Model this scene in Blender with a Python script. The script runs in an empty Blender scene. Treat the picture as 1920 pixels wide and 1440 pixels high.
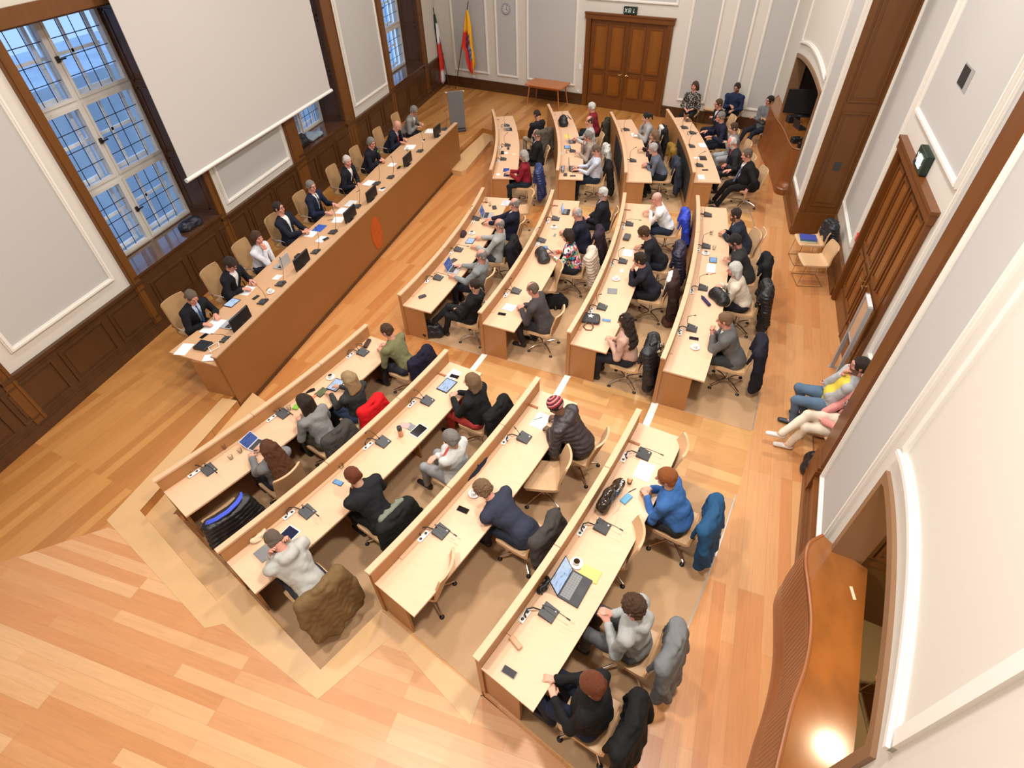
import bpy, math, random
import numpy as np
from mathutils import Vector, Matrix, Euler
random.seed(7)
PI = math.pi
sc = bpy.context.scene
COL = sc.collection

# ------------------------------------------------------------------ camera, world, lights, exposure
CAM_H = 6.9
ROT = np.array([[0.96648337, 0.15789777, -0.2024307], [0.25531983, -0.67366711, 0.69353039], [-0.02686401, -0.72197017, -0.69140249]])
FPX = 1029.485
cd = bpy.data.cameras.new('camera'); cam = bpy.data.objects.new('camera', cd); COL.objects.link(cam)
cd.sensor_width = 36.0; cd.sensor_fit = 'HORIZONTAL'; cd.lens = FPX / 1920 * 36; cd.clip_start = 0.1; cd.clip_end = 200
m = Matrix.Identity(4)
for i in range(3):
    m[i][0] = ROT[i, 0]; m[i][1] = -ROT[i, 1]; m[i][2] = -ROT[i, 2]
m[2][3] = CAM_H
cam.matrix_world = m
sc.camera = cam
w = bpy.data.worlds.new('dusk'); sc.world = w; w.use_nodes = True
w.node_tree.nodes['Background'].inputs[0].default_value = (0.34, 0.56, 1.0, 1)
w.node_tree.nodes['Background'].inputs[1].default_value = 1.7
sc.view_settings.view_transform = 'Standard'; sc.view_settings.look = 'None'
sc.view_settings.exposure = -0.36; sc.view_settings.gamma = 1.0
try: sc.view_settings.use_curve_mapping = False
except Exception: pass
sc.cycles.max_bounces = 6; sc.cycles.diffuse_bounces = 3; sc.cycles.glossy_bounces = 3; sc.cycles.transmission_bounces = 4
sc.cycles.transparent_max_bounces = 8; sc.cycles.caustics_reflective = False; sc.cycles.caustics_refractive = False
sc.cycles.use_denoising = True; sc.cycles.sample_clamp_indirect = 4.0
# the hall's ceiling lamps: (x, y, power)
LAMPS = [(-6.6, 4.2, 165), (-6.6, 10.0, 155), (-6.6, 16.0, 165), (-3.0, 1.2, 410), (-2.6, 6.6, 290), (-2.4, 12.4, 270), (-2.2, 17.8, 260),
         (0.9, 3.0, 400), (1.3, 9.0, 290), (1.2, 15.0, 250)]
LAMP_Z = 8.6
for lx, ly, lp in LAMPS:
    ld = bpy.data.lights.new('ceiling_lamp_light', 'AREA'); ld.shape = 'DISK'; ld.size = 0.62; ld.energy = lp; ld.color = (1.0, 0.955, 0.91)
    lo = bpy.data.objects.new('ceiling_lamp_light', ld); COL.objects.link(lo); lo.location = (lx, ly, LAMP_Z - 0.03)

# ------------------------------------------------------------------ small helpers
CX, CY = -23.0, 11.0                      # centre of the curved rows
RR = {1: 18.80, 2: 20.58, 3: 22.28, 4: 23.86}
LV = {1: 0.0, 2: 0.15, 3: 0.30, 4: 0.45}  # floor level behind each row of desks
DAIS = 0.30
def at(px, py, z):
    """the point at height z that stands at photo pixel px, py"""
    d = ROT @ np.array([px - 960, py - 720, FPX]); t = (z - CAM_H) / d[2]
    return Vector((d[0] * t, d[1] * t, z))
def atv(px, py, a, b):
    """the point of the vertical plane through plan points a, b that stands at photo pixel px, py"""
    d = ROT @ np.array([px - 960, py - 720, FPX]); n = (b[1] - a[1], a[0] - b[0])
    t = (a[0] * n[0] + a[1] * n[1]) / (d[0] * n[0] + d[1] * n[1])
    return Vector((d[0] * t, d[1] * t, d[2] * t + CAM_H))
def pol(r, deg, z=0.0):
    return Vector((CX + r * math.cos(math.radians(deg)), CY + r * math.sin(math.radians(deg)), z))
def topol(v):
    return math.hypot(v[0] - CX, v[1] - CY), math.degrees(math.atan2(v[1] - CY, v[0] - CX))

def tag(o, label=None, cat=None, group=None, kind=None):
    if label: o['label'] = label
    if cat: o['category'] = cat
    if group: o['group'] = group
    if kind: o['kind'] = kind
    return o
def empty(name, loc=(0, 0, 0), rz=0.0, label=None, cat=None, group=None):
    o = bpy.data.objects.new(name, None); COL.objects.link(o); o.location = loc; o.rotation_euler = (0, 0, rz)
    o.empty_display_size = 0.1
    return tag(o, label, cat, group)

MATS = {}
def nod(m): return m.node_tree.nodes, m.node_tree.links
def pm(name, col, rough=0.5, metal=0.0, bump=0.0, bscale=60.0, var=0.0, vscale=8.0, spec=0.5, stretch=None, emis=0.0, coat=0.0, sheen=0.0):
    """a principled material with optional procedural colour variation and bump"""
    if name in MATS: return MATS[name]
    m = bpy.data.materials.new(name); m.use_nodes = True; N, L = nod(m); b = N['Principled BSDF']
    b.inputs['Base Color'].default_value = (*col, 1); b.inputs['Roughness'].default_value = rough; b.inputs['Metallic'].default_value = metal
    b.inputs['Specular IOR Level'].default_value = spec
    if coat: b.inputs['Coat Weight'].default_value = coat; b.inputs['Coat Roughness'].default_value = 0.12
    if sheen: b.inputs['Sheen Weight'].default_value = sheen
    if emis: b.inputs['Emission Color'].default_value = (*col, 1); b.inputs['Emission Strength'].default_value = emis
    tc = N.new('ShaderNodeTexCoord'); mp = N.new('ShaderNodeMapping'); L.new(tc.outputs['Object'], mp.inputs[0])
    if stretch: mp.inputs['Scale'].default_value = stretch
    if var:
        n = N.new('ShaderNodeTexNoise'); n.inputs['Scale'].default_value = vscale; n.inputs['Detail'].default_value = 4; L.new(mp.outputs[0], n.inputs[0])
        r = N.new('ShaderNodeMix'); r.data_type = 'RGBA'
        r.inputs['A'].default_value = (*[max(0, c * (1 - var)) for c in col], 1); r.inputs['B'].default_value = (*[min(1, c * (1 + var)) for c in col], 1)
        L.new(n.outputs[0], r.inputs['Factor']); L.new(r.outputs['Result'], b.inputs['Base Color'])
    if bump:
        n2 = N.new('ShaderNodeTexNoise'); n2.inputs['Scale'].default_value = bscale; n2.inputs['Detail'].default_value = 3; L.new(mp.outputs[0], n2.inputs[0])
        bp = N.new('ShaderNodeBump'); bp.inputs['Strength'].default_value = bump; bp.inputs['Distance'].default_value = 0.02
        L.new(n2.outputs[0], bp.inputs['Height']); L.new(bp.outputs[0], b.inputs['Normal'])
    MATS[name] = m
    return m
def board_mat(name, c1, c2, c3, deg, bw=1.9, bh=0.145, rough=0.34, radial=False):
    """parquet boards running along the direction deg (plan), shades varying board by board"""
    m = bpy.data.materials.new(name); m.use_nodes = True; N, L = nod(m); b = N['Principled BSDF']; b.inputs['Roughness'].default_value = rough
    ge = N.new('ShaderNodeNewGeometry'); mp = N.new('ShaderNodeMapping'); mp.vector_type = 'POINT'; L.new(ge.outputs['Position'], mp.inputs[0])
    mp.inputs['Rotation'].default_value = (0, 0, -math.radians(deg))
    def brick(off, sq, s1, s2, scale_v):
        br = N.new('ShaderNodeTexBrick'); br.offset = off; br.offset_frequency = 3; br.squash = 1.0
        br.inputs['Color1'].default_value = (*s1, 1); br.inputs['Color2'].default_value = (*s2, 1)
        br.inputs['Mortar'].default_value = (*[v * 0.45 for v in s2], 1); br.inputs['Mortar Size'].default_value = 0.0009
        br.inputs['Mortar Smooth'].default_value = 0.2; br.inputs['Scale'].default_value = 1.0
        br.inputs['Brick Width'].default_value = bw; br.inputs['Row Height'].default_value = bh; L.new(mp.outputs[0], br.inputs[0])
        return br
    br = brick(0.37, 1, c1, c2, 1)
    br2 = brick(0.37, 1, (0, 0, 0), (1, 1, 1), 1); br2.inputs['Bias'].default_value = -0.35
    mx = N.new('ShaderNodeMix'); mx.data_type = 'RGBA'; L.new(br2.outputs[0], mx.inputs['Factor']); L.new(br.outputs[0], mx.inputs['A']); mx.inputs['B'].default_value = (*c3, 1)
    mp2 = N.new('ShaderNodeMapping'); mp2.inputs['Scale'].default_value = (1.6, 26, 1); L.new(mp.outputs[0], mp2.inputs[0])
    n = N.new('ShaderNodeTexNoise'); n.inputs['Scale'].default_value = 1.6; n.inputs['Detail'].default_value = 5; n.inputs['Distortion'].default_value = 0.6; L.new(mp2.outputs[0], n.inputs[0])
    mr = N.new('ShaderNodeMapRange'); mr.inputs['To Min'].default_value = 0.84; mr.inputs['To Max'].default_value = 1.14; L.new(n.outputs[0], mr.inputs[0])
    mu = N.new('ShaderNodeMix'); mu.data_type = 'RGBA'; mu.blend_type = 'MULTIPLY'; mu.inputs['Factor'].default_value = 1.0
    L.new(mx.outputs['Result'], mu.inputs['A']); L.new(mr.outputs[0], mu.inputs['B']); L.new(mu.outputs['Result'], b.inputs['Base Color'])
    MATS[name] = m
    return m

class MB:
    """collects simple solids into one mesh"""
    def __init__(s): s.v = []; s.f = []; s.mi = []; s.cur = 0
    def add(s, vs, fs):
        o = len(s.v); s.v += [tuple(v) for v in vs]; s.f += [tuple(i + o for i in f) for f in fs]; s.mi += [s.cur] * len(fs); return s
    def box(s, c, size, rz=0.0, M=None):
        x, y, z = [a / 2 for a in size]
        vs = [Vector((sx * x, sy * y, sz * z)) for sz in (-1, 1) for sy in (-1, 1) for sx in (-1, 1)]
        if M is None: M = Matrix.Translation(c) @ Matrix.Rotation(rz, 4, 'Z')
        return s.add([M @ v for v in vs], [(0, 2, 3, 1), (4, 5, 7, 6), (0, 1, 5, 4), (2, 6, 7, 3), (0, 4, 6, 2), (1, 3, 7, 5)])
    def rbox(s, c, size, rz=0.0, b=0.004, M=None):
        """box with chamfered upright and top edges"""
        x, y, z = [a / 2 for a in size]; b = min(b, x * .9, y * .9, z * .9)
        def ring(xx, yy, bb, zz): return [Vector(p + (zz,)) for p in ((-xx + bb, -yy), (xx - bb, -yy), (xx, -yy + bb), (xx, yy - bb), (xx - bb, yy), (-xx + bb, yy), (-xx, yy - bb), (-xx, -yy + bb))]
        rs = [ring(x - b, y - b, b * .6, -z), ring(x, y, b, -z + b), ring(x, y, b, z - b), ring(x - b, y - b, b * .6, z)]
        if M is None: M = Matrix.Translation(c) @ Matrix.Rotation(rz, 4, 'Z')
        vs = [M @ v for r in rs for v in r]; fs = [tuple(range(7, -1, -1)), tuple(range(24, 32))]
        for k in range(3):
            for i in range(8): j = (i + 1) % 8; fs.append((k * 8 + i, k * 8 + j, k * 8 + 8 + j, k * 8 + 8 + i))
        return s.add(vs, fs)
    def prism(s, pts, z0, z1):
        n = len(pts); vs = [(p[0], p[1], z0) for p in pts] + [(p[0], p[1], z1) for p in pts]
        a = sum(pts[i][0] * pts[(i + 1) % n][1] - pts[(i + 1) % n][0] * pts[i][1] for i in range(n))
        if a < 0: return s.prism(list(reversed(pts)), z0, z1)
        return s.add(vs, [tuple(range(n - 1, -1, -1)), tuple(range(n, 2 * n))] + [(i, (i + 1) % n, n + (i + 1) % n, n + i) for i in range(n)])
    def arc(s, r0, r1, t0, t1, z0, z1, n=None):
        n = n or max(2, int(abs(t1 - t0) / 0.7)); vs = []; fs = []
        for i in range(n + 1):
            t = t0 + (t1 - t0) * i / n
            for r, z in ((r0, z0), (r1, z0), (r1, z1), (r0, z1)): vs.append(pol(r, t, z))
        for i in range(n):
            for k in range(4): fs.append((i * 4 + k, i * 4 + 4 + k, i * 4 + 4 + (k + 1) % 4, i * 4 + (k + 1) % 4))
        fs.append((0, 1, 2, 3)); fs.append((n * 4 + 3, n * 4 + 2, n * 4 + 1, n * 4))
        return s.add(vs, [tuple(reversed(f)) for f in fs] if t1 < t0 else fs)
    def cyl(s, p0, p1, r, n=12, r1=None): return s.tube([p0, p1], r, n, r1)
    def tube(s, pts, r, n=8, r1=None, closed=False):
        pts = [Vector(p) for p in pts]; m = len(pts); r1 = r if r1 is None else r1; vs = []; fs = []; prev = None
        for i, p in enumerate(pts):
            a = pts[i - 1] if (i > 0 or closed) else p; b = pts[(i + 1) % m] if (i < m - 1 or closed) else p
            t = (b - a).normalized()
            if prev is None: u = t.orthogonal().normalized()
            else: u = (prev - t * prev.dot(t)); u = u.normalized() if u.length > 1e-6 else t.orthogonal().normalized()
            prev = u; w_ = t.cross(u); rr = r + (r1 - r) * i / max(1, m - 1)
            for k in range(n): a_ = 2 * PI * k / n; vs.append(p + (u * math.cos(a_) + w_ * math.sin(a_)) * rr)
        for i in range(m if closed else m - 1):
            for k in range(n): fs.append((i * n + k, i * n + (k + 1) % n, ((i + 1) % m) * n + (k + 1) % n, ((i + 1) % m) * n + k))
        if not closed: fs.append(tuple(range(n - 1, -1, -1))); fs.append(tuple((m - 1) * n + k for k in range(n)))
        return s.add(vs, fs)
    def lathe(s, prof, c=(0, 0, 0), n=20, M=None):
        """prof: (radius, z) from bottom to top"""
        vs = []; fs = []; M = M or Matrix.Translation(c); m = len(prof)
        for r, z in prof:
            for k in range(n): a = 2 * PI * k / n; vs.append(M @ Vector((r * math.cos(a), r * math.sin(a), z)))
        for i in range(m - 1):
            for k in range(n): fs.append((i * n + k, i * n + (k + 1) % n, (i + 1) * n + (k + 1) % n, (i + 1) * n + k))
        if prof[0][0] > 1e-4: fs.append(tuple(range(n - 1, -1, -1)))
        if prof[-1][0] > 1e-4: fs.append(tuple((m - 1) * n + k for k in range(n)))
        return s.add(vs, fs)
    def sheet(s, rows, th=0.0):
        """grid of points (rows of equal length) given thickness th along its normals"""
        R_ = [[Vector(p) for p in r] for r in rows]; nr, nc = len(R_), len(R_[0])
        def nrm(i, j):
            a = R_[min(i + 1, nr - 1)][j] - R_[max(i - 1, 0)][j]; b = R_[i][min(j + 1, nc - 1)] - R_[i][max(j - 1, 0)]
            n_ = a.cross(b); return n_.normalized() if n_.length > 1e-9 else Vector((0, 0, 1))
        top = [R_[i][j] + nrm(i, j) * th / 2 for i in range(nr) for j in range(nc)]; bot = [R_[i][j] - nrm(i, j) * th / 2 for i in range(nr) for j in range(nc)]
        o = nr * nc; fs = []
        for i in range(nr - 1):
            for j in range(nc - 1):
                a, b, c, d = i * nc + j, i * nc + j + 1, (i + 1) * nc + j + 1, (i + 1) * nc + j
                fs.append((d, c, b, a)); fs.append((a + o, b + o, c + o, d + o))
        edge = [j for j in range(nc)] + [i * nc + nc - 1 for i in range(1, nr)] + [(nr - 1) * nc + j for j in range(nc - 2, -1, -1)] + [i * nc for i in range(nr - 2, 0, -1)]
        for k in range(len(edge)): a, b = edge[k], edge[(k + 1) % len(edge)]; fs.append((a, b, b + o, a + o))
        return s.add(top + bot, fs)
    def mesh(s, name, mats, smooth=False):
        me = bpy.data.meshes.new(name); me.from_pydata(s.v, [], s.f); me.update()
        for m_ in (mats if isinstance(mats, (list, tuple)) else [mats]): me.materials.append(m_)
        me.polygons.foreach_set('material_index', s.mi)
        if smooth:
            me.polygons.foreach_set('use_smooth', [True] * len(me.polygons))
            try: me.set_sharp_from_angle(angle=math.radians(40))
            except Exception: pass
        return me
    def build(s, name, mats, parent=None, smooth=False, kind=None, label=None, cat=None, group=None, loc=None):
        o = bpy.data.objects.new(name, s.mesh(name, mats, smooth)); COL.objects.link(o)
        if parent: o.parent = parent
        if loc is not None: o.location = loc
        return tag(o, label, cat, group, kind)

# ------------------------------------------------------------------ materials
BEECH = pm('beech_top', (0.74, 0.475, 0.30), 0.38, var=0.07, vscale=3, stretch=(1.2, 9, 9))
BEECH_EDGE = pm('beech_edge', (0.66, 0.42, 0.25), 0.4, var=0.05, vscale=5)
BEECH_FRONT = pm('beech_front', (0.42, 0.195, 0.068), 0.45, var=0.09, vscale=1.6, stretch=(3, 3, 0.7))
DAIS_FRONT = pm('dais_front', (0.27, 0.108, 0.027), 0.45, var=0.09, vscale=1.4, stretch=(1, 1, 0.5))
OAK = pm('dark_oak', (0.075, 0.030, 0.010), 0.35, var=0.3, vscale=2.2, stretch=(4, 4, 0.5), bump=0.06, bscale=30)
OAK_LIT = pm('oak_lit_tone', (0.150, 0.056, 0.012), 0.35, var=0.25, vscale=2.2, stretch=(4, 4, 0.5))  # the dark oak as lit parts look, the brightness put into its colour
OAK_DOOR = pm('oak_door', (0.235, 0.077, 0.011), 0.33, var=0.25, vscale=1.8, stretch=(3, 3, 0.4), bump=0.03, bscale=25)
OAK_DOORF = pm('oak_door_frame', (0.155, 0.050, 0.009), 0.35, var=0.2, vscale=1.8, stretch=(3, 3, 0.4))
BOOTH = pm('booth_wood', (0.25, 0.085, 0.018), 0.22, var=0.4, vscale=2.5, stretch=(2, 1, 1), coat=0.5)
BOOTH_SIDE = pm('booth_side', (0.25, 0.082, 0.021), 0.3, var=0.2, vscale=3)
WHITE = pm('wall_cream', (0.66, 0.62, 0.55), 0.7, bump=0.02, bscale=90)
PANEL = pm('wall_panel_grey', (0.50, 0.485, 0.465), 0.75, var=0.015, vscale=40, bump=0.02, bscale=120)
MOULD = pm('moulding_white', (0.80, 0.765, 0.70), 0.6)
CARPET = pm('carpet_tan', (0.50, 0.31, 0.165), 0.9, var=0.05, vscale=30, bump=0.1, bscale=300)
STEEL = pm('chrome', (0.75, 0.74, 0.72), 0.16, metal=1.0)
BRASS = pm('chair_rod', (0.50, 0.42, 0.30), 0.25, metal=1.0)
BLACK = pm('black_plastic', (0.014, 0.014, 0.015), 0.4)
MICM = pm('mic_grey', (0.055, 0.057, 0.06), 0.5)
DKGREY = pm('dark_grey', (0.045, 0.046, 0.05), 0.5)
LEATHER = pm('tan_leather', (0.62, 0.395, 0.215), 0.42, var=0.03, vscale=20, bump=0.04, bscale=150)
LEATHER_D = pm('dais_leather', (0.45, 0.27, 0.125), 0.45, bump=0.04, bscale=150)
PAPER = pm('paper', (0.88, 0.88, 0.88), 0.8)
CHINA = pm('china', (0.86, 0.85, 0.82), 0.15)
COFFEE = pm('coffee', (0.03, 0.012, 0.005), 0.1)
ALU = pm('aluminium', (0.55, 0.55, 0.55), 0.35, metal=0.8)
SCREENM = pm('projector_screen', (0.56, 0.53, 0.50), 0.85)
def glass_mat(name, tint=(1, 1, 1), refl=0.10):
    m = bpy.data.materials.new(name); m.use_nodes = True; N, L = nod(m); N.remove(N['Principled BSDF'])
    t = N.new('ShaderNodeBsdfTransparent'); t.inputs[0].default_value = (*tint, 1); g = N.new('ShaderNodeBsdfGlossy'); g.inputs['Roughness'].default_value = 0.03
    fr = N.new('ShaderNodeLayerWeight'); fr.inputs[0].default_value = refl; mx = N.new('ShaderNodeMixShader')
    L.new(fr.outputs['Fresnel'], mx.inputs[0]); L.new(t.outputs[0], mx.inputs[1]); L.new(g.outputs[0], mx.inputs[2]); L.new(mx.outputs[0], N['Material Output'].inputs[0])
    MATS[name] = m; return m
GLASS = glass_mat('window_glass', refl=0.02); CUPGLASS = glass_mat('drinking_glass', (0.90, 0.92, 0.92), 0.10)
# ceiling lamps themselves
LAMPGLOW = pm('lamp_glow', (1.0, 0.93, 0.83), 0.5, emis=6.0)
LAMPW = ['the near end of the committee desk', 'the orange seal on the committee desk', 'the lectern end of the committee desk', 'the near parquet floor', 'the nearest block of desks', 'the front rows of the middle block', 'the front rows of the far block', 'the young man in the grey hoodie', 'the right-hand double door aisle', 'the last row of the far block']
for (lx, ly, lp), lw in zip(LAMPS, LAMPW):
    t = empty('ceiling_lamp', (lx, ly, LAMP_Z), 0, 'round white ceiling lamp above ' + lw, 'lamp', 'ceiling lamps')
    MB().lathe([(0.33, 0.0), (0.36, 0.02), (0.36, 0.06), (0.1, 0.12), (0.02, 0.14), (0.02, 0.40)]).build('lamp_shade', MOULD, t, True)
# ------------------------------------------------------------------ the room shell
ZC = 9.0                                   # ceiling height
class Wall:
    """a vertical plane: plan point a, towards b; d is measured into the room (left of a->b if side=1)"""
    def __init__(s, a, b, side=1):
        s.a = Vector((a[0], a[1], 0)); e = Vector((b[0] - a[0], b[1] - a[1], 0)); s.len = e.length; s.u = e.normalized()
        s.n = Vector((-s.u.y, s.u.x, 0)) * side
    def pt(s, u, z, d=0.0): return s.a + s.u * u + s.n * d + Vector((0, 0, z))
    def box(s, mb, u0, u1, z0, z1, d0, d1):
        vs = [s.pt(u, z, d) for z in (z0, z1) for d in (d0, d1) for u in (u0, u1)]
        mb.add(vs, [(0, 2, 3, 1), (4, 5, 7, 6), (0, 1, 5, 4), (2, 6, 7, 3), (0, 4, 6, 2), (1, 3, 7, 5)]); return mb
    def frame(s, mb, u0, u1, z0, z1, wd, d0, d1):
        s.box(mb, u0, u1, z0, z0 + wd, d0, d1); s.box(mb, u0, u1, z1 - wd, z1, d0, d1)
        s.box(mb, u0, u0 + wd, z0 + wd, z1 - wd, d0, d1); s.box(mb, u1 - wd, u1, z0 + wd, z1 - wd, d0, d1); return mb
NTR = [0]
def struct(name, mb, mat, parent=None, smooth=False):
    return mb.build(name, mat, parent, smooth, kind=None if parent else 'structure')
def white_panel(W, u0, u1, z0, z1):
    """a raised white moulding round a greyer wall panel"""
    NTR[0] += 1; m = MB(); W.frame(m, u0, u1, z0, z1, 0.075, 0.0, 0.03); W.frame(m, u0 + 0.018, u1 - 0.018, z0 + 0.018, z1 - 0.018, 0.032, 0.03, 0.05)
    t = struct('trim_%d' % NTR[0], m, MOULD); struct('wall_panel', W.box(MB(), u0 + 0.07, u1 - 0.07, z0 + 0.07, z1 - 0.07, 0, 0.01), PANEL, t)
def wood_panel(mb, W, u0, u1, z0, z1, d=0.0, wd=0.035):
    W.frame(mb, u0, u1, z0, z1, wd, d, d + 0.022); W.box(mb, u0 + wd + .05, u1 - wd - .05, z0 + wd + .05, z1 - wd - .05, d, d + 0.012)

# --- left wall with its window bays
WL = Wall((-9.15, 0), (-9.15, 1), -1)      # u = y, d -> +x
OPEN = [(1.3, 3.75), (6.65, 9.10), (12.62, 15.0), (18.45, 21.2)]
SILL, HEAD = 1.50, 5.38
m = MB(); cuts = [-4.0] + [v for o in OPEN for v in o] + [23.2]
for i in range(0, len(cuts), 2): WL.box(m, cuts[i], cuts[i + 1], 0, ZC, -0.9, 0)
for a, b in OPEN: WL.box(m, a, b, 0, SILL - .05, -0.9, 0); WL.box(m, a, b, HEAD, ZC, -0.9, 0)
struct('wall_left', m, WHITE)
# wainscot (dark oak), cap rail and plinth, with sunk panels
m = MB(); WL.box(m, -4, 23.0, DAIS, 1.34, 0, 0.035)
for a, b in OPEN: WL.box(m, a - .1, b + .1, 1.34, SILL - .05, 0, 0.03)
if 1:
     WL.box(m, -4, 23.0, DAIS, DAIS + 0.16, 0.035, 0.075); WL.box(m, -4, 23.0, DAIS + .16, DAIS + 0.2, 0.035, 0.055)
for a, b in zip(cuts[::2], cuts[1::2]): WL.box(m, a, b, 1.34, 1.40, 0, 0.075)
yy = -3.8
while yy < 22.6: wood_panel(m, WL, yy, yy + 0.92, 0.60, 1.24, 0.035); yy += 1.06
struct('trim_wainscot', m, OAK)
# casings and linings round the window bays
CAS = [(0.2, 0.2), (0.19, 0.19), (0.5, 0.55), (0.33, 0.35)]
for (a, b), (c0, c1) in zip(OPEN, CAS):
    NTR[0] += 1; m = MB(); WL.box(m, a - c0, a, DAIS + .2, HEAD + .22, 0, 0.05); WL.box(m, b, b + c1, DAIS + .2, HEAD + .22, 0, 0.05); WL.box(m, a, b, HEAD, HEAD + .22, 0, 0.05)
    for q in (a - c0 + .03, b + c1 - .06): WL.box(m, q, q + .03, DAIS + .2, HEAD + .22, 0.05, 0.066)
    t = struct('trim_%d' % NTR[0], m, OAK_LIT)
    m = MB(); WL.box(m, a, a + .03, SILL, HEAD, -.7, 0.0); WL.box(m, b - .03, b, SILL, HEAD, -.7, 0.0); WL.box(m, a, b, HEAD - .03, HEAD, -.7, 0.0)
    for z0, z1 in ((SILL + .12, SILL + 1.2), (SILL + 1.3, SILL + 2.5), (SILL + 2.6, HEAD - .15)):   # mouldings on the deep jamb
        for yb, sg in ((b - .03, -1), (a + .03, 1)):
            for (x0, x1, za, zb) in ((-9.72, -9.25, z0, z0 + .03), (-9.72, -9.25, z1 - .03, z1), (-9.72, -9.69, z0, z1), (-9.28, -9.25, z0, z1)):
                m.box(((x0 + x1) / 2, yb + sg * .008, (za + zb) / 2), (x1 - x0, .018, zb - za))
    struct('jamb', m, OAK, t)
    m = MB(); WL.box(m, a - c0 * .5, b + c1 * .4, SILL - .05, SILL, -.72, 0.06)
    struct('sill_board', m, pm('sill_gloss', (0.085, 0.034, 0.013), 0.16, var=.3, vscale=3, coat=0.6), t)
FRAMEM = pm('window_frame_paint', (0.60, 0.57, 0.52), 0.5); LEAD = pm('window_lead', (0.02, 0.03, 0.06), 0.5)
OUTF = pm('outer_frame_paint', (0.75, 0.78, 0.82), 0.6)
ROWS = [(1.50, 2.78), (2.78, 4.09), (4.09, 5.36)]
for wn, (a, b) in enumerate(OPEN):
    a2, b2 = a + .03, b - .03; mid = (a2 + b2) / 2; m = MB()
    for z0, z1 in ROWS:
        for y0, y1 in ((a2, mid), (mid, b2)):
            WL.frame(m, y0, y1, z0, z1, 0.085, -.74, -.68); WL.frame(m, y0 + .035, y1 - .035, z0 + .035, z1 - .035, 0.05, -.68, -.66)
    t = struct('window_%d' % (wn + 1), m, FRAMEM)
    mg, ml, mo, mh = MB(), MB(), MB(), MB()
    for z0, z1 in ROWS:
        for k, (y0, y1) in enumerate(((a2, mid), (mid, b2))):
            WL.box(mg, y0 + .08, y1 - .08, z0 + .08, z1 - .08, -.715, -.711)
            for i in range(1, 4): yq = y0 + .085 + (y1 - y0 - .17) * i / 4; WL.box(ml, yq - .006, yq + .006, z0 + .085, z1 - .085, -.708, -.70)
            for i in range(1, 4): zq = z0 + .085 + (z1 - z0 - .17) * i / 4; WL.box(ml, y0 + .085, y1 - .085, zq - .006, zq + .006, -.708, -.70)
            WL.frame(mo, y0 + .04, y1 - .04, z0 + .02, z1 - .02, 0.07, -.99, -.94); yc = (y0 + y1) / 2; WL.box(mo, yc - .025, yc + .025, z0, z1, -.99, -.95)
            WL.box(mo, y0, y1, (z0 + z1) / 2 - .025, (z0 + z1) / 2 + .025, -.99, -.95)
        WL.box(mh, mid - .02, mid + .035, (z0 + z1) / 2 - .04, (z0 + z1) / 2 + .05, -.66, -.635); WL.box(mh, mid + .01, mid + .13, (z0 + z1) / 2 - .012, (z0 + z1) / 2 + .012, -.635, -.61)
    struct('pane', mg, GLASS, t); struct('lead_lattice', ml, LEAD, t); struct('outer_frame', mo, OUTF, t); struct('window_handle', mh, BLACK, t)
# what the windows look out on: a pale house front across the yard with its own roof edge
m = MB(); m.box((-17.5, 10, 0.5), (4, 44, 5.0)); struct('exterior_house_front', m, pm('outside_plaster', (0.62, 0.70, 0.80), 0.8, var=.35, vscale=0.9))
m = MB(); m.box((-14, 10, -3.0), (9, 44, 0.1)); struct('exterior_ground', m, pm('outside_ground', (0.3, 0.34, 0.38), 0.9, var=.5, vscale=0.7))
# white panels of the left wall
for u0, u1 in ((4.16, 6.24), (-1.5, 0.9), (9.45, 12.02), (15.72, 18.04)): white_panel(WL, u0, u1, 1.66 if u0 != 9.45 else 1.56, 6.6)

# --- back wall
WB = Wall((-9.15, 23.18), (3.5, 19.72), -1); BU = 0.0
def bu(x, y): return (Vector((x, y, 0)) - WB.a).dot(WB.u)
UB0 = bu(-8.67, 23.05)
D0, D1, DT = UB0 + 5.66, UB0 + 8.63, 3.16
m = MB(); WB.box(m, -.6, D0, 0, ZC, -.3, 0); WB.box(m, D1, WB.len + 1, 0, ZC, -.3, 0); WB.box(m, D0, D1, DT, ZC, -.3, 0); struct('wall_back', m, WHITE)
m = MB()
for q0, q1 in ((0, D0 - .0), (D1, WB.len + .4)):
    WB.box(m, q0, q1, DAIS, DAIS + .32, 0, .035); WB.box(m, q0, q1, DAIS, DAIS + .13, .035, .07); WB.box(m, q0, q1, DAIS + .32, DAIS + .36, 0, .05)
struct('baseboard_back', m, OAK)
for u0, u1 in ((.10, 1.69), (2.05, 2.99), (3.36, 5.34), (9.1, 10.05), (10.42, 11.0), (11.3, 12.1)):
    white_panel(WB, UB0 + u0, UB0 + u1, .88, 6.2)
white_panel(WB, D0 - .05, D1 + .05, 3.50, 6.2)
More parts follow.
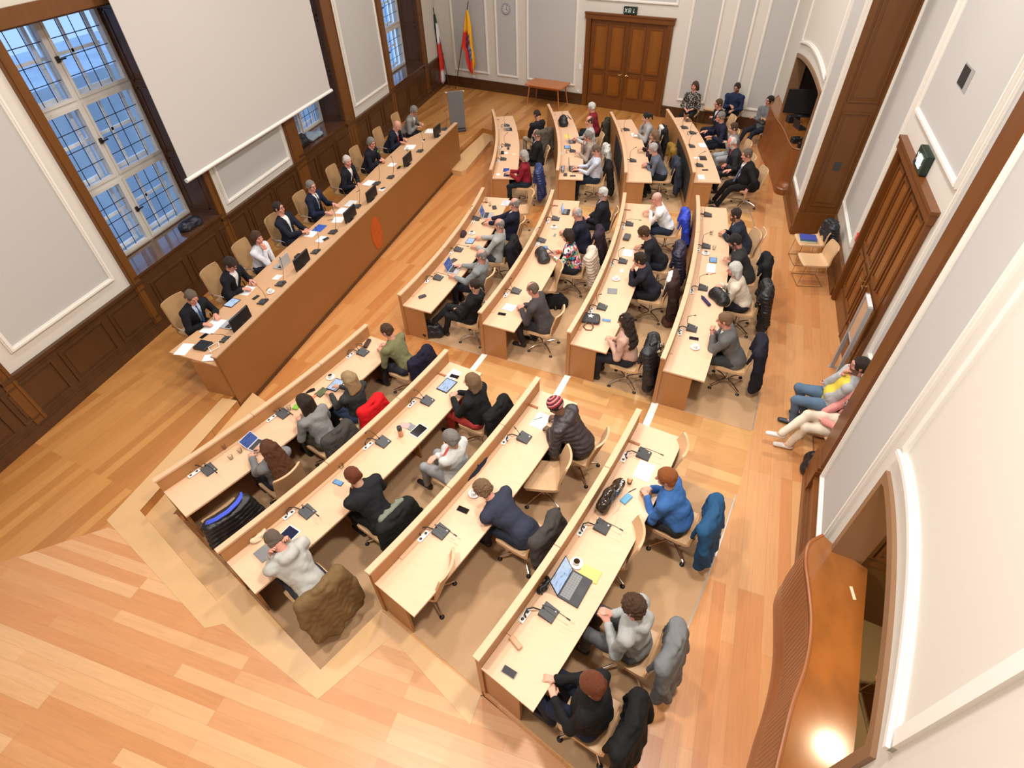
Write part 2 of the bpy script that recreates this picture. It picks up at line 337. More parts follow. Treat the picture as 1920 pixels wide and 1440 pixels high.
def double_door(W, u0, u1, z0, z1, name, rows, casing=0.17):
    m = MB(); W.box(m, u0, u0 + casing, z0, z1, -.12, .07); W.box(m, u1 - casing, u1, z0, z1, -.12, .07); W.box(m, u0 - .03, u1 + .03, z1 - casing, z1, -.12, .085)
    W.box(m, u0 - .05, u1 + .05, z1 - .03, z1 + .02, -.02, .11); W.box(m, u0 + casing * .6, u0 + casing * .75, z0, z1 - casing, .07, .085); W.box(m, u1 - casing * .75, u1 - casing * .6, z0, z1 - casing, .07, .085)
    W.box(m, u0 + .02, u1 - .02, z0, z1 - .02, -.16, -.12)
    t = struct(name, m, OAK_DOORF); a, b = u0 + casing + .01, u1 - casing - .01; mid = (a + b) / 2
    for k, (l0, l1) in enumerate(((a, mid - .004), (mid + .004, b))):
        m = MB(); W.box(m, l0, l1, z0 + .01, z1 - casing - .01, -.09, -.01); W.box(m, l0, l1, z0 + .01, z0 + .30, -.01, .012)
        W.box(m, l1 - .03 if k == 0 else l0, l1 if k == 0 else l0 + .03, z0, z1 - casing - .01, -.01, .02)
        leaf = struct('door_leaf', m, OAK_DOORF, t); m = MB(); n = MB(); c = (l0 + l1) / 2
        for q0, q1 in ((l0 + .11, c - .05), (c + .05, l1 - .11)):
            for r0, r1 in rows:
                W.box(n, q0, q1, z0 + r0, z0 + r1, -.01, -.004)
                W.frame(m, q0, q1, z0 + r0, z0 + r1, .045, -.01, .018); W.box(n, q0 + .1, q1 - .1, z0 + r0 + .1, z0 + r1 - .1, -.01, .008)
        struct('door_moulding', m, OAK_DOORF, leaf); struct('door_panel', n, OAK_DOOR, leaf)
    m = MB(); hz = z0 + 1.08
    for hu in (mid - .09, mid + .06):
        W.box(m, hu, hu + .03, hz - .12, hz + .12, -.01, .0); p = W.pt(hu + .015, hz + .05, .0); q = W.pt(hu + .015, hz + .05, .065)
        m.cyl(p, q, .009); sg = -1 if hu < mid else 1; m.cyl(q, W.pt(hu + .015 + sg * .11, hz + .05, .065), .010)
    struct('door_handle', m, pm('brass', (0.75, 0.55, 0.25), 0.25, metal=1.0), t); return t
double_door(WB, D0, D1, DAIS, DT, 'door_1', ((.42, 1.12), (1.22, 2.56)))
# --- right side: two projecting wall parts with booths in arched recesses, and the bay with the second door between them
WR1 = Wall((2.41, 3.77), (2.72, 5.60)); WR1B = Wall((1.84, 1.34), (2.41, 3.77)); WR1C = Wall((0.60, -3.2), (1.84, 1.34))   # near part, bending inwards
WR2 = Wall((3.18, 12.88), (3.20, 14.76)); WR2B = Wall((3.20, 14.76), (3.05, 18.2)); WR2C = Wall((3.05, 18.2), (2.98, 20.0))   # far part
WBAY = Wall((3.335, 5.72), (3.95, 13.2))
def arch_pts(u0, u1, zs, zt, n=14):
    c = (u0 + u1) / 2; h = (u1 - u0) / 2; out = []
    for i in range(n + 1): t = -1 + 2 * i / n; out.append((c + h * t, zs + (zt - zs) * (1 - t * t)))
    return out
def arched_wall(W, name, u0, u1, ua, ub, zs, zt, thick=0.22, z0=0.0):
    m = MB(); W.box(m, u0, ua, z0, ZC, -thick, 0); W.box(m, ub, u1, z0, ZC, -thick, 0)
    A = arch_pts(ua, ub, zs, zt)
    for (a, za), (b, zb) in zip(A, A[1:]):
        vs = [W.pt(a, za, -thick), W.pt(b, zb, -thick), W.pt(b, ZC, -thick), W.pt(a, ZC, -thick), W.pt(a, za, 0), W.pt(b, zb, 0), W.pt(b, ZC, 0), W.pt(a, ZC, 0)]
        m.add(vs, [(0, 1, 5, 4), (4, 5, 6, 7), (3, 2, 1, 0), (7, 6, 2, 3)])
    t = struct(name, m, WHITE)
    # dark reveal frame following the arch
    NTR[0] += 1; m = MB(); ins = .09
    P0 = [(ua, z0 + .45)] + A + [(ub, z0 + .45)]; c = (ua + ub) / 2
    P1 = [(ua + ins, z0 + .45)] + [(min(max(p[0], ua + ins), ub - ins), p[1] - ins) for p in A] + [(ub - ins, z0 + .45)]
    for k in range(len(P0) - 1):
        vs = []
        for d in (-.26, .035):
            for (q, z) in (P0[k], P0[k + 1], P1[k + 1], P1[k]): vs.append(W.pt(q, z, d))
        m.add(vs, [(3, 2, 1, 0), (4, 5, 6, 7), (0, 1, 5, 4), (1, 2, 6, 5), (2, 3, 7, 6), (3, 0, 4, 7)])
    struct('trim_%d' % NTR[0], m, pm('arch_frame', (0.22, 0.115, 0.055), 0.4))
    # white hood mould above the arch
    NTR[0] += 1; m = MB(); A2 = arch_pts(ua - .02, ub + .02, zs + .20, zt + .26)
    for (a, za), (b, zb) in zip(A2, A2[1:]):
        for (o0, o1, d1) in ((0, .095, .03), (.025, .065, .055)):
            vs = [W.pt(a, za + o0, 0), W.pt(b, zb + o0, 0), W.pt(b, zb + o1, 0), W.pt(a, za + o1, 0), W.pt(a, za + o0, d1), W.pt(b, zb + o0, d1), W.pt(b, zb + o1, d1), W.pt(a, za + o1, d1)]
            m.add(vs, [(3, 2, 1, 0), (4, 5, 6, 7), (0, 1, 5, 4), (1, 2, 6, 5), (2, 3, 7, 6), (3, 0, 4, 7)])
    for q in (ua - .02, ub - .075): W.box(m, q, q + .095, zs + .24, 8.0, 0, .03)
    W.box(m, ua + .075, ub - .09, 8.0, 8.09, 0, .03)
    struct('trim_%d' % NTR[0], m, MOULD)
    return t
arched_wall(WR1B, 'wall_right', -.03, WR1B.len + .03, 0.02, WR1B.len - .02, 2.84, 3.04)
arched_wall(WR2B, 'wall_far_right', -.03, WR2B.len + .03, 0.02, WR2B.len - .02, 2.92, 3.06)
m = MB(); WR1.box(m, 0, WR1.len, 0, ZC, -.22, 0); WR1C.box(m, -.3, WR1C.len, 0, ZC, -.22, 0); struct('wall_right_flanks', m, WHITE)
m = MB(); WR2.box(m, 0, WR2.len, 0, ZC, -.22, 0); WR2C.box(m, 0, WR2C.len + .1, 0, ZC, -.22, 0); struct('wall_far_right_flanks', m, WHITE)
m = MB(); WBAY.box(m, -.3, 1.98, 0, ZC, -.25, 0); WBAY.box(m, 4.68, WBAY.len + .1, 0, ZC, -.25, 0); WBAY.box(m, 1.98, 4.68, 3.5, ZC, -.25, 0); struct('wall_bay', m, WHITE)
double_door(WBAY, 1.98, 4.68, .45, 3.5, 'door_2', ((.42, 1.22), (1.34, 2.76)))
white_panel(WBAY, 5.0, 6.95, 1.35, 7.2); white_panel(WBAY, .35, 1.72, 1.35, 7.2); white_panel(WBAY, 1.85, 4.8, 3.86, 7.2)
white_panel(WR1, .22, 1.38, 1.02, 7.6); white_panel(WR2, .5, 1.70, 1.02, 7.6); white_panel(WR1C, .5, 4.3, 1.02, 7.6)
m = MB(); WBAY.box(m, 4.68, WBAY.len, .45, .95, 0, .05); WBAY.box(m, 4.68, WBAY.len, .45, .62, .05, .1); WBAY.box(m, 4.68, WBAY.len, .95, 1.0, 0, .07)
WBAY.box(m, 0, 1.98, .45, .95, 0, .05); WBAY.box(m, 0, 1.98, .45, .62, .05, .1); WBAY.box(m, 0, 1.98, .95, 1.0, 0, .07); struct('baseboard_bay', m, OAK_LIT)
m = MB()
for W, ranges in ((WR1, ((.05, 1.85),)), (WR1C, ((0, 4.6),)), (WR2, ((0, 1.86),))):
    for q0, q1 in ranges: W.box(m, q0, q1, .45, .85, 0, .05); W.box(m, q0, q1, .45, .60, .05, .10); W.box(m, q0, q1, .60, .64, .05, .075); W.box(m, q0, q1, .85, .90, 0, .07)
struct('baseboard_right', m, OAK_DOORF)
# oak corner pilasters and the panelled returns
m = MB(); WR1.box(m, 1.50, 1.87, .45, ZC, 0, .05); WR1.box(m, 1.46, 1.89, .45, 1.0, 0, .09); WR1.box(m, 1.48, 1.88, 1.0, 1.06, 0, .075); m.box((3.05, 5.57, 4.5), (.66, .06, 9)); struct('trim_pilaster_near', m, OAK_DOORF)
m = MB(); WRET = Wall((3.15, 12.85), (3.96, 12.85), -1); WRET.box(m, 0, .82, .45, ZC, -.05, .0); struct('trim_pilaster_far', m, pm('oak_return', (0.15, 0.055, 0.012), 0.35, var=.22, vscale=2, stretch=(3, 3, .4)))
m = MB(); WRET.box(m, -.04, .08, .45, ZC, 0, .03); WRET.box(m, .72, .82, .45, ZC, 0, .03); WRET.box(m, -.06, .84, .45, .98, 0, .06)
for z0, z1 in ((1.15, 3.1), (3.28, 5.2), (5.38, 7.4)): wood_panel(m, WRET, .13, .67, z0, z1, 0.0)
struct('trim_pilaster_panels', m, OAK_LIT)
m = MB(); WRET.box(m, .33, .47, 1.95, 2.12, .0, .02); tag(m.build('vent_grille', DKGREY), 'small dark square vent in the brown panelled pilaster', 'vent')
# recesses behind the arches, lined with wood
def recess(W, ua, ub, nm, depth=1.55, zt=3.05, front=-.22):
    # walls are drawn from the opening to the back; a is nearer the camera
    m = MB(); W.box(m, ua - .08, ua - .02, .4, zt, front - depth, front); W.box(m, ub + .02, ub + .08, .4, zt, front - depth, front)
    W.box(m, ua - .08, ub + .08, .4, zt, front - depth - .06, front - depth); W.box(m, ua - .08, ub + .08, zt, zt + .06, front - depth, front)
    return m
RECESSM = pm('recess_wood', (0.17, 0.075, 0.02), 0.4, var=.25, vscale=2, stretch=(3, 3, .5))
m = recess(WR1B, 0.04, WR1B.len - .04, 'near', zt=3.1); struct('wall_recess_near', m, RECESSM)
m = MB(); WE = Wall(WR1B.pt(WR1B.len - .03, 0, -.22)[:2], WR1B.pt(WR1B.len - .03, 0, -1.77)[:2], -1)
wood_panel(m, WE, .12, .66, 1.62, 2.62, 0.0); wood_panel(m, WE, .8, 1.42, .8, 2.62, 0.0); WE.box(m, 0, 1.55, 1.5, 1.56, 0, .03); struct('trim_recess_panel', m, OAK_LIT)
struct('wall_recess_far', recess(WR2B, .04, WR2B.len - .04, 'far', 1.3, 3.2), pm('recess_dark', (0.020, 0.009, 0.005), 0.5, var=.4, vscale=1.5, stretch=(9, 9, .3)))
t = empty('recess_lamp', (2.67, 2.29, 3.09), 0, 'small round lamp in the ceiling of the near recess above the booth', 'lamp')
MB().lathe([(.14, -.02), (.15, 0), (.15, .008)], n=20).build('lamp_ring', ALU, t, True); MB().lathe([(.0, -.015), (.125, -.015), (.125, -.012)], n=20).build('lamp_lens', pm('recess_lamp_glow', (1.0, .80, .50), .5, emis=14.0), t)
ld = bpy.data.lights.new('recess_lamp_light', 'AREA'); ld.shape = 'DISK'; ld.size = .24; ld.energy = 30; ld.color = (1.0, .78, .50); lo = bpy.data.objects.new('recess_lamp_light', ld); COL.objects.link(lo); lo.location = (2.67, 2.29, 3.06)
# --- remaining enclosure: wall behind the photographer and the ceiling
m = MB(); m.box((-3.9, -3.15, ZC / 2), (11.6, .3, ZC)); struct('wall_front', m, WHITE)
m = MB(); m.box((-2.9, 10, ZC + .1), (14.5, 28, .2)); struct('ceiling', m, WHITE)
# ------------------------------------------------------------------ floors
FL_A = board_mat('parquet_dais', (0.56, 0.265, 0.078), (0.46, 0.19, 0.046), (0.38, 0.142, 0.030), 80)
FL_B = board_mat('parquet_near', (0.68, 0.40, 0.20), (0.62, 0.30, 0.125), (0.53, 0.225, 0.080), -3)
FL_F = board_mat('parquet_front', (0.58, 0.275, 0.092), (0.52, 0.205, 0.055), (0.45, 0.16, 0.042), 82)
FL_C = board_mat('parquet_right', (0.62, 0.32, 0.135), (0.57, 0.245, 0.085), (0.50, 0.19, 0.058), 84)
FL_X = board_mat('parquet_aisle', (0.66, 0.38, 0.15), (0.60, 0.31, 0.11), (0.48, 0.20, 0.06), -11, bw=1.5, bh=.17)
EDGE = pm('floor_edging', (0.64, 0.40, 0.19), 0.35, var=.05, vscale=2)
def P2(v): return (v[0], v[1])
m = MB(); m.box((-3.0, 10, -.1), (13.5, 28, .2)); struct('floor', m, FL_F)
near_plat = [(-9.15, -3.0), (-9.15, 5.14), (-6.42, 5.14), (-6.45, 2.87)] + [P2(pol(20.55, -26.0)), P2(pol(20.56, -25.12)), P2(pol(21.4, -25.1)), P2(pol(22.24, -25.05)), P2(pol(22.26, -24)), P2(pol(22.26, -22.76)), P2(pol(23.0, -22.74)), P2(pol(23.84, -22.72)), P2(pol(26.8, -22.6)), (1.4, -3.0)]
ds = (-6.55, 2.64); dl = (-7.75, 1.70); edge0 = (-9.15, .60)
plA = [(-9.15, 5.14), (-6.42, 5.14), (-6.45, 2.87), ds, edge0]
plB = [edge0, ds, (-6.45, 2.87)] + near_plat[4:] + [(-9.15, -3.0)]
struct('floor_dais_near', MB().prism(plA, 0.0, DAIS), FL_A)
struct('floor_near', MB().prism(plB, 0.0, DAIS), FL_B)
struct('floor_dais', MB().prism([(-9.15, 5.14), (-6.55, 5.14), (-6.24, 16.1), (-6.36, 16.3), (-6.12, 18.55), P2(pol(18.8, 23.15)), P2(pol(20.5, 22.4)), P2(pol(22.2, 21.9)), P2(pol(22.2, 18.0)), P2(pol(23.84, 17.3)), P2(pol(27.2, 17.3)), (4.0, 20.2), (-9.15, 23.4)], 0.0, DAIS), FL_A)
# light border boards along the platform edge (flush, a few mm proud)
m = MB()
def strip(pts, wd, z, side=1, th=.003):
    for a, b in zip(pts, pts[1:]):
        a = Vector(a + (0,)) if len(a) == 2 else Vector(a); b = Vector(b + (0,)) if len(b) == 2 else Vector(b)
        e = (b - a).normalized(); n = Vector((-e.y, e.x, 0)) * side * wd; q = e * 0
        m.prism([P2(a), P2(b), P2(b + n + e * wd * .0), P2(a + n)], z - .01, z + th)
E1 = [(-6.42, 5.14), (-6.45, 2.87), P2(pol(20.55, -26.0)), P2(pol(20.56, -25.12)), P2(pol(22.24, -25.05)), P2(pol(22.26, -22.76)), P2(pol(23.84, -22.72))]
O1 = [(-6.72, 5.14), (-6.80, 2.62), (-4.45, 1.66), (-4.26, 1.76), (-2.73, 1.30), (-2.22, 2.12), (-1.03, 1.48)]
for k in range(len(E1) - 1): m.prism([E1[k], E1[k + 1], O1[k + 1], O1[k]], DAIS - .01, DAIS + .004)
struct('trim_floor_border', m, EDGE)
# steps: lower step beside the dais and beside the first row, and the far one by the lectern
struct('floor_step_near', MB().prism([(-6.42, 5.5), (-6.05, 5.35), (-6.08, 3.0), P2(pol(18.75, -25.2)), P2(pol(20.57, -25.1)), P2(pol(20.56, -26.05)), (-6.45, 2.86)], 0.0, .15), EDGE)
struct('floor_step_far', MB().prism([(-6.2, 15.42), (-5.82, 15.35), (-5.72, 15.5), (-5.66, 17.9), P2(pol(18.8, 21.6)), P2(pol(18.8, 23.2)), (-6.1, 18.6), (-6.3, 16.2)], 0.0, .15), EDGE)
NR = {1: RR[1]}
struct('floor_row_two', MB().arc(RR[2] + .0, RR[3], -25.1, 22.4, 0.0, .15, 70), FL_X)
struct('floor_row_three', MB().arc(RR[3] + .0, RR[4], -22.75, 18.0, 0.0, .30, 60), FL_X)
m = MB(); m.arc(RR[4] + .0, 25.42, -22.7, 17.3, 0.0, .45, 60); struct('floor_row_four', m, FL_X)
m = MB(); m.arc(25.42, 30.0, -24.5, 17.3, 0.0, .449, 60); struct('floor_right_aisle', m, FL_C)
# tan floor covering behind each desk
BL = {'L': {1: (-25.07, -12.85), 2: (-25.07, -13.15), 3: (-22.70, -13.35), 4: (-22.70, -13.6)},
      'M': {1: (-9.72, 4.95), 2: (-9.97, 4.2), 3: (-10.2, 3.5), 4: (-10.72, 2.9)},
      'T': {1: (8.38, 23.0), 2: (7.53, 21.9), 3: (6.53, 17.8), 4: (5.98, 16.7)}}
nf = 0
for bk in 'LMT':
    for r in (1, 2, 3, 4):
        t0, t1 = BL[bk][r]; r1 = RR[r + 1] - .005 if r < 4 else 25.40
        nf += 1; struct('floor_covering_%d' % nf, MB().arc(RR[r] + .04, r1, t0 + .03, t1 - .2 if bk != 'T' else t1 - .6, LV[r] - .02, LV[r] + .004), CARPET)
m = MB()
for a, b in ((-22.7, -13.6), (-10.6, 16.6)): m.arc(25.40, 25.415, a, b, .44, .456)
struct('trim_floor_strip', m, ALU)
# pale step edges in the cross aisles
NOSE = pm('step_edge_white', (0.92, 0.90, 0.86), 0.4)
for r in (2, 3, 4):
    for a, b in ((-13.1, -10.2 + (.25 if r == 2 else 0)), (BL['M'][r][1] + .05, BL['T'][r][0] - .05)):
        m = MB(); m.arc(RR[r] - .008, RR[r] + .10, a - (0.3 if r > 2 else 0), b, LV[r] - .03, LV[r] + .006); struct('trim_step_edge_%d' % (NTR[0] + 1), m, NOSE); NTR[0] += 1
# ------------------------------------------------------------------ desks
ROWN = {1: 'front', 2: 'second', 3: 'third', 4: 'last'}
BLN = {'L': 'nearest block', 'M': 'middle block', 'T': 'block by the back wall'}
GRILLE = pm('speaker_cloth', (0.012, 0.012, 0.012), 0.9)
SOCK = pm('socket_white', (0.82, 0.82, 0.80), 0.35)
TT = .74                                   # worktop height above its floor
DESKS = {}; FLAP = pm('flap_brown', (.36, .13, .045), .5)
def council_desk(bk, r):
    z = LV[r]; zf = LV[r] - (0.15 if r > 1 else 0); R0 = RR[r]; t0, t1 = BL[bk][r]
    t = empty('council_desk', pol(R0 + .35, (t0 + t1) / 2, z), 0, 'curved beech council desk, %s row of the %s' % (ROWN[r], BLN[bk]), 'desk', 'curved council desks')
    def B(mb, nm, mt): o = mb.build(nm, mt, t); o.matrix_parent_inverse = Matrix.Translation(-Vector(t.location)); return o
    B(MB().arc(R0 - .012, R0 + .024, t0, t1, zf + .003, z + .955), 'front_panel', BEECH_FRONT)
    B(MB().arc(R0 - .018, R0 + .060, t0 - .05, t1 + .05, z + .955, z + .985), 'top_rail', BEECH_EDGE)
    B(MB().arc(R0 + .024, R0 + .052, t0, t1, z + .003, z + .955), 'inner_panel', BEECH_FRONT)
    B(MB().arc(R0 + .054, R0 + .68, t0, t1, z + TT - .028, z + TT), 'worktop', BEECH)
    B(MB().arc(R0 + .054, R0 + .105, t0 + 1.0, t1 - 1.0, z + TT, z + TT + .012), 'cable_ledge', BEECH_EDGE)
    dt = math.degrees(.03 / R0)
    for q in (t0 + .05, t1 - .05 - dt): B(MB().arc(R0 + .054, R0 + .50, q, q + dt, z + .003, z + TT - .028, 2), 'end_panel', BEECH_FRONT)
    for k in (1, 2): q = t0 + (t1 - t0) * k / 3; B(MB().arc(R0 + .06, R0 + .42, q, q + dt, z + .005, z + TT - .028, 2), 'support_panel', BEECH_FRONT)
    if (bk, r) == ('T', 4): B(MB().arc(R0 - .022, R0 - .012, 6.6, 12.4, z + .08, z + .80), 'speaker_panel', GRILLE)
    if (bk, r) == ('T', 3): B(MB().arc(R0 - .022, R0 - .012, 10.2, 14.4, z + .08, z + .80), 'speaker_panel', GRILLE)
    B(MB().arc(R0 + .054, R0 + .20, t1 - .95, t1 - .86, z + TT + .0005, z + TT + .014, 2), 'cable_flap', FLAP)
    for k in (1, 2): q = t0 + (t1 - t0) * (k / 3 + .04); B(MB().arc(R0 - .0185, R0 + .0605, q, q + .02, z + .95, z + .9855, 2), 'rail_joint', OAK_LIT)
    DESKS[(bk, r)] = (t, B); return t
for bk in 'LMT':
    for r in (1, 2, 3, 4): council_desk(bk, r)
def socket_at(bk, r, th):
    t, B = DESKS[(bk, r)]; z = LV[r] + TT + .012; c = pol(RR[r] + .10, th, z); a = math.radians(th)
    B(MB().rbox(c + Vector((0, 0, .003)), (.062, .17, .008), a, .003), 'socket_plate', SOCK)
    m = MB()
    for k in (-.045, .045): p = pol(RR[r] + .10, th + math.degrees(k / RR[r]), z + .006); m.lathe([(.018, 0), (.018, .002), (.012, .003)], p, 10)
    B(m, 'socket_hole', DKGREY)
# --- the long desk on the dais
DW = Wall((-6.455, 5.19), (-6.13, 16.22), 1)   # front face, d>0 away from the hall (towards -x)
t = empty('dais_desk', (-6.8, 10.7, DAIS), 0, 'long straight committee desk with a high brown front facing the rows', 'desk')
def DB(mb, nm, mt, label=None): o = mb.build(nm, mt, t); o.matrix_parent_inverse = Matrix.Translation(-Vector(t.location)); return tag(o, label)
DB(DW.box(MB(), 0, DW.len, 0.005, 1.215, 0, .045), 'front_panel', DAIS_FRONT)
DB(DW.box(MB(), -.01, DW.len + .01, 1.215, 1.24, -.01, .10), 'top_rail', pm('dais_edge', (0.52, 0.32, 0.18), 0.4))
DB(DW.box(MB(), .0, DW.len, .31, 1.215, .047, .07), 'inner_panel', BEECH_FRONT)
DB(DW.box(MB(), .1, DW.len - .1, 0.004, .06, -.03, -.001), 'plinth', OAK)
edge = [(-7.56, 5.31), (-7.47, 6.0), (-7.47, 7.6), (-7.48, 8.7), (-7.42, 9.9), (-7.38, 11.2), (-7.36, 12.3), (-7.40, 13.1), (-7.38, 14.1), (-7.36, 15.3), (-7.05, 16.2)]
DB(MB().prism([P2(DW.pt(.0, 0, .07)), P2(DW.pt(DW.len - .0, 0, .07))] + [e for e in reversed(edge)], 1.005, 1.035), 'worktop', pm('dais_top', (0.62, 0.37, 0.20), .35, var=.06, vscale=3))
DB(DW.box(MB(), .02, .06, DAIS + .004, 1.005, .07, .62), 'end_panel', BEECH_FRONT); DB(DW.box(MB(), DW.len - .06, DW.len - .02, DAIS + .004, 1.005, .07, .55), 'end_panel', BEECH_FRONT)
for u in (2.3, 4.5, 6.7, 8.9): DB(DW.box(MB(), u, u + .03, DAIS + .004, 1.005, .07, .5), 'support_panel', BEECH_FRONT)
# the orange seal on the front: an oval relief
m = MB(); c = atv(706, 437, DW.a, DW.pt(5, 0)); cu = (c - DW.a).dot(DW.u); cz = c.z
SEAL = pm('orange_seal', (0.46, 0.085, 0.008), 0.5, var=.5, vscale=11)
def ellipse(mb, a0, b0, d0, d1, n=28, du=0, dz=0):
    vs = [DW.pt(cu + du + a0 * math.cos(2 * PI * i / n), cz + dz + b0 * math.sin(2 * PI * i / n), d) for d in (d0, d1) for i in range(n)]
    mb.add(vs, [tuple(range(n)), tuple(range(2 * n - 1, n - 1, -1))] + [(i, (i + 1) % n, n + (i + 1) % n, n + i) for i in range(n)])
ellipse(m, .235, .40, -.010, 0); ellipse(m, .20, .35, -.013, -.010); seal = DB(m, 'seal', SEAL, 'orange oval seal in low relief')
m = MB(); ellipse(m, .12, .17, -.026, -.013, 12, 0, -.10); ellipse(m, .08, .06, -.024, -.013, 5, 0, .18)
for k in (-1, 0, 1): ellipse(m, .028, .07, -.03, -.016, 8, k * .085, .13)
for k in (-1, 1): ellipse(m, .03, .16, -.024, -.016, 10, k * .165, 0)
o = m.build('seal_relief', pm('orange_seal_dark', (0.52, 0.115, 0.012), 0.5, var=.5, vscale=20), seal); o.matrix_parent_inverse = Matrix.Translation(-Vector(t.location))

# ------------------------------------------------------------------ chairs: prototypes are (name, mesh, material-less) trees copied without bpy.ops
def proto(parts): return parts
def place(parts, name, loc, rz, label, cat, group=None):
    root = empty(name, loc, rz, label, cat, group)
    for nm, me, kids in parts:
        o = bpy.data.objects.new(nm, me); COL.objects.link(o); o.parent = root
        for kn, km in kids:
            k = bpy.data.objects.new(kn, km); COL.objects.link(k); k.parent = o
    return root
def back_curve(v, top, tilt):
    """side profile of the shell: v 0 = front lip of the seat, 1 = top of the back; returns y, z"""
    pts = [(.25, .445), (.22, .462), (.10, .458), (-.06, .452), (-.17, .458), (-.225, .50), (-.25, .58), (-.262 - tilt * .35, .72), (-.27 - tilt * .75, .72 + (top - .72) * .7), (-.268 - tilt, top)]
    x = v * (len(pts) - 1); i = min(int(x), len(pts) - 2); f = x - i
    return pts[i][0] * (1 - f) + pts[i + 1][0] * f, pts[i][1] * (1 - f) + pts[i + 1][1] * f
def shell(v0, v1, top, tilt, wseat, wback, th, n=14, nu=9):
    rows = []
    for i in range(n + 1):
        v = v0 + (v1 - v0) * i / n; y, z = back_curve(v, top, tilt); k = min(1, max(0, (v - .5) / .4)); w_ = (wseat * (1 - k) + wback * k) / 2
        if v > .96: w_ *= 1 - (v - .96) * 2.2
        if v < .06: w_ *= 1 - (.06 - v) * 1.5
        row = []
        for j in range(nu):
            u = -1 + 2 * j / (nu - 1); cu = u * u; row.append((w_ * u, y + (.055 * cu if v > .5 else 0) * min(1, (v - .5) * 4 if v > .5 else 0), z + (.012 * cu if v <= .5 else 0)))
        rows.append(row)
    m = MB(); m.sheet(rows, th); return m
def chair_proto(top=.93, tilt=.085, mat=LEATHER, arms=False, wb=.46):
    P = [('seat', shell(0, .5, top, tilt, .50, wb, .045).mesh('seat', mat, True), []), ('backrest', shell(.48, 1, top, tilt, .50, wb, .03).mesh('backrest', mat, True), [])]
    P.append(('pedestal', MB().lathe([(.05, .40), (.028, .39), (.028, .13), (.045, .12), (.045, .09)], (0, 0, 0), 14).box((0, 0, .425), (.26, .22, .02)).mesh('pedestal', STEEL, True), []))
    for k in range(4):
        a = PI / 4 + k * PI / 2; c, s_ = math.cos(a), math.sin(a); e = Vector((c * .31, s_ * .31, .075))
        m = MB(); m.tube([(c * .03, s_ * .03, .125), (c * .16, s_ * .16, .118), e], .016, 8, .011); m.cyl(e, e - Vector((0, 0, .045)), .007, 8)
        g = MB().lathe([(.030, .002), (.032, .012), (.022, .026), (.010, .034)], (e.x, e.y, 0), 12)
        P.append(('foot', m.mesh('foot', STEEL, True), [('glide', g.mesh('glide', BLACK, True))]))
    if arms:
        for sx in (-1, 1):
            m = MB(); m.tube([(sx * .25, .10, .44), (sx * .285, .13, .56), (sx * .29, .11, .655), (sx * .29, -.02, .67), (sx * .285, -.19, .665), (sx * .235, -.262, .66)], .012, 8)
            P.append(('armrest', m.mesh('armrest', STEEL, True), []))
    return P
CH = chair_proto(); CH_D = chair_proto(1.08, .07, LEATHER_D, True, .48)
# a guest chair with a tan shell on two thin rod runners
def guest_proto():
    P = [('seat', shell(0, .5, .84, .06, .49, .46, .035).mesh('seat', LEATHER, True), []), ('backrest', shell(.48, 1, .84, .06, .49, .44, .026).mesh('backrest', LEATHER, True), [])]
    for sx in (-1, 1):
        m = MB(); m.tube([(sx * .22, .20, .445), (sx * .235, .24, .01), (sx * .235, -.24, .01), (sx * .22, -.20, .445)], .0065, 6)
        P.append(('leg_frame', m.mesh('leg_frame', BRASS, True), []))
    P.append(('crossbar', MB().cyl((-.235, .238, .012), (.235, .238, .012), .0065, 6).cyl((-.235, -.238, .012), (.235, -.238, .012), .0065, 6).mesh('crossbar', BRASS, True), []))
    return P
CH_G = guest_proto()
def fz(ang): return ang - PI / 2            # heading angle (rad) -> object rotation so that local +y faces it
def chair(loc, ang, label, kind=None, group='swivel chairs in the curved rows'):
    if kind == 'dais': return place(CH_D, 'armchair', loc, fz(ang), label, 'chair', 'swivel armchairs behind the committee desk')
    if kind == 'guest': return place(CH_G, 'guest_chair', loc, fz(ang), label, 'chair', 'guest chairs along the walls')
    return place(CH, 'swivel_chair', loc, fz(ang), label, 'chair', group)

# ------------------------------------------------------------------ furniture and things of the room
def thing(name, loc, rz, label, cat, group=None): return empty(name, loc, rz, label, cat, group)
# projection screen
t = thing('projection_screen', (-8.9, 11.36, 2.54), 0, 'large white projection screen hanging in front of the windows', 'screen')
m = MB(); m.box((0, 0, 2.9), (.012, 5.72, 5.8)); m.build('screen_cloth', SCREENM, t)
m = MB(); m.tube([(0, -2.92, 0), (0, 2.92, 0)], .042, 14); m.build('bottom_bar', pm('screen_bar', (.80, .78, .74), .5), t, True)
m = MB(); m.box((0, 0, 5.75), (.16, 6.0, .16)); m.build('screen_case', MOULD, t)
for yv in (-2.8, 2.8): MB().tube([(0, yv, 5.8), (0, yv, ZC - 2.54)], .01, 6).build('hanging_rod', STEEL, t)
# lectern
lc = at(857, 247, DAIS); t = thing('lectern', (lc.x - .05, lc.y + .2, DAIS), math.radians(-152), 'grey metal lectern with a slanted wooden top beside the committee desk', 'lectern')
ME = pm('lectern_grey', (0.17, 0.175, 0.185), .45, metal=.2)
MB().rbox((0, .10, .04), (.52, .34, .06), 0, .01).build('base', DKGREY, t)
MB().rbox((0, .20, .68), (.50, .03, 1.14), 0, .006).rbox((0, .17, .68), (.44, .03, 1.1), 0, .004).build('front_panel', ME, t)
MB().tube([(0, .02, .05), (0, .02, 1.10)], .045, 12).build('column', ME, t)
M_ = Matrix.Translation((0, -.06, 1.16)) @ Matrix.Rotation(math.radians(14), 4, 'X')
MB().rbox(None, (.62, .46, .03), 0, .006, M_).build('reading_top', BEECH, t)
MB().rbox((0, .0, .82), (.40, .26, .02), 0, .004).build('shelf', ME, t)
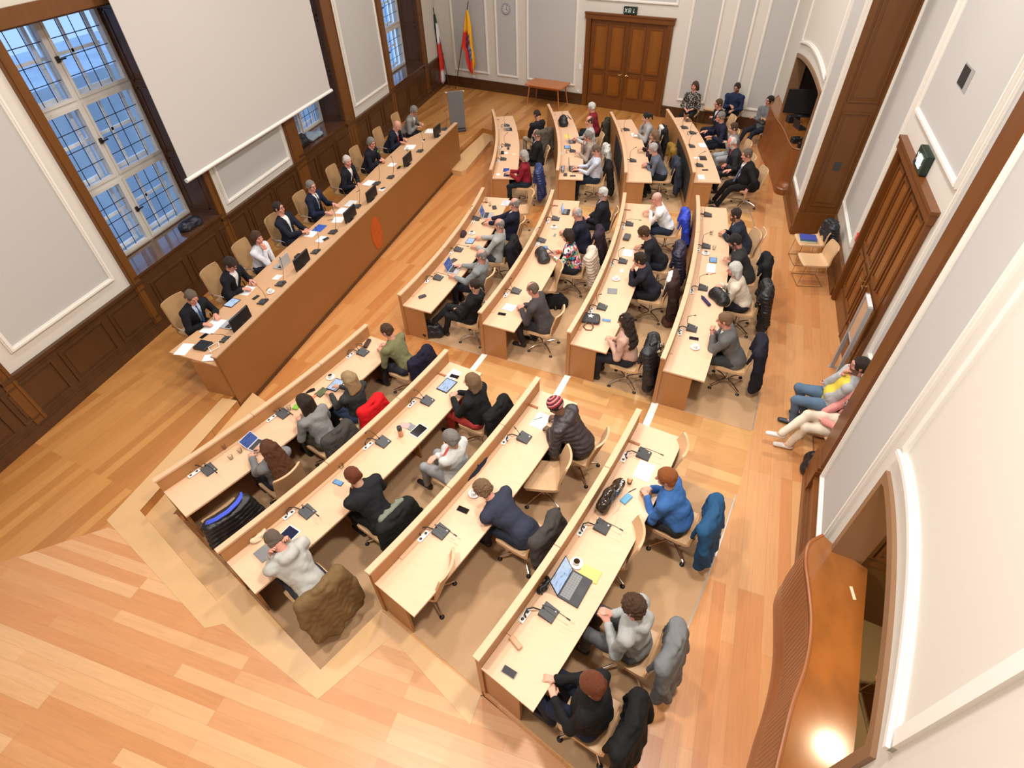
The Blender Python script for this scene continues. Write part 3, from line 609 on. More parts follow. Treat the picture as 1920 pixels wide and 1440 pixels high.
# flags
def flag(pole, outline, label, cols, nm, off):
    """pole: pixel foot and top; outline: rows of (left px, right px); all in the vertical plane that hangs off metres before the back wall"""
    A_, B_ = WB.pt(0, 0, off), WB.pt(4, 0, off); f = atv(*pole[0], A_, B_); tp = atv(*pole[1], A_, B_); e = (tp - f); f = f + e * ((DAIS - f.z) / e.z)
    t = thing('flag', f, 0, label, 'flag', 'flags in the corner'); top = tp - f; d = top.normalized()
    MB().tube([(0, 0, 0.002), top], .016, 10).build('flag_pole', pm('pole_wood', (.07, .03, .012), .4), t, True)
    tip = top; m = MB(); m.tube([tip, tip + Vector((-.045, 0, .10)), tip + Vector((0, 0, .22)), tip + Vector((.045, 0, .10)), tip], .006, 6); m.lathe([(.02, -.02), (.026, .0), (.012, .03)], tip, 10); m.build('finial', BRASS, t, True)
    m = MB(); rows = []; nv, nu = 26, 14
    for i in range(nv + 1):
        v = i / nv * (len(outline) - 1); k = min(int(v), len(outline) - 2); g = v - k; L_, R_ = [tuple(outline[k][q][c] * (1 - g) + outline[k + 1][q][c] * g for c in (0, 1)) for q in (0, 1)]; row = []
        for j in range(nu):
            u = j / (nu - 1); p = atv(L_[0] * (1 - u) + R_[0] * u, L_[1] * (1 - u) + R_[1] * u, A_, B_) - f; row.append(p + WB.n * (.035 + .045 * math.sin(u * 11 + i * .12)))
        rows.append(row)
    m.sheet(rows, .006)
    mt = bpy.data.materials.new(nm); mt.use_nodes = True; N, L = nod(mt); b = N['Principled BSDF']; b.inputs['Roughness'].default_value = .8
    o = m.build('flag_cloth', mt, t, True)
    ca = o.data.color_attributes.new('Col', 'FLOAT_COLOR', 'POINT'); a = N.new('ShaderNodeVertexColor'); a.layer_name = 'Col'; L.new(a.outputs[0], b.inputs[0])
    k = 0
    for rep in range(2):
        for i in range(nv + 1):
            for j in range(nu): ca.data[k].color = (*cols(j / (nu - 1), i / nv), 1); k += 1
    return t
GRN, WHT, RED, YEL, NVY = (.02, .055, .03), (.72, .72, .74), (.62, .03, .015), (.85, .45, .02), (.02, .02, .06)
def c1(u, v):
    if v > .9: return RED if u < .75 else WHT
    if u < .42 - .1 * v or v < .14: return GRN
    return WHT if v < .40 else (RED if v < .70 else (RED if u < .6 else WHT))
flag(((840, 150), (812, 14)), [((815, 26), (816, 28)), ((816, 45), (821, 48)), ((816, 75), (825, 66)), ((817, 100), (830, 95)), ((818, 125), (835, 125)), ((820, 150), (837, 150)), ((820, 160), (833, 156))], 'green, white and red flag hanging from the pole closest to the window', c1, 'flag_tricolour', .42)
def c2(u, v):
    if v < .30: return YEL if u > .12 else (.8, .30, .05)
    if .34 < v < .70 and .30 < u < .72 - .3 * max(0, v - .5): return NVY if (int(u * 16) + int(v * 30)) % 2 else ((.35, .08, .10) if v < .5 else (.2, .25, .4))
    if u > .66: return YEL
    return RED
flag(((857, 148), (878, 3)), [((876, 18), (877, 19)), ((873, 34), (881, 34)), ((871, 52), (884, 52)), ((869, 72), (886, 72)), ((868, 88), (889, 90)), ((874, 96), (892, 106)), ((876, 116), (893, 120)), ((880, 130), (890, 126)), ((888, 140), (889, 140))], 'yellow and red flag with a dark crest on the pole near the clock', c2, 'flag_yellow_red', .36)
# side table by the back wall
tb = WB.pt(UB0 + 4.55, 0, .66); an = math.atan2(WB.u.y, WB.u.x)
t = thing('side_table', (tb.x, tb.y, DAIS), an, 'small orange-brown wooden table standing against the back wall', 'table')
TBW = pm('table_wood', (.52, .17, .045), .3, var=.12, vscale=4, stretch=(1, 6, 6))
pts = []
for cx_, cy_, a0 in ((.66, .36, 0), (-.66, .36, 90), (-.66, -.36, 180), (.66, -.36, 270)):
    for k in range(5): a = math.radians(a0 + k * 22.5); pts.append((cx_ + .07 * math.cos(a), cy_ + .07 * math.sin(a)))
MB().prism(pts, .715, .745).build('tabletop', TBW, t); MB().rbox((0, .3, .67), (1.15, .02, .08)).rbox((0, -.3, .67), (1.15, .02, .08)).rbox((.58, 0, .67), (.02, .6, .08)).rbox((-.58, 0, .67), (.02, .6, .08)).build('apron', TBW, t)
for sx in (-1, 1):
    for sy in (-1, 1): MB().tube([(sx * .56, sy * .29, .72), (sx * .66, sy * .36, .0)], .027, 10, .014).build('leg', TBW, t, True)
# clock
c = WB.pt(UB0 + 2.54, 3.06, .0); t = thing('wall_clock', c, an, 'round silver wall clock on the back wall panel', 'clock')
Mx = Matrix.Rotation(PI / 2, 4, 'X')
MB().lathe([(.165, 0), (.172, .02), (.172, .045), (.155, .05), (.150, .03), (.0, .03)], n=32, M=Mx).build('clock_case', ALU, t, True)
MB().lathe([(.150, .031), (.150, .034), (0.0, .034)], n=32, M=Mx).build('dial', pm('dial', (.55, .55, .55), .5), t)
m = MB()
for k in range(12): a = k * PI / 6; m.box(None, (.012, .004, .03), M=Matrix.Translation((.125 * math.sin(a), -.036, .125 * math.cos(a))) @ Matrix.Rotation(a, 4, 'Y'))
m.build('hour_marks', BLACK, t)
for L_, a, w_ in ((.085, math.radians(125), .014), (.12, math.radians(25), .009)): MB().box(None, (w_, .004, L_), M=Matrix.Translation((L_ / 2 * math.sin(a), -.04, L_ / 2 * math.cos(a))) @ Matrix.Rotation(a, 4, 'Y')).build('clock_hand', BLACK, t)
# exit signs
def sign(W, u, z, lit, label, w_=.44, h=.2):
    p = W.pt(u, z, 0); t = thing('exit_sign', p, math.atan2(W.u.y, W.u.x), label, 'sign'); s_ = 1 if W.n.dot(Matrix.Rotation(math.atan2(W.u.y, W.u.x), 3, 'Z') @ Vector((0, 1, 0))) > 0 else -1
    MB().rbox((0, s_ * .05, 0), (w_, .10, h), 0, .006).build('case', pm('sign_case', (.012, .03, .022), .35), t)
    y = s_ * .103; G = pm('sign_white', (.75, .85, .80), .5, emis=.25)
    q = 1 if s_ < 0 else -1            # reading direction
    def bar(x0, z0, x1, z1, th=.014): m.tube([(q * x0, y, z0), (q * x1, y, z1)], th / 2, 6)
    m = MB(); bar(-.17, -.05, -.09, .05); bar(-.17, .05, -.09, -.05); m.build('cross_symbol', G, t)
    if not lit:
        m = MB(); 
        for a_, b_, c_, d_ in ((-.045, -.055, -.045, .055), (-.045, .055, .03, .055), (.03, .055, .03, -.055), (-.045, -.055, -.02, -.055)): bar(a_, b_, c_, d_, .008)
        m.build('door_symbol', G, t); m = MB()
        for a_, b_, c_, d_ in ((-.01, .03, -.015, -.005), (-.015, -.005, -.03, -.045), (-.015, -.005, .01, -.045), (-.01, .02, .02, .01)): bar(a_, b_, c_, d_, .012)
        m.build('running_figure_symbol', G, t)
    else:
        MB().rbox((-q * -.02, s_ * .104, -.01), (.20, .012, .15), 0, .004).build('lit_panel', pm('sign_lit', (.75, 1.0, .88), .5, emis=3.0), t)
        m = MB(); m.box((-q * -.02, s_ * .113, -.01), (.006, .004, .14)); m.build('dark_line', DKGREY, t)
    m = MB(); bar(.13, .055, .13, -.05, .012); bar(.13, -.055, .10, -.02, .012); bar(.13, -.055, .16, -.02, .012); m.build('arrow_symbol', G, t)
    return t
sign(WB, UB0 + 7.17, 3.30, False, 'dark green exit sign with cross and arrow above the back double door')
pp = atv(1731, 318, WBAY.a, WBAY.pt(5, 0)); sign(WBAY, (pp - WBAY.a).dot(WBAY.u), 3.66, True, 'exit sign with a glowing white panel above the right-hand door', .5, .26)
# switch, socket, alarm, slot
def wallbox(W, px, py, sz, mt, name, label, cat, depth=.015):
    p = atv(px, py, W.a, W.pt(4, 0)); u = (p - W.a).dot(W.u); m = MB(); W.box(m, u - sz[0] / 2, u + sz[0] / 2, p.z - sz[1] / 2, p.z + sz[1] / 2, .0, depth)
    W.box(m, u - sz[0] * .3, u + sz[0] * .3, p.z - sz[1] * .3, p.z + sz[1] * .3, depth, depth + .008)
    return m.build(name, mt, label=label, cat=cat)
wallbox(WB, 1088, 125, (.09, .16), SOCK, 'light_switch', 'white double light switch beside the back door', 'switch')
wallbox(WB, 1084, 171, (.08, .08), SOCK, 'wall_socket', 'white wall socket low beside the back door', 'socket')
wallbox(WB, 888, 143, (.14, .07), SOCK, 'wall_socket', 'white wall socket under the yellow flag', 'socket')
p = atv(1612, 446, WBAY.a, WBAY.pt(4, 0)); u = (p - WBAY.a).dot(WBAY.u)
t = thing('fire_alarm_button', WBAY.pt(u, p.z, 0), math.atan2(WBAY.u.y, WBAY.u.x), 'red fire alarm button on the wall by the right-hand door', 'alarm')
REDP = pm('alarm_red', (.65, .02, .015), .35); MB().rbox((0, .03, 0), (.13, .06, .15), 0, .01).build('housing', REDP, t); MB().rbox((0, .065, 0), (.07, .012, .08), 0, .003).build('push_plate', pm('alarm_plate', (.8, .25, .2), .4), t)
p = atv(1812, 146, WBAY.a, WBAY.pt(4, 0)); u = (p - WBAY.a).dot(WBAY.u); m = MB(); WBAY.frame(m, u - .24, u + .24, p.z - .13, p.z + .13, .02, -.0, .012); WBAY.box(m, u - .24, u - .09, p.z - .13, p.z + .13, .0, .014)
t = m.build('projector_opening', pm('slot_metal', (.35, .34, .33), .4), label='small dark rectangular opening with a metal edge high on the right wall', cat='opening'); m = MB(); WBAY.box(m, u - .09, u + .22, p.z - .11, p.z + .11, .010, .018); m.build('opening_shade', BLACK, t)  # black sheet on the wall face stands in for the shade inside the opening
# --- booths with fluted fronts
def booth(front_top, front_base, back, ztop, label, flutes, ang_kink=None):
    """front_top: plan polyline of the counter edge; front_base: the same for the plinth; back: closing plan points"""
    t = thing('speaker_booth', (front_base[len(front_base) // 2][0], front_base[len(front_base) // 2][1], LV[4]), 0, label, 'booth', 'wooden booths in the arched recesses')
    inv = Matrix.Translation(-Vector(t.location))
    def smooth(pl, n):
        out = []; P = [pl[0]] + pl + [pl[-1]]
        for i in range(1, len(P) - 2):
            for k in range(n):
                f = k / n; a, b, c, d = P[i - 1], P[i], P[i + 1], P[i + 2]
                out.append(tuple(.5 * ((2 * b[q]) + (-a[q] + c[q]) * f + (2 * a[q] - 5 * b[q] + 4 * c[q] - d[q]) * f * f + (-a[q] + 3 * b[q] - 3 * c[q] + d[q]) * f ** 3) for q in (0, 1)))
        return out + [pl[-1]]
    T = smooth(front_top, 6); Bs = smooth(front_base, 6); z0 = LV[4] + .002
    def B(mb, nm, mt, sm=False): o = mb.build(nm, mt, t, sm); o.matrix_parent_inverse = inv; return o
    B(MB().prism(T + back, ztop - .05, ztop), 'counter_top', BOOTH)
    m = MB(); m.tube([(x, y, ztop - .012) for x, y in T], .022, 8); B(m, 'counter_edge', BOOTH_SIDE, True)
    ins = [((x * .0 + x), y) for x, y in T]
    rows = [[(x, y, z) for x, y in T] for z in (ztop - .05, z0 + .28)]; m = MB(); m.sheet(rows, .03); B(m, 'front_panel', BOOTH_SIDE)
    n = len(Bs); m = MB(); rows = []
    for k, (o_, z) in enumerate(((1.0, z0), (1.0, z0 + .14), (.75, z0 + .16), (.7, z0 + .20), (.35, z0 + .24), (.1, z0 + .30), (.0, z0 + .34))):
        rows.append([(T[min(i, len(T) - 1)][0] * (1 - o_) + Bs[i][0] * o_, T[min(i, len(T) - 1)][1] * (1 - o_) + Bs[i][1] * o_, z) for i in range(n)])
    m.sheet(rows, .02); B(m, 'plinth', BOOTH_SIDE, True)
    m = MB(); L_ = 0; pts = T; step = flutes
    for a, b in zip(T, T[1:]):
        a_, b_ = Vector((*a, 0)), Vector((*b, 0)); d = (b_ - a_).length; k = step - L_
        while k < d: q = a_ + (b_ - a_) * (k / d); m.tube([(q.x, q.y, z0 + .33), (q.x, q.y, ztop - .07)], .019, 8); k += step
        L_ = (L_ + d) % step
    B(m, 'fluting', BOOTH_SIDE, True)
    return t, B
ft = [(2.30, 3.86), (2.15, 3.72), (2.09, 3.50), (2.085, 3.2), (2.075, 2.9), (2.03, 2.62), (1.95, 2.35), (1.83, 2.06), (1.72, 1.72), (1.62, 1.40)]
fbp = [(2.34, 3.93), (2.22, 3.83), (2.10, 3.58), (2.07, 3.26), (2.04, 2.9), (1.98, 2.58), (1.89, 2.27), (1.80, 2.02), (1.70, 1.72), (1.55, 1.38)]
t, B = booth(ft, fbp, [(2.16, 1.42), (2.32, 2.0), (2.50, 2.8), (2.68, 3.55), (2.44, 3.70)], 1.55, 'curved wooden booth with a polished counter and fluted front, bottom right', .052)
MB().rbox(at(1599, 1112, 1.552) + Vector((0, 0, .001)), (.03, .14, .002), .1, .001).build('adhesive_strip', pm('tape', (.75, .55, .38), .6), label='short pale strip of tape on the polished booth counter', cat='tape')
# far booth, mirrored in the other recess
ft2 = [(3.19, 14.92), (3.04, 14.98), (2.98, 15.2), (2.95, 15.6), (2.93, 16.0), (2.88, 16.5), (2.80, 17.0), (2.76, 17.4), (2.74, 18.3), (3.0, 19.1), (3.22, 19.2)]
fb2p = [(3.16, 14.84), (3.02, 14.86), (2.92, 15.0), (2.90, 15.5), (2.87, 16.1), (2.82, 16.6), (2.75, 17.1), (2.70, 17.6), (2.68, 18.3), (2.95, 19.18), (3.20, 19.3)]
t, B = booth(ft2, fb2p, [(3.75, 19.1), (3.75, 15.0)], 1.60, 'curved wooden booth crowded with equipment beneath the far arch', .10)
t = thing('monitor', (3.47, 17.35, 1.605), 0, 'large black flat screen on the far wooden booth', 'monitor', 'screens on the far booth')
MB().rbox((0, 0, .36), (1.06, .05, .60), 0, .01).build('screen', BLACK, t); MB().rbox((0, .03, .01), (.4, .25, .02)).tube([(0, .04, .02), (0, .04, .3)], .03).build('stand', BLACK, t)
t = thing('laptop', at(1500, 240, 1.605), math.radians(110), 'open dark laptop with a small lit window on the far booth', 'laptop')
MB().rbox((0, 0, .012), (.34, .24, .02), 0, .005).build('keyboard_base', BLACK, t); M_ = Matrix.Translation((0, .13, .12)) @ Matrix.Rotation(math.radians(-15), 4, 'X')
MB().rbox(None, (.34, .012, .22), 0, .004, M_).build('lid', BLACK, t); MB().box(None, (.09, .004, .03), M=Matrix.Translation((0, .118, .12)) @ Matrix.Rotation(math.radians(-15), 4, 'X')).build('lit_window', pm('small_screen', (.6, .75, 1), .5, emis=1.5), t)
for (px, py, sz, lb) in ((1487, 222, (.30, .2, .16), 'black video camera unit on the far booth'), (1493, 262, (.22, .18, .12), 'dark control box on the far booth counter'), (1501, 272, (.12, .09, .13), 'small black device at the end of the far booth')):
    q = at(px, py, 1.605 + sz[2] / 2); q.z = 1.605; t = thing('recording_equipment', q, .3, lb, 'equipment', 'equipment on the far booth')
    MB().rbox((0, 0, sz[2] / 2), sz, 0, .01).build('body', BLACK, t); MB().tube([(sz[0] * .3, -sz[1] * .4, sz[2]), (sz[0] * .3, -sz[1] * .8, sz[2] + .03)], .025, 12).build('lens', DKGREY, t)
# chair seen inside the near booth
t = chair(Vector((3.12, 2.55, LV[4])), math.radians(185), 'beige guest chair standing inside the arched recess behind the near booth', 'guest')
tag(MB().box((3.05, 2.7, LV[4] + .002), (1.3, 2.4, .004)).build('floor_recess', pm('recess_floor', (.55, .40, .20), .7)), kind='structure')
# --- the grey board on feet leaning by the second door
t = thing('display_board', (3.33, 7.95, LV[4]), math.radians(90 - 4), 'grey framed display board with a beige panel leaning at the right-hand door', 'board')
BG = pm('board_frame_grey', (.42, .43, .44), .4, metal=.3)
Ml = Matrix.Rotation(math.radians(-5), 4, 'Y')
for x in (-.19, .19): MB().rbox((x, 0, .75), (.045, .06, 1.50), 0, .004).build('side_post', BG, t)
MB().rbox((0, 0, 1.49), (.335, .06, .03)).build('top_bar', pm('board_top', (.72, .72, .72), .5), t); MB().rbox((0, 0, .78), (.334, .04, .03)).build('middle_bar', BG, t)
MB().rbox((0, 0, 1.13), (.333, .018, .66)).build('board_panel', pm('board_beige', (.60, .36, .22), .7), t)
for x in (-.19, .19): MB().rbox((x, -.02, .0), (.045, .16, .02), 0, .004).build('foot', BG, t)
# --- guest chairs along the walls
for px, py, lb in ((1528, 489, 'empty beige guest chair closest to the right-hand door'), (1520, 452, 'beige guest chair holding folders and a dark coat beside the pilaster')):
    q = at(px, py, LV[4] + .46); chair(Vector((q.x - .02, q.y, LV[4])), math.radians(188), lb, 'guest')
# ------------------------------------------------------------------ rounded bodies: blended solids meshed as one closed surface
class Field:
    def __init__(s, lo, hi, h):
        s.lo = np.array(lo, np.float32); s.h = h; n = np.ceil((np.array(hi) - np.array(lo)) / h).astype(int) + 1; s.n = n
        s.F = np.full(n, 0.5, np.float32); s.ax = [s.lo[i] + h * np.arange(n[i], dtype=np.float32) for i in range(3)]
    def win(s, lo, hi, m):
        i0 = [max(0, int((lo[k] - m - s.lo[k]) / s.h)) for k in range(3)]; i1 = [min(int(s.n[k]), int((hi[k] + m - s.lo[k]) / s.h) + 2) for k in range(3)]
        if any(a >= b for a, b in zip(i0, i1)): return None
        sl = tuple(slice(a, b) for a, b in zip(i0, i1)); return sl, s.ax[0][sl[0]][:, None, None], s.ax[1][sl[1]][None, :, None], s.ax[2][sl[2]][None, None, :]
    def mix(s, sl, d, k, sub=False):
        a = s.F[sl]
        if sub: d = -d; h = np.clip(.5 - .5 * (d - a) / k, 0, 1) if False else np.maximum(k - np.abs(a - d), 0) / k; s.F[sl] = np.maximum(a, d) + h * h * k * .25
        else: h = np.maximum(k - np.abs(a - d), 0) / k; s.F[sl] = np.minimum(a, d) - h * h * k * .25
    def cap(s, a, b, ra, rb=None, k=.03, sub=False, sq=None):
        """tapered limb from a to b; sq: (sx, sy, sz) flattens"""
        rb = ra if rb is None else rb; a = np.array(a, float); b = np.array(b, float); R = max(ra, rb); w = s.win(np.minimum(a, b) - R, np.maximum(a, b) + R, k + s.h)
        if w is None: return
        sl, X, Y, Z = w; ba = b - a; L2 = max(float(ba @ ba), 1e-9); px, py, pz = X - a[0], Y - a[1], Z - a[2]
        t = np.clip((px * ba[0] + py * ba[1] + pz * ba[2]) / L2, 0, 1)
        dx, dy, dz = px - t * ba[0], py - t * ba[1], pz - t * ba[2]
        if sq is not None: dx, dy, dz = dx / sq[0], dy / sq[1], dz / sq[2]
        d = np.sqrt(dx * dx + dy * dy + dz * dz) - (ra + (rb - ra) * t)
        s.mix(sl, d.astype(np.float32), k, sub)
    def ell(s, c, r, k=.03, M=None, sub=False):
        c = np.array(c, float); r = np.array(r, float); R = r.max() if M is not None else r; w = s.win(c - R, c + R, k + s.h)
        if w is None: return
        sl, X, Y, Z = w; px, py, pz = X - c[0], Y - c[1], Z - c[2]
        if M is not None: qx, qy, qz = [px * M[i][0] + py * M[i][1] + pz * M[i][2] for i in range(3)]
        else: qx, qy, qz = px, py, pz
        e = np.sqrt((qx / r[0]) ** 2 + (qy / r[1]) ** 2 + (qz / r[2]) ** 2); d = (e - 1) * r.min() * np.clip(.6 + .4 * e, .6, 1.4)
        s.mix(sl, d.astype(np.float32), k, sub)
    def cut(s, p, n, k=.008):
        """remove what lies beyond the plane through p with normal n"""
        n = np.array(n, float); n = n / np.linalg.norm(n); X, Y, Z = s.ax[0][:, None, None], s.ax[1][None, :, None], s.ax[2][None, None, :]
        d = ((X - p[0]) * n[0] + (Y - p[1]) * n[1] + (Z - p[2]) * n[2]).astype(np.float32); s.F = np.maximum(s.F, d)
    def wave(s, amp, freq, seed=0, k3=(1, 1, 1)):
        X, Y, Z = s.ax[0][:, None, None], s.ax[1][None, :, None], s.ax[2][None, None, :]; q = seed * 1.7
        n = np.sin(X * freq * k3[0] + 2.1 * np.sin(Z * freq * .6 + q) + q) * np.sin(Y * freq * k3[1] + 1.7 * np.sin(X * freq * .5 - q) + q * 2) + .6 * np.sin(Z * freq * k3[2] * 1.3 + 2 * np.sin(Y * freq * .7 + q) + 1.5 * np.sin(X * freq * .6)) 
        s.F = s.F + amp * n.astype(np.float32)
    def ridges(s, amp, pitch, ax=2, seed=0.0):
        A = [s.ax[0][:, None, None], s.ax[1][None, :, None], s.ax[2][None, None, :]]; s.F = s.F - amp * (np.abs(np.sin(A[ax] * PI / pitch + .25 * np.sin(A[0] * 14) + seed)) ** .7).astype(np.float32)
    def mesh(s):
        F = s.F; n = F.shape; c = np.zeros([k - 1 for k in n], np.int8); ins = F < 0
        for dx in (0, 1):
            for dy in (0, 1):
                for dz in (0, 1): c += ins[dx:n[0] - 1 + dx, dy:n[1] - 1 + dy, dz:n[2] - 1 + dz]
        act = (c > 0) & (c < 8); I = np.argwhere(act)
        if len(I) == 0: return np.zeros((0, 3)), np.zeros((0, 4), int)
        idx = np.full(c.shape, -1, np.int64); idx[act] = np.arange(len(I)); acc = np.zeros((len(I), 3), np.float32); cnt = np.zeros(len(I), np.float32)
        cor = [(x, y, z) for x in (0, 1) for y in (0, 1) for z in (0, 1)]
        V = {q: F[I[:, 0] + q[0], I[:, 1] + q[1], I[:, 2] + q[2]] for q in cor}
        for a in cor:
            for k in range(3):
                if a[k] == 0:
                    b = tuple(a[j] + (1 if j == k else 0) for j in range(3)); fa, fb = V[a], V[b]; sg = (fa < 0) != (fb < 0)
                    t = np.where(sg, fa / np.where(sg, fa - fb, 1), 0)
                    for j in range(3): acc[:, j] += np.where(sg, a[j] + (t if j == k else 0), 0)
                    cnt += sg
        vs = s.lo + s.h * (I + acc / cnt[:, None]); faces = []
        for k in range(3):
            u, v = (k + 1) % 3, (k + 2) % 3
            sl0 = [slice(1, -1)] * 3; sl1 = [slice(1, -1)] * 3; sl0[k] = slice(0, n[k] - 1); sl1[k] = slice(1, n[k])
            A, B = ins[tuple(sl0)], ins[tuple(sl1)]; E = np.argwhere(A != B)
            if len(E) == 0: continue
            off = np.array([1, 1, 1]); off[k] = 0; E = E + off; fl = ins[E[:, 0], E[:, 1], E[:, 2]]
            def cell(du, dv): q = E.copy(); q[:, u] -= du; q[:, v] -= dv; return idx[q[:, 0], q[:, 1], q[:, 2]]
            Q = np.stack([cell(1, 1), cell(0, 1), cell(0, 0), cell(1, 0)], 1); Q[~fl] = Q[~fl][:, ::-1]; faces.append(Q)
        Fc = np.concatenate(faces) if faces else np.zeros((0, 4), int); return vs, Fc[(Fc >= 0).all(1)]
def to_mesh(name, parts, mats, col=None):
    """parts: list of (verts, quads, material index); col: function verts -> rgb array"""
    vs = []; fs = []; mi = []; o = 0
    for v, f, k in parts: vs.append(v); fs.append(f + o); mi.append(np.full(len(f), k)); o += len(v)
    V = np.concatenate(vs).astype(np.float32); Q = np.concatenate(fs).astype(np.int32); me = bpy.data.meshes.new(name)
    me.vertices.add(len(V)); me.vertices.foreach_set('co', V.ravel()); me.loops.add(Q.size); me.loops.foreach_set('vertex_index', Q.ravel())
    me.polygons.add(len(Q)); me.polygons.foreach_set('loop_start', np.arange(0, Q.size, 4, dtype=np.int32)); me.polygons.foreach_set('loop_total', np.full(len(Q), 4, np.int32))
    me.polygons.foreach_set('use_smooth', np.ones(len(Q), bool)); me.update(calc_edges=True); me.validate()
    for m_ in mats: me.materials.append(m_)
    if len(mats) > 1: me.polygons.foreach_set('material_index', np.concatenate(mi).astype(np.int32))
    if col is not None:
        ca = me.color_attributes.new('Col', 'FLOAT_COLOR', 'POINT'); c = np.ones((len(V), 4), np.float32); c[:, :3] = col(V); ca.data.foreach_set('color', c.ravel())
    return me
def obj(name, me, parent=None, label=None):
    o = bpy.data.objects.new(name, me); COL.objects.link(o)
    if parent: o.parent = parent
    return tag(o, label)
def field_obj(name, F, mat, parent, label=None): v, f = F.mesh(); return obj(name, to_mesh(name, [(v, f, 0)], [mat]), parent, label)
SKIN = {}
def skin_mat():
    if 'skin' in MATS: return MATS['skin']
    m = bpy.data.materials.new('skin'); m.use_nodes = True; N, L = nod(m); b = N['Principled BSDF']; b.inputs['Roughness'].default_value = .5
    a = N.new('ShaderNodeVertexColor'); a.layer_name = 'Col'; L.new(a.outputs[0], b.inputs[0]); MATS['skin'] = m; return m
def cloth(col, kind='plain', col2=None, rough=.85):
    key = 'cloth_%s_%s_%s' % (kind, tuple(round(c, 3) for c in col), col2 and tuple(round(c, 3) for c in col2))
    if key in MATS: return MATS[key]
    if kind == 'plain': return pm(key, col, rough, var=.16, vscale=7, bump=.35, bscale=16, spec=.25)
    if kind == 'knit': return pm(key, col, .95, var=.28, vscale=130, bump=.5, bscale=110, spec=.2)
    if kind == 'shiny': return pm(key, col, .42, var=.2, vscale=12, bump=.5, bscale=20)
    m = pm(key, col, rough, bump=.3, bscale=16, spec=.3); N, L = nod(m); b = N['Principled BSDF']; tc = N.new('ShaderNodeTexCoord')
    def ramp(fac, stops):
        r = N.new('ShaderNodeValToRGB'); r.color_ramp.interpolation = 'CONSTANT'; el = r.color_ramp.elements
        while len(el) < len(stops): el.new(.5)
        for e, (p, c) in zip(el, stops): e.position = p; e.color = (*c, 1)
        L.new(fac, r.inputs[0]); L.new(r.outputs[0], b.inputs[0])
    if kind == 'stripe': wv = N.new('ShaderNodeTexWave'); wv.inputs['Scale'].default_value = 22; wv.bands_direction = 'X'; L.new(tc.outputs['Object'], wv.inputs[0]); ramp(wv.outputs[0], [(0, col), (.62, col2)])
    if kind == 'hstripe': wv = N.new('ShaderNodeTexWave'); wv.inputs['Scale'].default_value = 13; wv.bands_direction = 'Z'; L.new(tc.outputs['Object'], wv.inputs[0]); ramp(wv.outputs[0], [(0, col), (.68, col2)])
    if kind == 'fleck': v = N.new('ShaderNodeTexNoise'); v.inputs['Scale'].default_value = 38; v.inputs['Detail'].default_value = 1; L.new(tc.outputs['Object'], v.inputs[0]); ramp(v.outputs[0], [(0, col), (.55, col2)])
    if kind == 'floral':
        v = N.new('ShaderNodeTexVoronoi'); v.inputs['Scale'].default_value = 22; nz = N.new('ShaderNodeTexNoise'); nz.inputs['Scale'].default_value = 9; mx = N.new('ShaderNodeMix'); mx.data_type = 'RGBA'; mx.inputs['Factor'].default_value = .25
        L.new(tc.outputs['Object'], nz.inputs[0]); L.new(tc.outputs['Object'], mx.inputs['A']); L.new(nz.outputs['Color'], mx.inputs['B']); L.new(mx.outputs['Result'], v.inputs[0])
        sp = N.new('ShaderNodeSeparateColor'); L.new(v.outputs['Color'], sp.inputs[0])
        ramp(sp.outputs[0], [(0, (.02, .03, .06)), (.16, (.75, .08, .12)), (.32, (.80, .78, .72)), (.48, (.05, .35, .45)), (.62, (.85, .30, .10)), (.74, (.10, .35, .08)), (.86, (.35, .10, .40))])
    return m
def rx(a): c, s = math.cos(a), math.sin(a); return np.array([[1, 0, 0], [0, c, -s], [0, s, c]])
def ry(a): c, s = math.cos(a), math.sin(a); return np.array([[c, 0, s], [0, 1, 0], [-s, 0, c]])
def rzm(a): c, s = math.cos(a), math.sin(a); return np.array([[c, -s, 0], [s, c, 0], [0, 0, 1]])
def ik(S, W, up, lo, pole):
    S, W, pole = map(np.array, (S, W, pole)); d = W - S; L = np.linalg.norm(d); mx = (up + lo) * .985
    if L > mx: W = S + d / L * mx; d = W - S; L = mx
    L = max(L, abs(up - lo) + .02); u = d / np.linalg.norm(d); a = (up * up - lo * lo + L * L) / (2 * L); hh = math.sqrt(max(up * up - a * a, 1e-5)); p = pole - u * (pole @ u); p = p / np.linalg.norm(p)
    return S + u * a + p * hh, W
HAIRC = dict(black=(.012, .010, .010), dark=(.028, .016, .010), brown=(.075, .035, .016), light=(.22, .13, .065), blond=(.42, .28, .14), auburn=(.16, .038, .012), ginger=(.30, .085, .018), redbrown=(.11, .038, .014), grey=(.24, .22, .20), silver=(.45, .43, .40), white=(.70, .68, .64), greybrown=(.15, .11, .08))
def hair_mat(c):
    k = 'hair_%s' % c
    return MATS.get(k) or pm(k, HAIRC[c], .48, var=.45, vscale=14, stretch=(6, 6, 1), bump=.8, bscale=50, spec=.45)
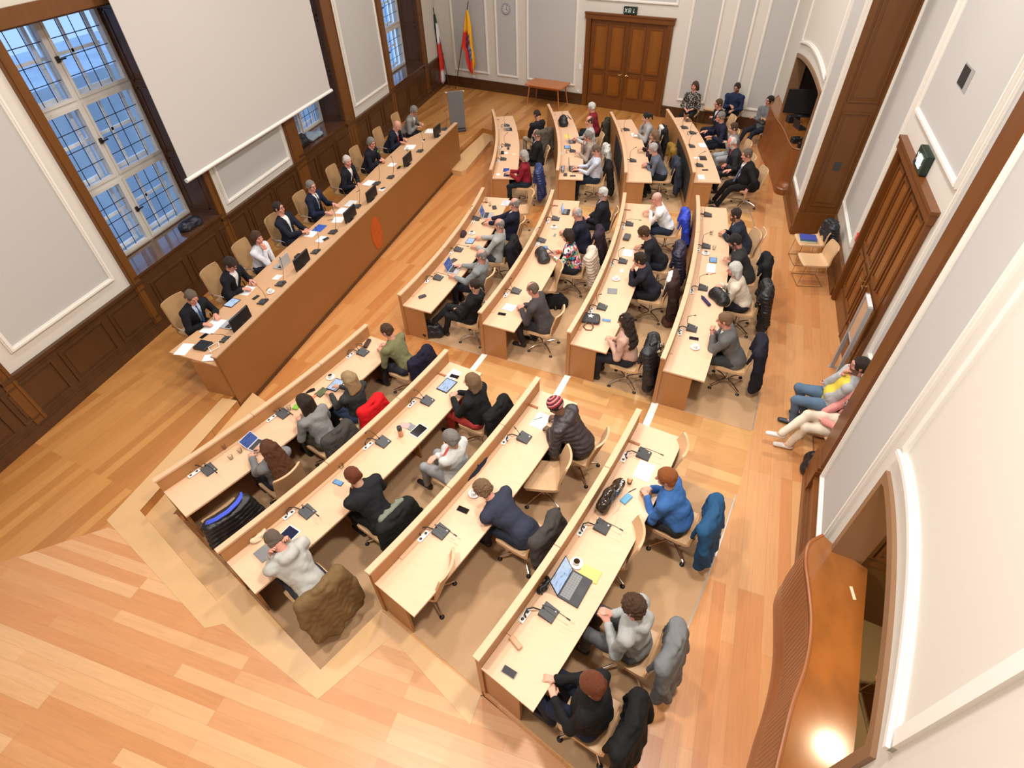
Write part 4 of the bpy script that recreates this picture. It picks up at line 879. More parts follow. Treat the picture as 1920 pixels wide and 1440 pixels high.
def hand(F, w, fd, up, side, curl=.5, sc=1.0, thumb=1):
    """a hand in field F: wrist w, direction fd (to the knuckles), up = back of the hand, side = towards the thumb"""
    w, fd, up, side = [np.array(v, float) for v in (w, fd, up, side)]; fd /= np.linalg.norm(fd); up = up - fd * (up @ fd); up /= np.linalg.norm(up); s2 = np.cross(fd, up); side = s2 if s2 @ side > 0 else -s2
    pc = w + fd * .05 * sc; 
    for k in (-1, 0, 1): F.cap(w + side * k * .012 * sc, w + fd * .085 * sc + side * k * .024 * sc, .0165 * sc, .0135 * sc, k=.012)
    for i, (off, ln) in enumerate(((.030, .070), (.0105, .080), (-.0095, .075), (-.029, .058))):
        b = w + fd * .088 * sc + side * off * sc; a1 = curl * (.55 + .08 * i); a2 = a1 + curl * .9; a3 = a2 + curl * .6; p = b
        for L_, a, r0, r1 in ((.45, a1, .0098, .0090), (.32, a2, .0090, .0083), (.25, a3, .0083, .0074)):
            q = p + (fd * math.cos(a) - up * math.sin(a)) * ln * L_ * sc; F.cap(p, q, r0 * sc, r1 * sc, k=.004); p = q
    b = w + fd * .028 * sc + side * .026 * sc; q = b + (fd * .62 + side * .62 - up * .35) * .046 * sc; F.cap(b, q, .0125 * sc, .0105 * sc, k=.010); F.cap(q, q + (fd * .85 + side * .1 - up * .35) * .034 * sc, .0102 * sc, .0085 * sc, k=.004)
ELEN = (.285, .250)
POSES = {  # wrists (x, y, z above the floor; y relative to hips), finger directions, curl
    'table': (((.10, .44, .80), (-.5, 1, -.05)), ((-.10, .42, .80), (.5, 1, -.05)), .5),
    'clasp': (((.07, .42, .81), (-.75, .8, .0)), ((-.07, .42, .815), (.75, .8, .0)), .9),
    'write': (((.15, .43, .80), (-.55, 1, -.1)), ((-.16, .40, .80), (.45, 1, -.05)), .8),
    'type': (((.10, .46, .81), (-.15, 1, -.1)), ((-.10, .46, .81), (.15, 1, -.1)), .45),
    'wide': (((.24, .44, .80), (-.1, 1, -.05)), ((-.20, .40, .80), (.3, 1, -.05)), .3),
    'cross': (((-.11, .21, .89), (-1, .10, .1)), ((.12, .25, .84), (1, .10, .05)), .35),
    'lap': (((.09, .30, .67), (-.8, .7, -.2)), ((-.09, .31, .68), (.8, .7, -.2)), .8),
    'phone': (((.05, .30, .80), (-.4, .8, .5)), ((-.06, .30, .79), (.4, .8, .5)), .9)}
PEOPLE = {}; GP = 1.12
PERS_N = [0]
def person(key, loc, ang, sd, lean=None, bw=1.0, build=1.0, top=None, trousers=(.02, .02, .025), hair=('short', 'brown'), skin=(.58, .32, .22), pose='table', yaw=0, pitch=12, jacket=None, tie=None, beard=None, glasses=False,
           female=False, res=1.0, shoes=(.02, .018, .016), legs='under', sleeve=1.0, detail=None, extra=None, twist=0, seat=.46, group='people sitting at the curved rows', hood=None, label=None, hem=0.0, tall=1.0):
    """a seated person whose hips are above loc; ang: heading in radians; lean: forward lean in degrees"""
    PERS_N[0] += 1; sn = PERS_N[0]; lean = 12 if lean is None else lean; bw *= 1.07; build *= 1.10
    root = empty('person', loc, fz(ang), label or sd, 'person', group); root.scale = (GP, GP, GP); seat = seat / GP - .006; la = math.radians(lean); H = .09 if not female else .085
    hip = np.array([0, 0, seat + .095]); up = np.array([math.sin(math.radians(twist)) * 0, math.sin(la), math.cos(la)])
    Ls = (.50 if not female else .48) * tall; waist = hip + up * Ls * .33; chest = hip + up * Ls * .70 + np.array([0, .005, 0]); neck = hip + up * Ls
    fl = math.radians(min(lean * .7 + pitch * .4, 45)); hup = np.array([0, math.sin(fl), math.cos(fl)]); hc = neck + hup * .165
    Rh = rzm(math.radians(yaw)) @ rx(-math.radians(pitch + lean * .15)); sw = (.185 if not female else .165) * (.5 + .5 * bw); tw = rzm(math.radians(twist))
    sho = [neck + up * -.078 + np.array([0, .012, 0]) + tw @ np.array([sx * sw, 0, 0]) for sx in (1, -1)]
    P = POSES.get(pose, POSES['table']) if isinstance(pose, str) else pose
    spec = [[tuple(np.array(q[0]) / GP + (0, 0, .012 if q[0][2] > .7 else 0)), q[1]] for q in P[:2]]; curl = P[2]
    hf = hc + Rh @ np.array([0, .10, -.115])
    if pose in ('chin', 'chin1', 'face', 'chinl'):
        spec = [[(.14, .40, .765), (-.5, 1, -.05)], [(-.14, .38, .765), (.5, 1, -.05)]]; curl = .8
        if pose in ('chin', 'chin1'): spec[0] = [tuple(hf + Rh @ np.array([.02, .035, -.085])), (-.1, -.2, 1)]
        if pose in ('chin', 'chinl'): spec[1] = [tuple(hf + Rh @ np.array([-.02, .035, -.085])), (.1, -.2, 1)]
        if pose == 'face':
            for k, sx in ((0, 1), (1, -1)): spec[k] = [tuple(hc + Rh @ np.array([sx * .095, .06, -.11])), (-sx * .1, -.1, 1)]
    wr, el = [], []
    if pose == 'think': spec = [[tuple(hf + Rh @ np.array([.02, .035, -.085])), (-.1, -.2, 1)], [(.08, .13, .66), (1, .1, 0)]]; curl = .8
    for k, sx in ((0, 1), (1, -1)):
        e_, w_ = ik(sho[k], spec[k][0], *ELEN, pole=(sx * (.75 if pose in ('cross', 'lap') else .55), -.25 if spec[k][0][2] < .95 else .2, -1.0)); el.append(e_); wr.append(w_)
    hx = .10 * (.6 + .4 * build)
    knee = [np.array([sx * .13, .41, seat + .055]) for sx in (1, -1)]; ank = [np.array([sx * .12, .43 if legs == 'under' else .36, .09]) for sx in (1, -1)]
    if legs == 'out': ank = [np.array([sx * .12, .62, .09]) for sx in (1, -1)]
    if legs == 'back': ank = [np.array([.10, .22, .09]), np.array([-.12, .34, .09])]
    if legs == 'crossed': knee = [np.array([-.02, .44, seat + .18]), np.array([-.11, .42, seat + .055])]; ank = [np.array([-.18, .68, .34]), np.array([-.10, .52, .09])]
    hj = [hip + np.array([sx * hx, 0, -.005]) for sx in (1, -1)]
    fe = .84 if female else 1.0; B_ = build
    skc = np.array(skin); D = dict(root=root, hip=hip, neck=neck, hc=hc, Rh=Rh, wr=wr, el=el, sho=sho)
    # --- body: one skin surface (coarse under clothes, fine at head and hands)
    parts = []; allp = np.array([hip - .2, hip + .2, neck + .1, *knee, *ank, *sho, *el, *wr]); lo, hi = allp.min(0) - .14, allp.max(0) + .14
    F = Field(lo, hi, .021)
    F.ell(hip + (0, 0, .03), (.135 * B_, .10, .11)); F.ell(waist, (.115 * B_, .085, .12)); F.ell(chest, (.14 * bw, .085, .15), .03, np.array([[1, 0, 0], [0, math.cos(la), -math.sin(la)], up])); F.cap(sho[0], sho[1], .045); F.cap(neck - up * .05, neck + up * .03, .05)
    for k in (0, 1):
        F.cap(hj[k], knee[k], .075, .052); F.cap(knee[k], ank[k], .05, .035); F.cap(sho[k], el[k], .043, .036); F.cap(el[k], wr[k], .036, .027); F.cap(ank[k] + (0, 0, -.03), ank[k] + (0, .13, -.055), .030, .026)
    v, f = F.mesh(); parts.append((v, f, 0))
    hr = .0068 * (1 + .35 * (res > 1.2)); F = Field(hc - .17, hc + .17, hr); F.lo = F.lo; R = Rh
    F = Field(np.minimum(hc - .15, neck - .06), hc + .16, hr)
    def hp(x, y, z): return hc + R @ np.array([x, y, z])
    Mi = R.T
    F.ell(hp(0, -.012, .028), (.074, .091, .088), .02, Mi); F.ell(hp(0, .022, -.045), (.052 * (.95 if female else 1.04), .062, .066), .035, Mi)
    F.cap(hp(0, .065, -.092), hp(0, .060, -.094), .022 if not female else .018, k=.03)
    F.cap(hp(0, .082, .012), hp(0, .106, -.026), .007, .0135, k=.012); F.cap(hp(-.010, .096, -.034), hp(.010, .096, -.034), .007, k=.006)
    for sx in (-1, 1):
        F.ell(hp(sx * .030, .094, .010), (.016, .014, .011), .012, Mi, sub=True); F.cap(hp(sx * .018, .082, .030), hp(sx * .045, .074, .028), .008, k=.012); F.ell(hp(sx * .044, .058, -.030), (.02, .02, .022), .02, Mi)
        F.ell(hp(sx * .076, -.008, -.010), (.009, .019, .031), .006, Mi)
    F.cap(hp(-.020, .083, -.060), hp(.020, .083, -.060), .0075, k=.006); F.cap(hp(-.016, .080, -.070), hp(.016, .080, -.070), .0075, k=.006)
    F.cap(hp(0, -.025, -.06), neck - up * .03, .052 * fe * (.7 + .3 * B_), .060 * fe * (.7 + .3 * B_), k=.03)
    v, f = F.mesh(); parts.append((v, f, 0)); nb = len(parts[0][0])
    for k, sx in ((0, 1), (1, -1)):
        w_, e_ = wr[k], el[k]; fa = (w_ - e_) / np.linalg.norm(w_ - e_); F = Field(w_ - .20, w_ + .20, .0062 * (1.0 if res < 1.2 else 1.3)); s0 = w_ - fa * .13 if sleeve > .8 else e_ + fa * .02
        if sleeve <= .8: F = Field(np.minimum(e_, w_) - .16, np.maximum(e_, w_) + .2, .0085)
        F.cap(s0, w_, .034 * fe, .0225 * fe, k=.01, sq=None); d = np.array(spec[k][1], float); upv = np.array([0, 0, 1.0]) if abs(d[2]) < .7 else np.array([sx * .5, 1.0 if pose == 'face' else .6, 0])
        if abs(d[2]) >= .7 and pose != 'face': upv = np.array([sx * .3, .9, .2])
        hand(F, w_, d, upv, (-sx, .1, .2), curl, .93 if female else 1.03); v, f = F.mesh(); parts.append((v, f, 0))
    nh = len(parts[1][0]); eye = [hp(sx * .030, .084, .010) for sx in (-1, 1)]
    def colf(V):
        c = np.tile(skc, (len(V), 1)).astype(np.float32); q = (V - hc) @ R; hd = np.zeros(len(V), bool); hd[nb:nb + nh] = True
        for e_ in eye:
            d = np.linalg.norm(V - e_, axis=1); m_ = hd & (d < .0125); c[m_] = (.12, .07, .05); m_ = hd & (d >= .0125) & (d < .019); c[m_] = skc * .72
        m_ = hd & (abs(q[:, 0]) < .026) & (q[:, 1] > .07) & (abs(q[:, 2] + .064) < .0095); c[m_] = skc * (.80, .50, .50)
        hcx = np.array(HAIRC[hair[1]]); br = hd & (abs(abs(q[:, 0]) - .032) < .016) & (q[:, 1] > .06) & (abs(q[:, 2] - .031) < .0058); c[br] = hcx * .6 + skc * .25
        m_ = hd & (q[:, 1] > .05) & (abs(q[:, 0]) < .06) & (q[:, 2] < .0) & (q[:, 2] > -.05); c[m_] *= (1.04, .93, .93)
        if beard:
            m_ = hd & (q[:, 2] < -.030) & (q[:, 1] > -.005) & (q[:, 2] > -.13) & ~((abs(q[:, 0]) < .018) & (q[:, 2] > -.078) & (q[:, 2] < -.052)) & ((abs(q[:, 0]) > .035) | (q[:, 2] < -.045)); c[m_] = np.array(HAIRC[beard]) * .75 + skc * .2
        if hair[0] in ('bald', 'fringe', 'thin', 'buzz'):
            m_ = hd & (q[:, 2] > .045) & (q[:, 1] < .06) if hair[0] == 'buzz' else hd & (q[:, 2] > .0) & (q[:, 1] < -.03)
            if hair[0] != 'bald': c[m_] = c[m_] * .55 + hcx * .45
        return c
    obj('body', to_mesh('body', parts, [skin_mat()], colf), root)
    # --- hair
    st = hair[0]; hm = hair_mat(hair[1]); HR = hr * 1.15
    if st not in ('bald', 'beanie', 'buzz'):
        low = {'bob': -.16, 'long': -.42, 'wavy': -.45, 'pony': -.12, 'shoulder': -.24}.get(st, -.12); F = Field(np.minimum(hc + (-.19, -.26, low - .04), hc - .16), hc + (.16, .17, .17), HR)
        if st in ('bob', 'long', 'wavy', 'shoulder'):
            F.ell(hp(0, -.018, .030), (.087, .100, .098), .02, Mi); ln = {'bob': .105, 'long': .34, 'wavy': .36, 'shoulder': .19}[st]
            for sx in (-1, -.5, 0, .5, 1):
                a = hp(sx * .066, -.045 - .03 * (1 - abs(sx)), .0); b = a + np.array([sx * .022 * (1 if ln < .2 else 1.6), -.035 - (.075 if ln > .2 else 0), -ln]) + R @ np.array([0, -.0, 0]); F.cap(a, b, .042, .030 if ln < .3 else .050, k=.035)
            for sx in (-1, 1): F.cap(hp(sx * .076, .005, .02), hp(sx * .082, .012, -.07), .020, .015, k=.02)
            F.ell(hp(0, .088, -.018), (.056, .06, .062), .012, Mi, sub=True)
            if st in ('wavy',): F.wave(.009, 62, sn)
            elif st == 'long': F.wave(.004, 55, sn, (1.4, 1.4, .4))
            else: F.wave(.0022, 60, sn, (1.4, 1.4, .3))
        elif st == 'pony':
            F.ell(hp(0, -.016, .032), (.081, .096, .093), .02, Mi); F.ell(hp(0, -.13, .02), (.035, .04, .035), .02, Mi); F.cap(hp(0, -.14, .01), hp(0, -.15, -.09), .026, .014, k=.02); F.ell(hp(0, .095, -.03), (.068, .065, .085), .012, Mi, sub=True); F.ell(hp(0, .03, -.10), (.09, .09, .09), .012, Mi, sub=True)
        else:
            th = {'short': .010, 'curly': .020, 'thick': .017, 'thin': .006, 'buzz': .004, 'fringe': .007, 'neat': .011, 'womanshort': .018, 'floppy': .019}.get(st, .010)
            F.ell(hp(0, -.015, .024), (.075 + th, .090 + th, .085 + th), .02, Mi); F.cap(hp(-.05, -.055, -.03), hp(.05, -.055, -.03), .030 + th * .6, k=.02)
            F.ell(hp(0, .108, .0), (.080, .062, .084 if st != 'womanshort' else .070), .012, Mi, sub=True); F.ell(hp(0, .03, -.105), (.10, .085, .078), .012, Mi, sub=True)
            for sx in (-1, 1): F.ell(hp(sx * .082, .0, -.014), (.018, .026, .034), .006, Mi, sub=True); F.cap(hp(sx * .074, .020, .03), hp(sx * .075, .018, -.005), .006, k=.008)
            if st in ('fringe',): F.ell(hp(0, .015, .095), (.066, .092, .075), .012, Mi, sub=True)
            if st == 'thin': F.ell(hp(0, .065, .085), (.052, .055, .055), .012, Mi, sub=True)
            if st == 'floppy': F.cap(hp(-.05, .075, .075), hp(.045, .085, .07), .024, k=.02)
            if st == 'curly': F.wave(.0065, 120, sn)
            else: F.wave(.0018, 85, sn)
        v, f = F.mesh()
        if len(v): obj('hair', to_mesh('hair', [(v, f, 0)], [hm]), root)
    if st == 'beanie':
        F = Field(hc - .16, hc + .17, .007); F.ell(hp(0, -.018, .045), (.100, .112, .098), .02, Mi); F.ell(hp(0, .03, -.09), (.14, .14, .098), .008, Mi, sub=True); v, f = F.mesh()
        mt = bpy.data.materials.new('knitted_cap'); mt.use_nodes = True; N, L = nod(mt); b = N['Principled BSDF']; b.inputs['Roughness'].default_value = .9; a = N.new('ShaderNodeVertexColor'); a.layer_name = 'Col'; L.new(a.outputs[0], b.inputs[0])
        def cc(V):
            q = (V - hc) @ R; rr = np.sqrt(q[:, 0] ** 2 + (q[:, 1] + .018) ** 2) + np.maximum(0, .10 - q[:, 2]) * .55; k = np.floor(rr / .0135).astype(int) % 3; pal = np.array([(.30, .015, .02), (.02, .008, .01), (.62, .25, .25)]); return pal[k]
        obj('knitted_cap', to_mesh('knitted_cap', [(v, f, 0)], [mt], cc), root)
    if glasses:
        m = MB()
        for sx in (-1, 1): m.tube([tuple(hp(sx * .031 + .020 * math.cos(a), .103 - .004 * abs(math.cos(a)), .010 + .015 * math.sin(a))) for a in [2 * PI * i / 12 for i in range(12)]], .0019, 5, closed=True); m.tube([tuple(hp(sx * .051, .100, .013)), tuple(hp(sx * .078, .06, .012)), tuple(hp(sx * .080, -.01, .010))], .0019, 5)
        m.tube([tuple(hp(-.011, .104, .012)), tuple(hp(.011, .104, .012))], .0019, 5); m.build('glasses', BLACK, root, True)
    # --- clothes
    h = .0115 * res; Fd0 = np.array([0, math.cos(la), -math.sin(la)]); MT = np.array([[1, 0, 0], Fd0, up])
    def torso(F, g, sl=1.0, sg=None, hem_=0.0, arms=True):
        sg = g if sg is None else sg
        F.ell(hip + (0, -.005, .045), (.140 * B_ + g, .112 * (.5 + .5 * B_) + g, .125 + g), .05); F.ell(waist + up * .02, (.125 * B_ + g, .098 * B_ ** 1.6 + g, .16 + g), .05, MT); F.ell(chest, (.158 * bw * fe ** .3 + g, .108 * (.6 + .4 * B_) + g, .165 + g), .05, MT)
        if female: F.ell(chest + Fd0 * .075 - up * .02, (.115 + g, .05 + g, .065 + g), .05, MT)
        F.cap(sho[0], sho[1], .052 + g * .6, k=.05); F.cap(neck - up * .09, neck - up * .03, .075 + g, (.058 if not (jacket and g < .003) else .046) + g, k=.04)
        if B_ > 1.27: F.ell(waist + Fd0 * .045 * B_ - up * .02, (.125 * B_ + g, .09 * B_ + g, .12 + g), .05, MT)
        F.ell(neck - up * .075, (sw * .86 + g, .066 + g, .045 + g), .05, MT)
        if arms: sleeves_(F, sl, sg)
        if hem_: F.ell(hip + (0, -.03, -.03), (.16 * B_ + g, .125 * B_ + g, .10 + hem_), .05)
    def sleeves_(F, sl, sg):
        for k in (0, 1):
            F.cap(sho[k], el[k], .050 + sg, .042 + sg, k=.03); e2 = el[k] + (wr[k] - el[k]) * sl
            if sl > 0: F.cap(el[k], e2, .042 + sg, (.042 + (.029 - .042) * sl) + sg, k=.02)
    ca, cb = allp.min(0) - .17, allp.max(0) + .17; ca = np.array([ca[0], ca[1], seat - .06]); cb = np.array([cb[0], cb[1], neck[2] + .12])
    def gname(nm): return nm
    nm, tc_, tk = top[0], top[1], (top[2] if len(top) > 2 else 'plain'); tc2 = top[3] if len(top) > 3 else None
    g0 = {'shirt': .004, 'sweater': .012, 'hoodie': .018, 'puffer_jacket': .028, 'blouse': .006, 'cardigan': .014, 'jumper': .012, 'tshirt': .006, 'jacket': .016}.get(nm, .01)
    F = Field(ca, cb, h); torso(F, g0 if not jacket else -.008, sleeve * .93 if sleeve > .1 else 0, (-.004 if jacket else g0 * .8), hem)
    if nm == 'puffer_jacket': F.ridges(.012, .055, 2, sn)
    if not jacket: F.wave(.0042 + .0022 * (nm in ('hoodie', 'sweater', 'jumper')), 26, sn); F.wave(.0016, 62, sn + 5)
    F.cap(neck - up * .005, neck + hup * .09, .047 * (.8 + .2 * B_), .05, k=.006, sub=True)
    if hood or nm == 'hoodie':
        a = neck + up * .01 + np.array([0, -math.cos(la), math.sin(la)]) * .055
        for q0, q1 in (((-.085, .02), (-.06, -.045)), ((-.06, -.045), (.06, -.045)), ((.06, -.045), (.085, .02))): F.cap(a + (q0[0], q0[1] - .01, -.01), a + (q1[0], q1[1] - .01, -.015), .034, k=.03)
        F.ell(a + np.array([0, -math.cos(la), math.sin(la)]) * .05 - up * .06, (.10, .045 + .03 * math.sin(la), .075 - .02 * math.sin(la)), .03)
    elif nm in ('shirt',) :
        tb = lambda x, y, z: neck + np.array([x, 0, 0]) + np.array([0, math.cos(la), -math.sin(la)]) * y + up * z
        for sx in (-1, 1): F.cap(tb(sx * .052, .004, .014), tb(sx * .018, .062, -.012), .011, k=.008); F.cap(tb(sx * .052, .004, .014), tb(0, -.044, .022), .010 if not jacket else .007, k=.008)
    if beard == 'scarf': pass
    v, f = F.mesh(); obj(gname(nm), to_mesh(nm, [(v, f, 0)], [cloth(tc_, tk, tc2)]), root)
    if jacket:
        F = Field(ca, cb, h); torso(F, .017, .90, .014, .035 + hem, arms=False)
        vt = chest + up * .12; Fd = np.array([0, math.cos(la), -math.sin(la)])
        # open front: remove a wedge that widens towards the neck
        X, Y, Z = F.ax[0][:, None, None], F.ax[1][None, :, None], F.ax[2][None, None, :]; lowp = hip + up * (.10 if jacket[0] != 'open' else -.1); wd = .085 if jacket[0] != 'open' else .11
        s_ = np.clip(((Y - lowp[1]) * up[1] + (Z - lowp[2]) * up[2]) / (Ls * .9), 0, 1.3); fr = (Y - chest[1]) * Fd[1] + (Z - chest[2]) * Fd[2]; wg = (np.abs(X) - (wd * s_ + (.05 if jacket[0] == 'open' else 0)) * (.9 if jacket[0] != 'open' else 1)) ; d = np.maximum(wg, -(fr - .02)); F.F = np.maximum(F.F, -d.astype(np.float32)); sleeves_(F, .90, .015); F.wave(.0044, 22, sn + 3); F.wave(.0016, 58, sn)
        F.cap(neck + up * .05 + (0, .012, 0), neck + hup * .12, .052, .055, k=.006, sub=True)
        v, f = F.mesh(); jn = {'open': 'open_jacket'}.get(jacket[0], 'suit_jacket'); obj(jn, to_mesh(jn, [(v, f, 0)], [cloth(jacket[1], jacket[2] if len(jacket) > 2 else 'plain', jacket[3] if len(jacket) > 3 else None)]), root)
    if tie:
        Fd = np.array([0, math.cos(la), -math.sin(la)]); m = MB(); q0 = neck + up * -.012 + Fd * .068; q1 = hip + up * .16 + Fd * (.125 * B_ ** 1.6 + .03); F = Field(np.minimum(q0, q1) - .06, np.maximum(q0, q1) + .06, .0085)
        F.cap(q0, q0 - up * .03, .017, .011, k=.005); mid = chest + Fd * (.112 * (.6 + .4 * B_) + .02); F.cap(q0 - up * .02, mid, .012, .019, k=.01); F.cap(mid, q1, .019, .024, k=.01); field_obj('tie', F, cloth(tie, 'shiny'), root)
    lo = np.array([-.32, -.22, .02]); hi2 = np.array([.32, max(a[1] for a in ank) + .25, seat + .26]); F = Field(lo, hi2, h)
    F.ell(hip + (0, -.01, -.0), (.152 * B_, .125, .095), .05)
    for k in (0, 1): F.cap(hj[k], knee[k], .088 * (.4 + .6 * B_), .064, k=.03); F.cap(knee[k], ank[k] + (0, 0, .0), .063, .048, k=.02)
    F.wave(.0046, 24, sn + 7); v, f = F.mesh(); pn = 'skirt' if trousers == 'skirt' else 'trousers'; obj('trousers', to_mesh('trousers', [(v, f, 0)], [cloth(trousers)]), root)
    for k in (0, 1):
        a = ank[k]; F = Field(a + (-.08, -.13, -.12), a + (.08, .24, .06), .010); F.cap(a + (0, -.025, -.045), a + (0, .155, -.055), .041, .034, k=.02, sq=(1, 1, .85)); F.cap(a + (0, -.015, -.01), a + (0, -.02, -.04), .036, .034, k=.02); F.cut(a + (0, 0, -.088), (0, 0, -1)); v, f = F.mesh(); obj('shoe', to_mesh('shoe', [(v, f, 0)], [pm('shoe_%s' % (shoes,), shoes, .4)]), root)
    PEOPLE[key] = D; return root
# ------------------------------------------------------------------ coats hung over chair backs
COATN = [0]
def coat(loc, ang, label, col, kind='coat', mk='plain', col2=None, length=.62, width=.26, top=.935, group='coats hung over the chair backs', nm='coat', sleeves=True, hoodfur=None, droop=0.0):
    """garment draped over the back of a chair whose floor point is loc"""
    COATN[0] += 1; sn = COATN[0]; root = empty(nm, loc, fz(ang), label, 'coat', group); yb = -.335; h = .0125; length *= 1.1; z0 = top - length
    F = Field((-.46, -.66, max(.05, z0 - .14)), (.46, -.05, top + .17), h); pf = kind == 'puffer'
    cv = lambda u: .045 * u * u
    for i in range(6):
        u0, u1 = -1 + i / 3, -1 + (i + 1) / 3; F.cap((u0 * width * .9, yb + cv(u0), top + .008 - .02 * u0 * u0), (u1 * width * .9, yb + cv(u1), top + .008 - .02 * u1 * u1), .050, k=.03)
    for i in range(9):
        u = -1 + i / 4; x = u * width * .86; F.cap((x, yb - .045 + cv(u), top - .04), (x * 1.14, yb - .12 - .026 * math.sin(i * 2.3 + sn) + cv(u), z0 + .05 * math.sin(i * 1.3 + sn)), .056, .066, k=.05)
    for i in range(8):
        u = -1 + i * 2 / 7; x = u * width * .82; F.cap((x, yb + .04 + cv(u), top - .01), (x, yb + .072 + cv(u), top - .25 + .03 * math.sin(i * 2 + sn)), .030, .028, k=.04)
    if sleeves:
        for sx in (-1, 1): F.cap((sx * width * .98, yb + .01, top - .03), (sx * (width * 1.16), yb - .05, top - .28), .060, .060, k=.05); F.cap((sx * width * 1.16, yb - .05, top - .28), (sx * (width * 1.08 + .01 * math.sin(sn)), yb - .13, top - .54 - droop), .060, .050, k=.02)
    for sx in (-1, 1): F.cap((sx * .085, yb - .015, top + .035), (0, yb - .045, top + .055), .028, .026, k=.02); F.cap((sx * .085, yb - .015, top + .035), (sx * .10, yb + .05, top - .05), .026, .020, k=.02)
    if pf: F.ridges(.016, .062, 2, sn); F.wave(.003, 34, sn)
    else: F.wave(.0065, 21, sn, (1, 1, .35)); F.wave(.0025, 48, sn + 2)
    mt = cloth(col, 'shiny' if pf else mk, col2); v, f = F.mesh(); obj('coat_shell' if nm == 'coat' else 'jacket_shell', to_mesh('coat_shell', [(v, f, 0)], [mt]), root)
    if hoodfur:
        F = Field((-.2, -.55, top - .25), (.25, -.2, top + .15), .010); P = [(.0, yb - .14, top + .03), (.09, yb - .13, top + .0), (.12, yb - .15, top - .08), (.05, yb - .17, top - .14), (-.05, yb - .16, top - .12), (-.09, yb - .14, top - .04)]
        for a, b in zip(P, P[1:]): F.cap(a, b, .030, k=.02)
        F.wave(.010, 95, sn); field_obj('fur_trim', F, cloth(hoodfur, 'fleck', (.10, .07, .04)), root)
        F = Field((-.22, -.56, top - .25), (.25, -.2, top + .12), .012); F.ell((.02, yb - .10, top - .05), (.12, .06, .11), .02); F.wave(.004, 40, sn); field_obj('hood', F, mt, root)
    return root
# ------------------------------------------------------------------ the people
WHO = {}
S1, S2, S3, SD = (.60, .335, .235), (.53, .275, .175), (.64, .30, .22), (.17, .08, .045)
NAVY, BLK, CHAR, GRY, LGRY, WHI = (.012, .014, .032), (.010, .010, .011), (.030, .030, .034), (.13, .13, .135), (.38, .38, .375), (.78, .78, .78)
def rowp(key, px, py, who, label, hip=1.0, face=0, ch=True, chl=None, clab=None, res=None, **kw):
    r = int(key[1]); lv = LV[r]; phi = .25; off = .665 * GP; bx = (kw.get('female', False))
    for _ in range(8):
        z = lv + .553 + off * math.cos(phi); Hd = at(px, py, z); rh, th = topol(Hd); fwd = (RR[r] + hip) - rh; phi = math.asin(max(-.20, min(.80, fwd / off)))
    ang = math.radians(th + 180 + face); f = Vector((math.cos(ang), math.sin(ang), 0)); loc = Vector((Hd.x, Hd.y, 0)) - f * off * math.sin(phi); loc.z = lv
    if res is None: res = {'L': 1.0, 'M': 1.25, 'T': 1.5}[key[0]]
    WHO[key] = who; person(key, loc, ang, label, lean=math.degrees(phi), res=res, label=label, **kw)
    PEOPLE[key].update(loc=loc, ang=ang, th=th)
    if ch: chair(loc, ang, clab or 'tan leather swivel chair on which the %s sits' % who)
    return loc, ang
def coat_on(key, label, col, **kw):
    d = PEOPLE[key]; return coat(d['loc'], d['ang'], label, col, **kw)
def free_chair(px, py, r, zc, label, turn=0, hip=None):
    """empty chair; px, py is the middle of its seat or back at height zc"""
    p = at(px, py, LV[r] + zc); rr, th = topol(p); ang = math.radians(th + 180 + turn); f = Vector((math.cos(ang), math.sin(ang), 0)); loc = p + f * (.28 if zc > .6 else 0); loc.z = LV[r]
    chair(loc, ang, label); return loc, ang
# nearest block
rowp('L1a', 724, 620, 'man in olive shirt', 'man with short brown hair and an olive green shirt in the front row', bw=1.05, top=('shirt', (.17, .165, .075)), trousers=(.03, .03, .04), hair=('short', 'brown'), skin=S3, yaw=12, hip=1.0)
rowp('L1b', 655, 710, 'blonde woman in black', 'blonde woman in a black top reading a tablet in the front row', female=True, top=('blouse', (.035, .037, .035)), trousers=(.04, .06, .12), hair=('shoulder', 'blond'), pose='type', yaw=10, pitch=20, hip=1.02)
rowp('L1c', 569, 752, 'brunette in grey jumper', 'brunette in a light grey jumper bending over the front desk', female=True, top=('jumper', (.24, .235, .225), 'knit'), trousers=(.06, .055, .03), hair=('shoulder', 'dark'), pose='table', yaw=8, pitch=22)
rowp('L1d', 506, 842, 'long-haired woman in grey', 'woman with very long reddish brown hair and grey cardigan in the front row', female=True, top=('cardigan', (.20, .20, .20), 'knit'), trousers=(.03, .03, .035), hair=('long', 'redbrown'), pose='table', pitch=22)
rowp('L2a', 885, 713, 'fair-haired woman in black cardigan', 'fair-haired woman in a black cardigan touching a tablet', female=True, build=1.25, bw=1.1, top=('cardigan', (.012, .012, .013)), trousers=(.45, .05, .04), hair=('bob', 'light'), glasses=True, pose='clasp', yaw=10, hip=1.05)
rowp('L2b', 849, 822, 'grey-haired woman in white cardigan', 'grey-haired woman with folded arms in a white cardigan over a red top', female=True, build=1.1, top=('blouse', (.60, .10, .09)), jacket=('open', (.62, .63, .60)), trousers=(.30, .30, .30), hair=('womanshort', 'grey'), skin=S1, pose='cross', hip=1.35, pitch=25)
rowp('L2c', 661, 892, 'man in black suit with brown hair', 'brown-haired man in a black suit holding his glasses over the desk', bw=1.1, top=('shirt', WHI), jacket=('suit', (.014, .014, .017)), trousers=(.012, .012, .014), hair=('short', 'auburn'), pose='chinl', pitch=20, legs='back')
rowp('L2d', 514, 1012, 'man in light grey hoodie', 'man in a light grey hooded sweatshirt bent over the second desk, head in his hands', bw=1.05, top=('hoodie', (.44, .43, .39)), trousers=(.03, .035, .045), hair=('thin', 'greybrown'), skin=S3, pose='face', pitch=45)
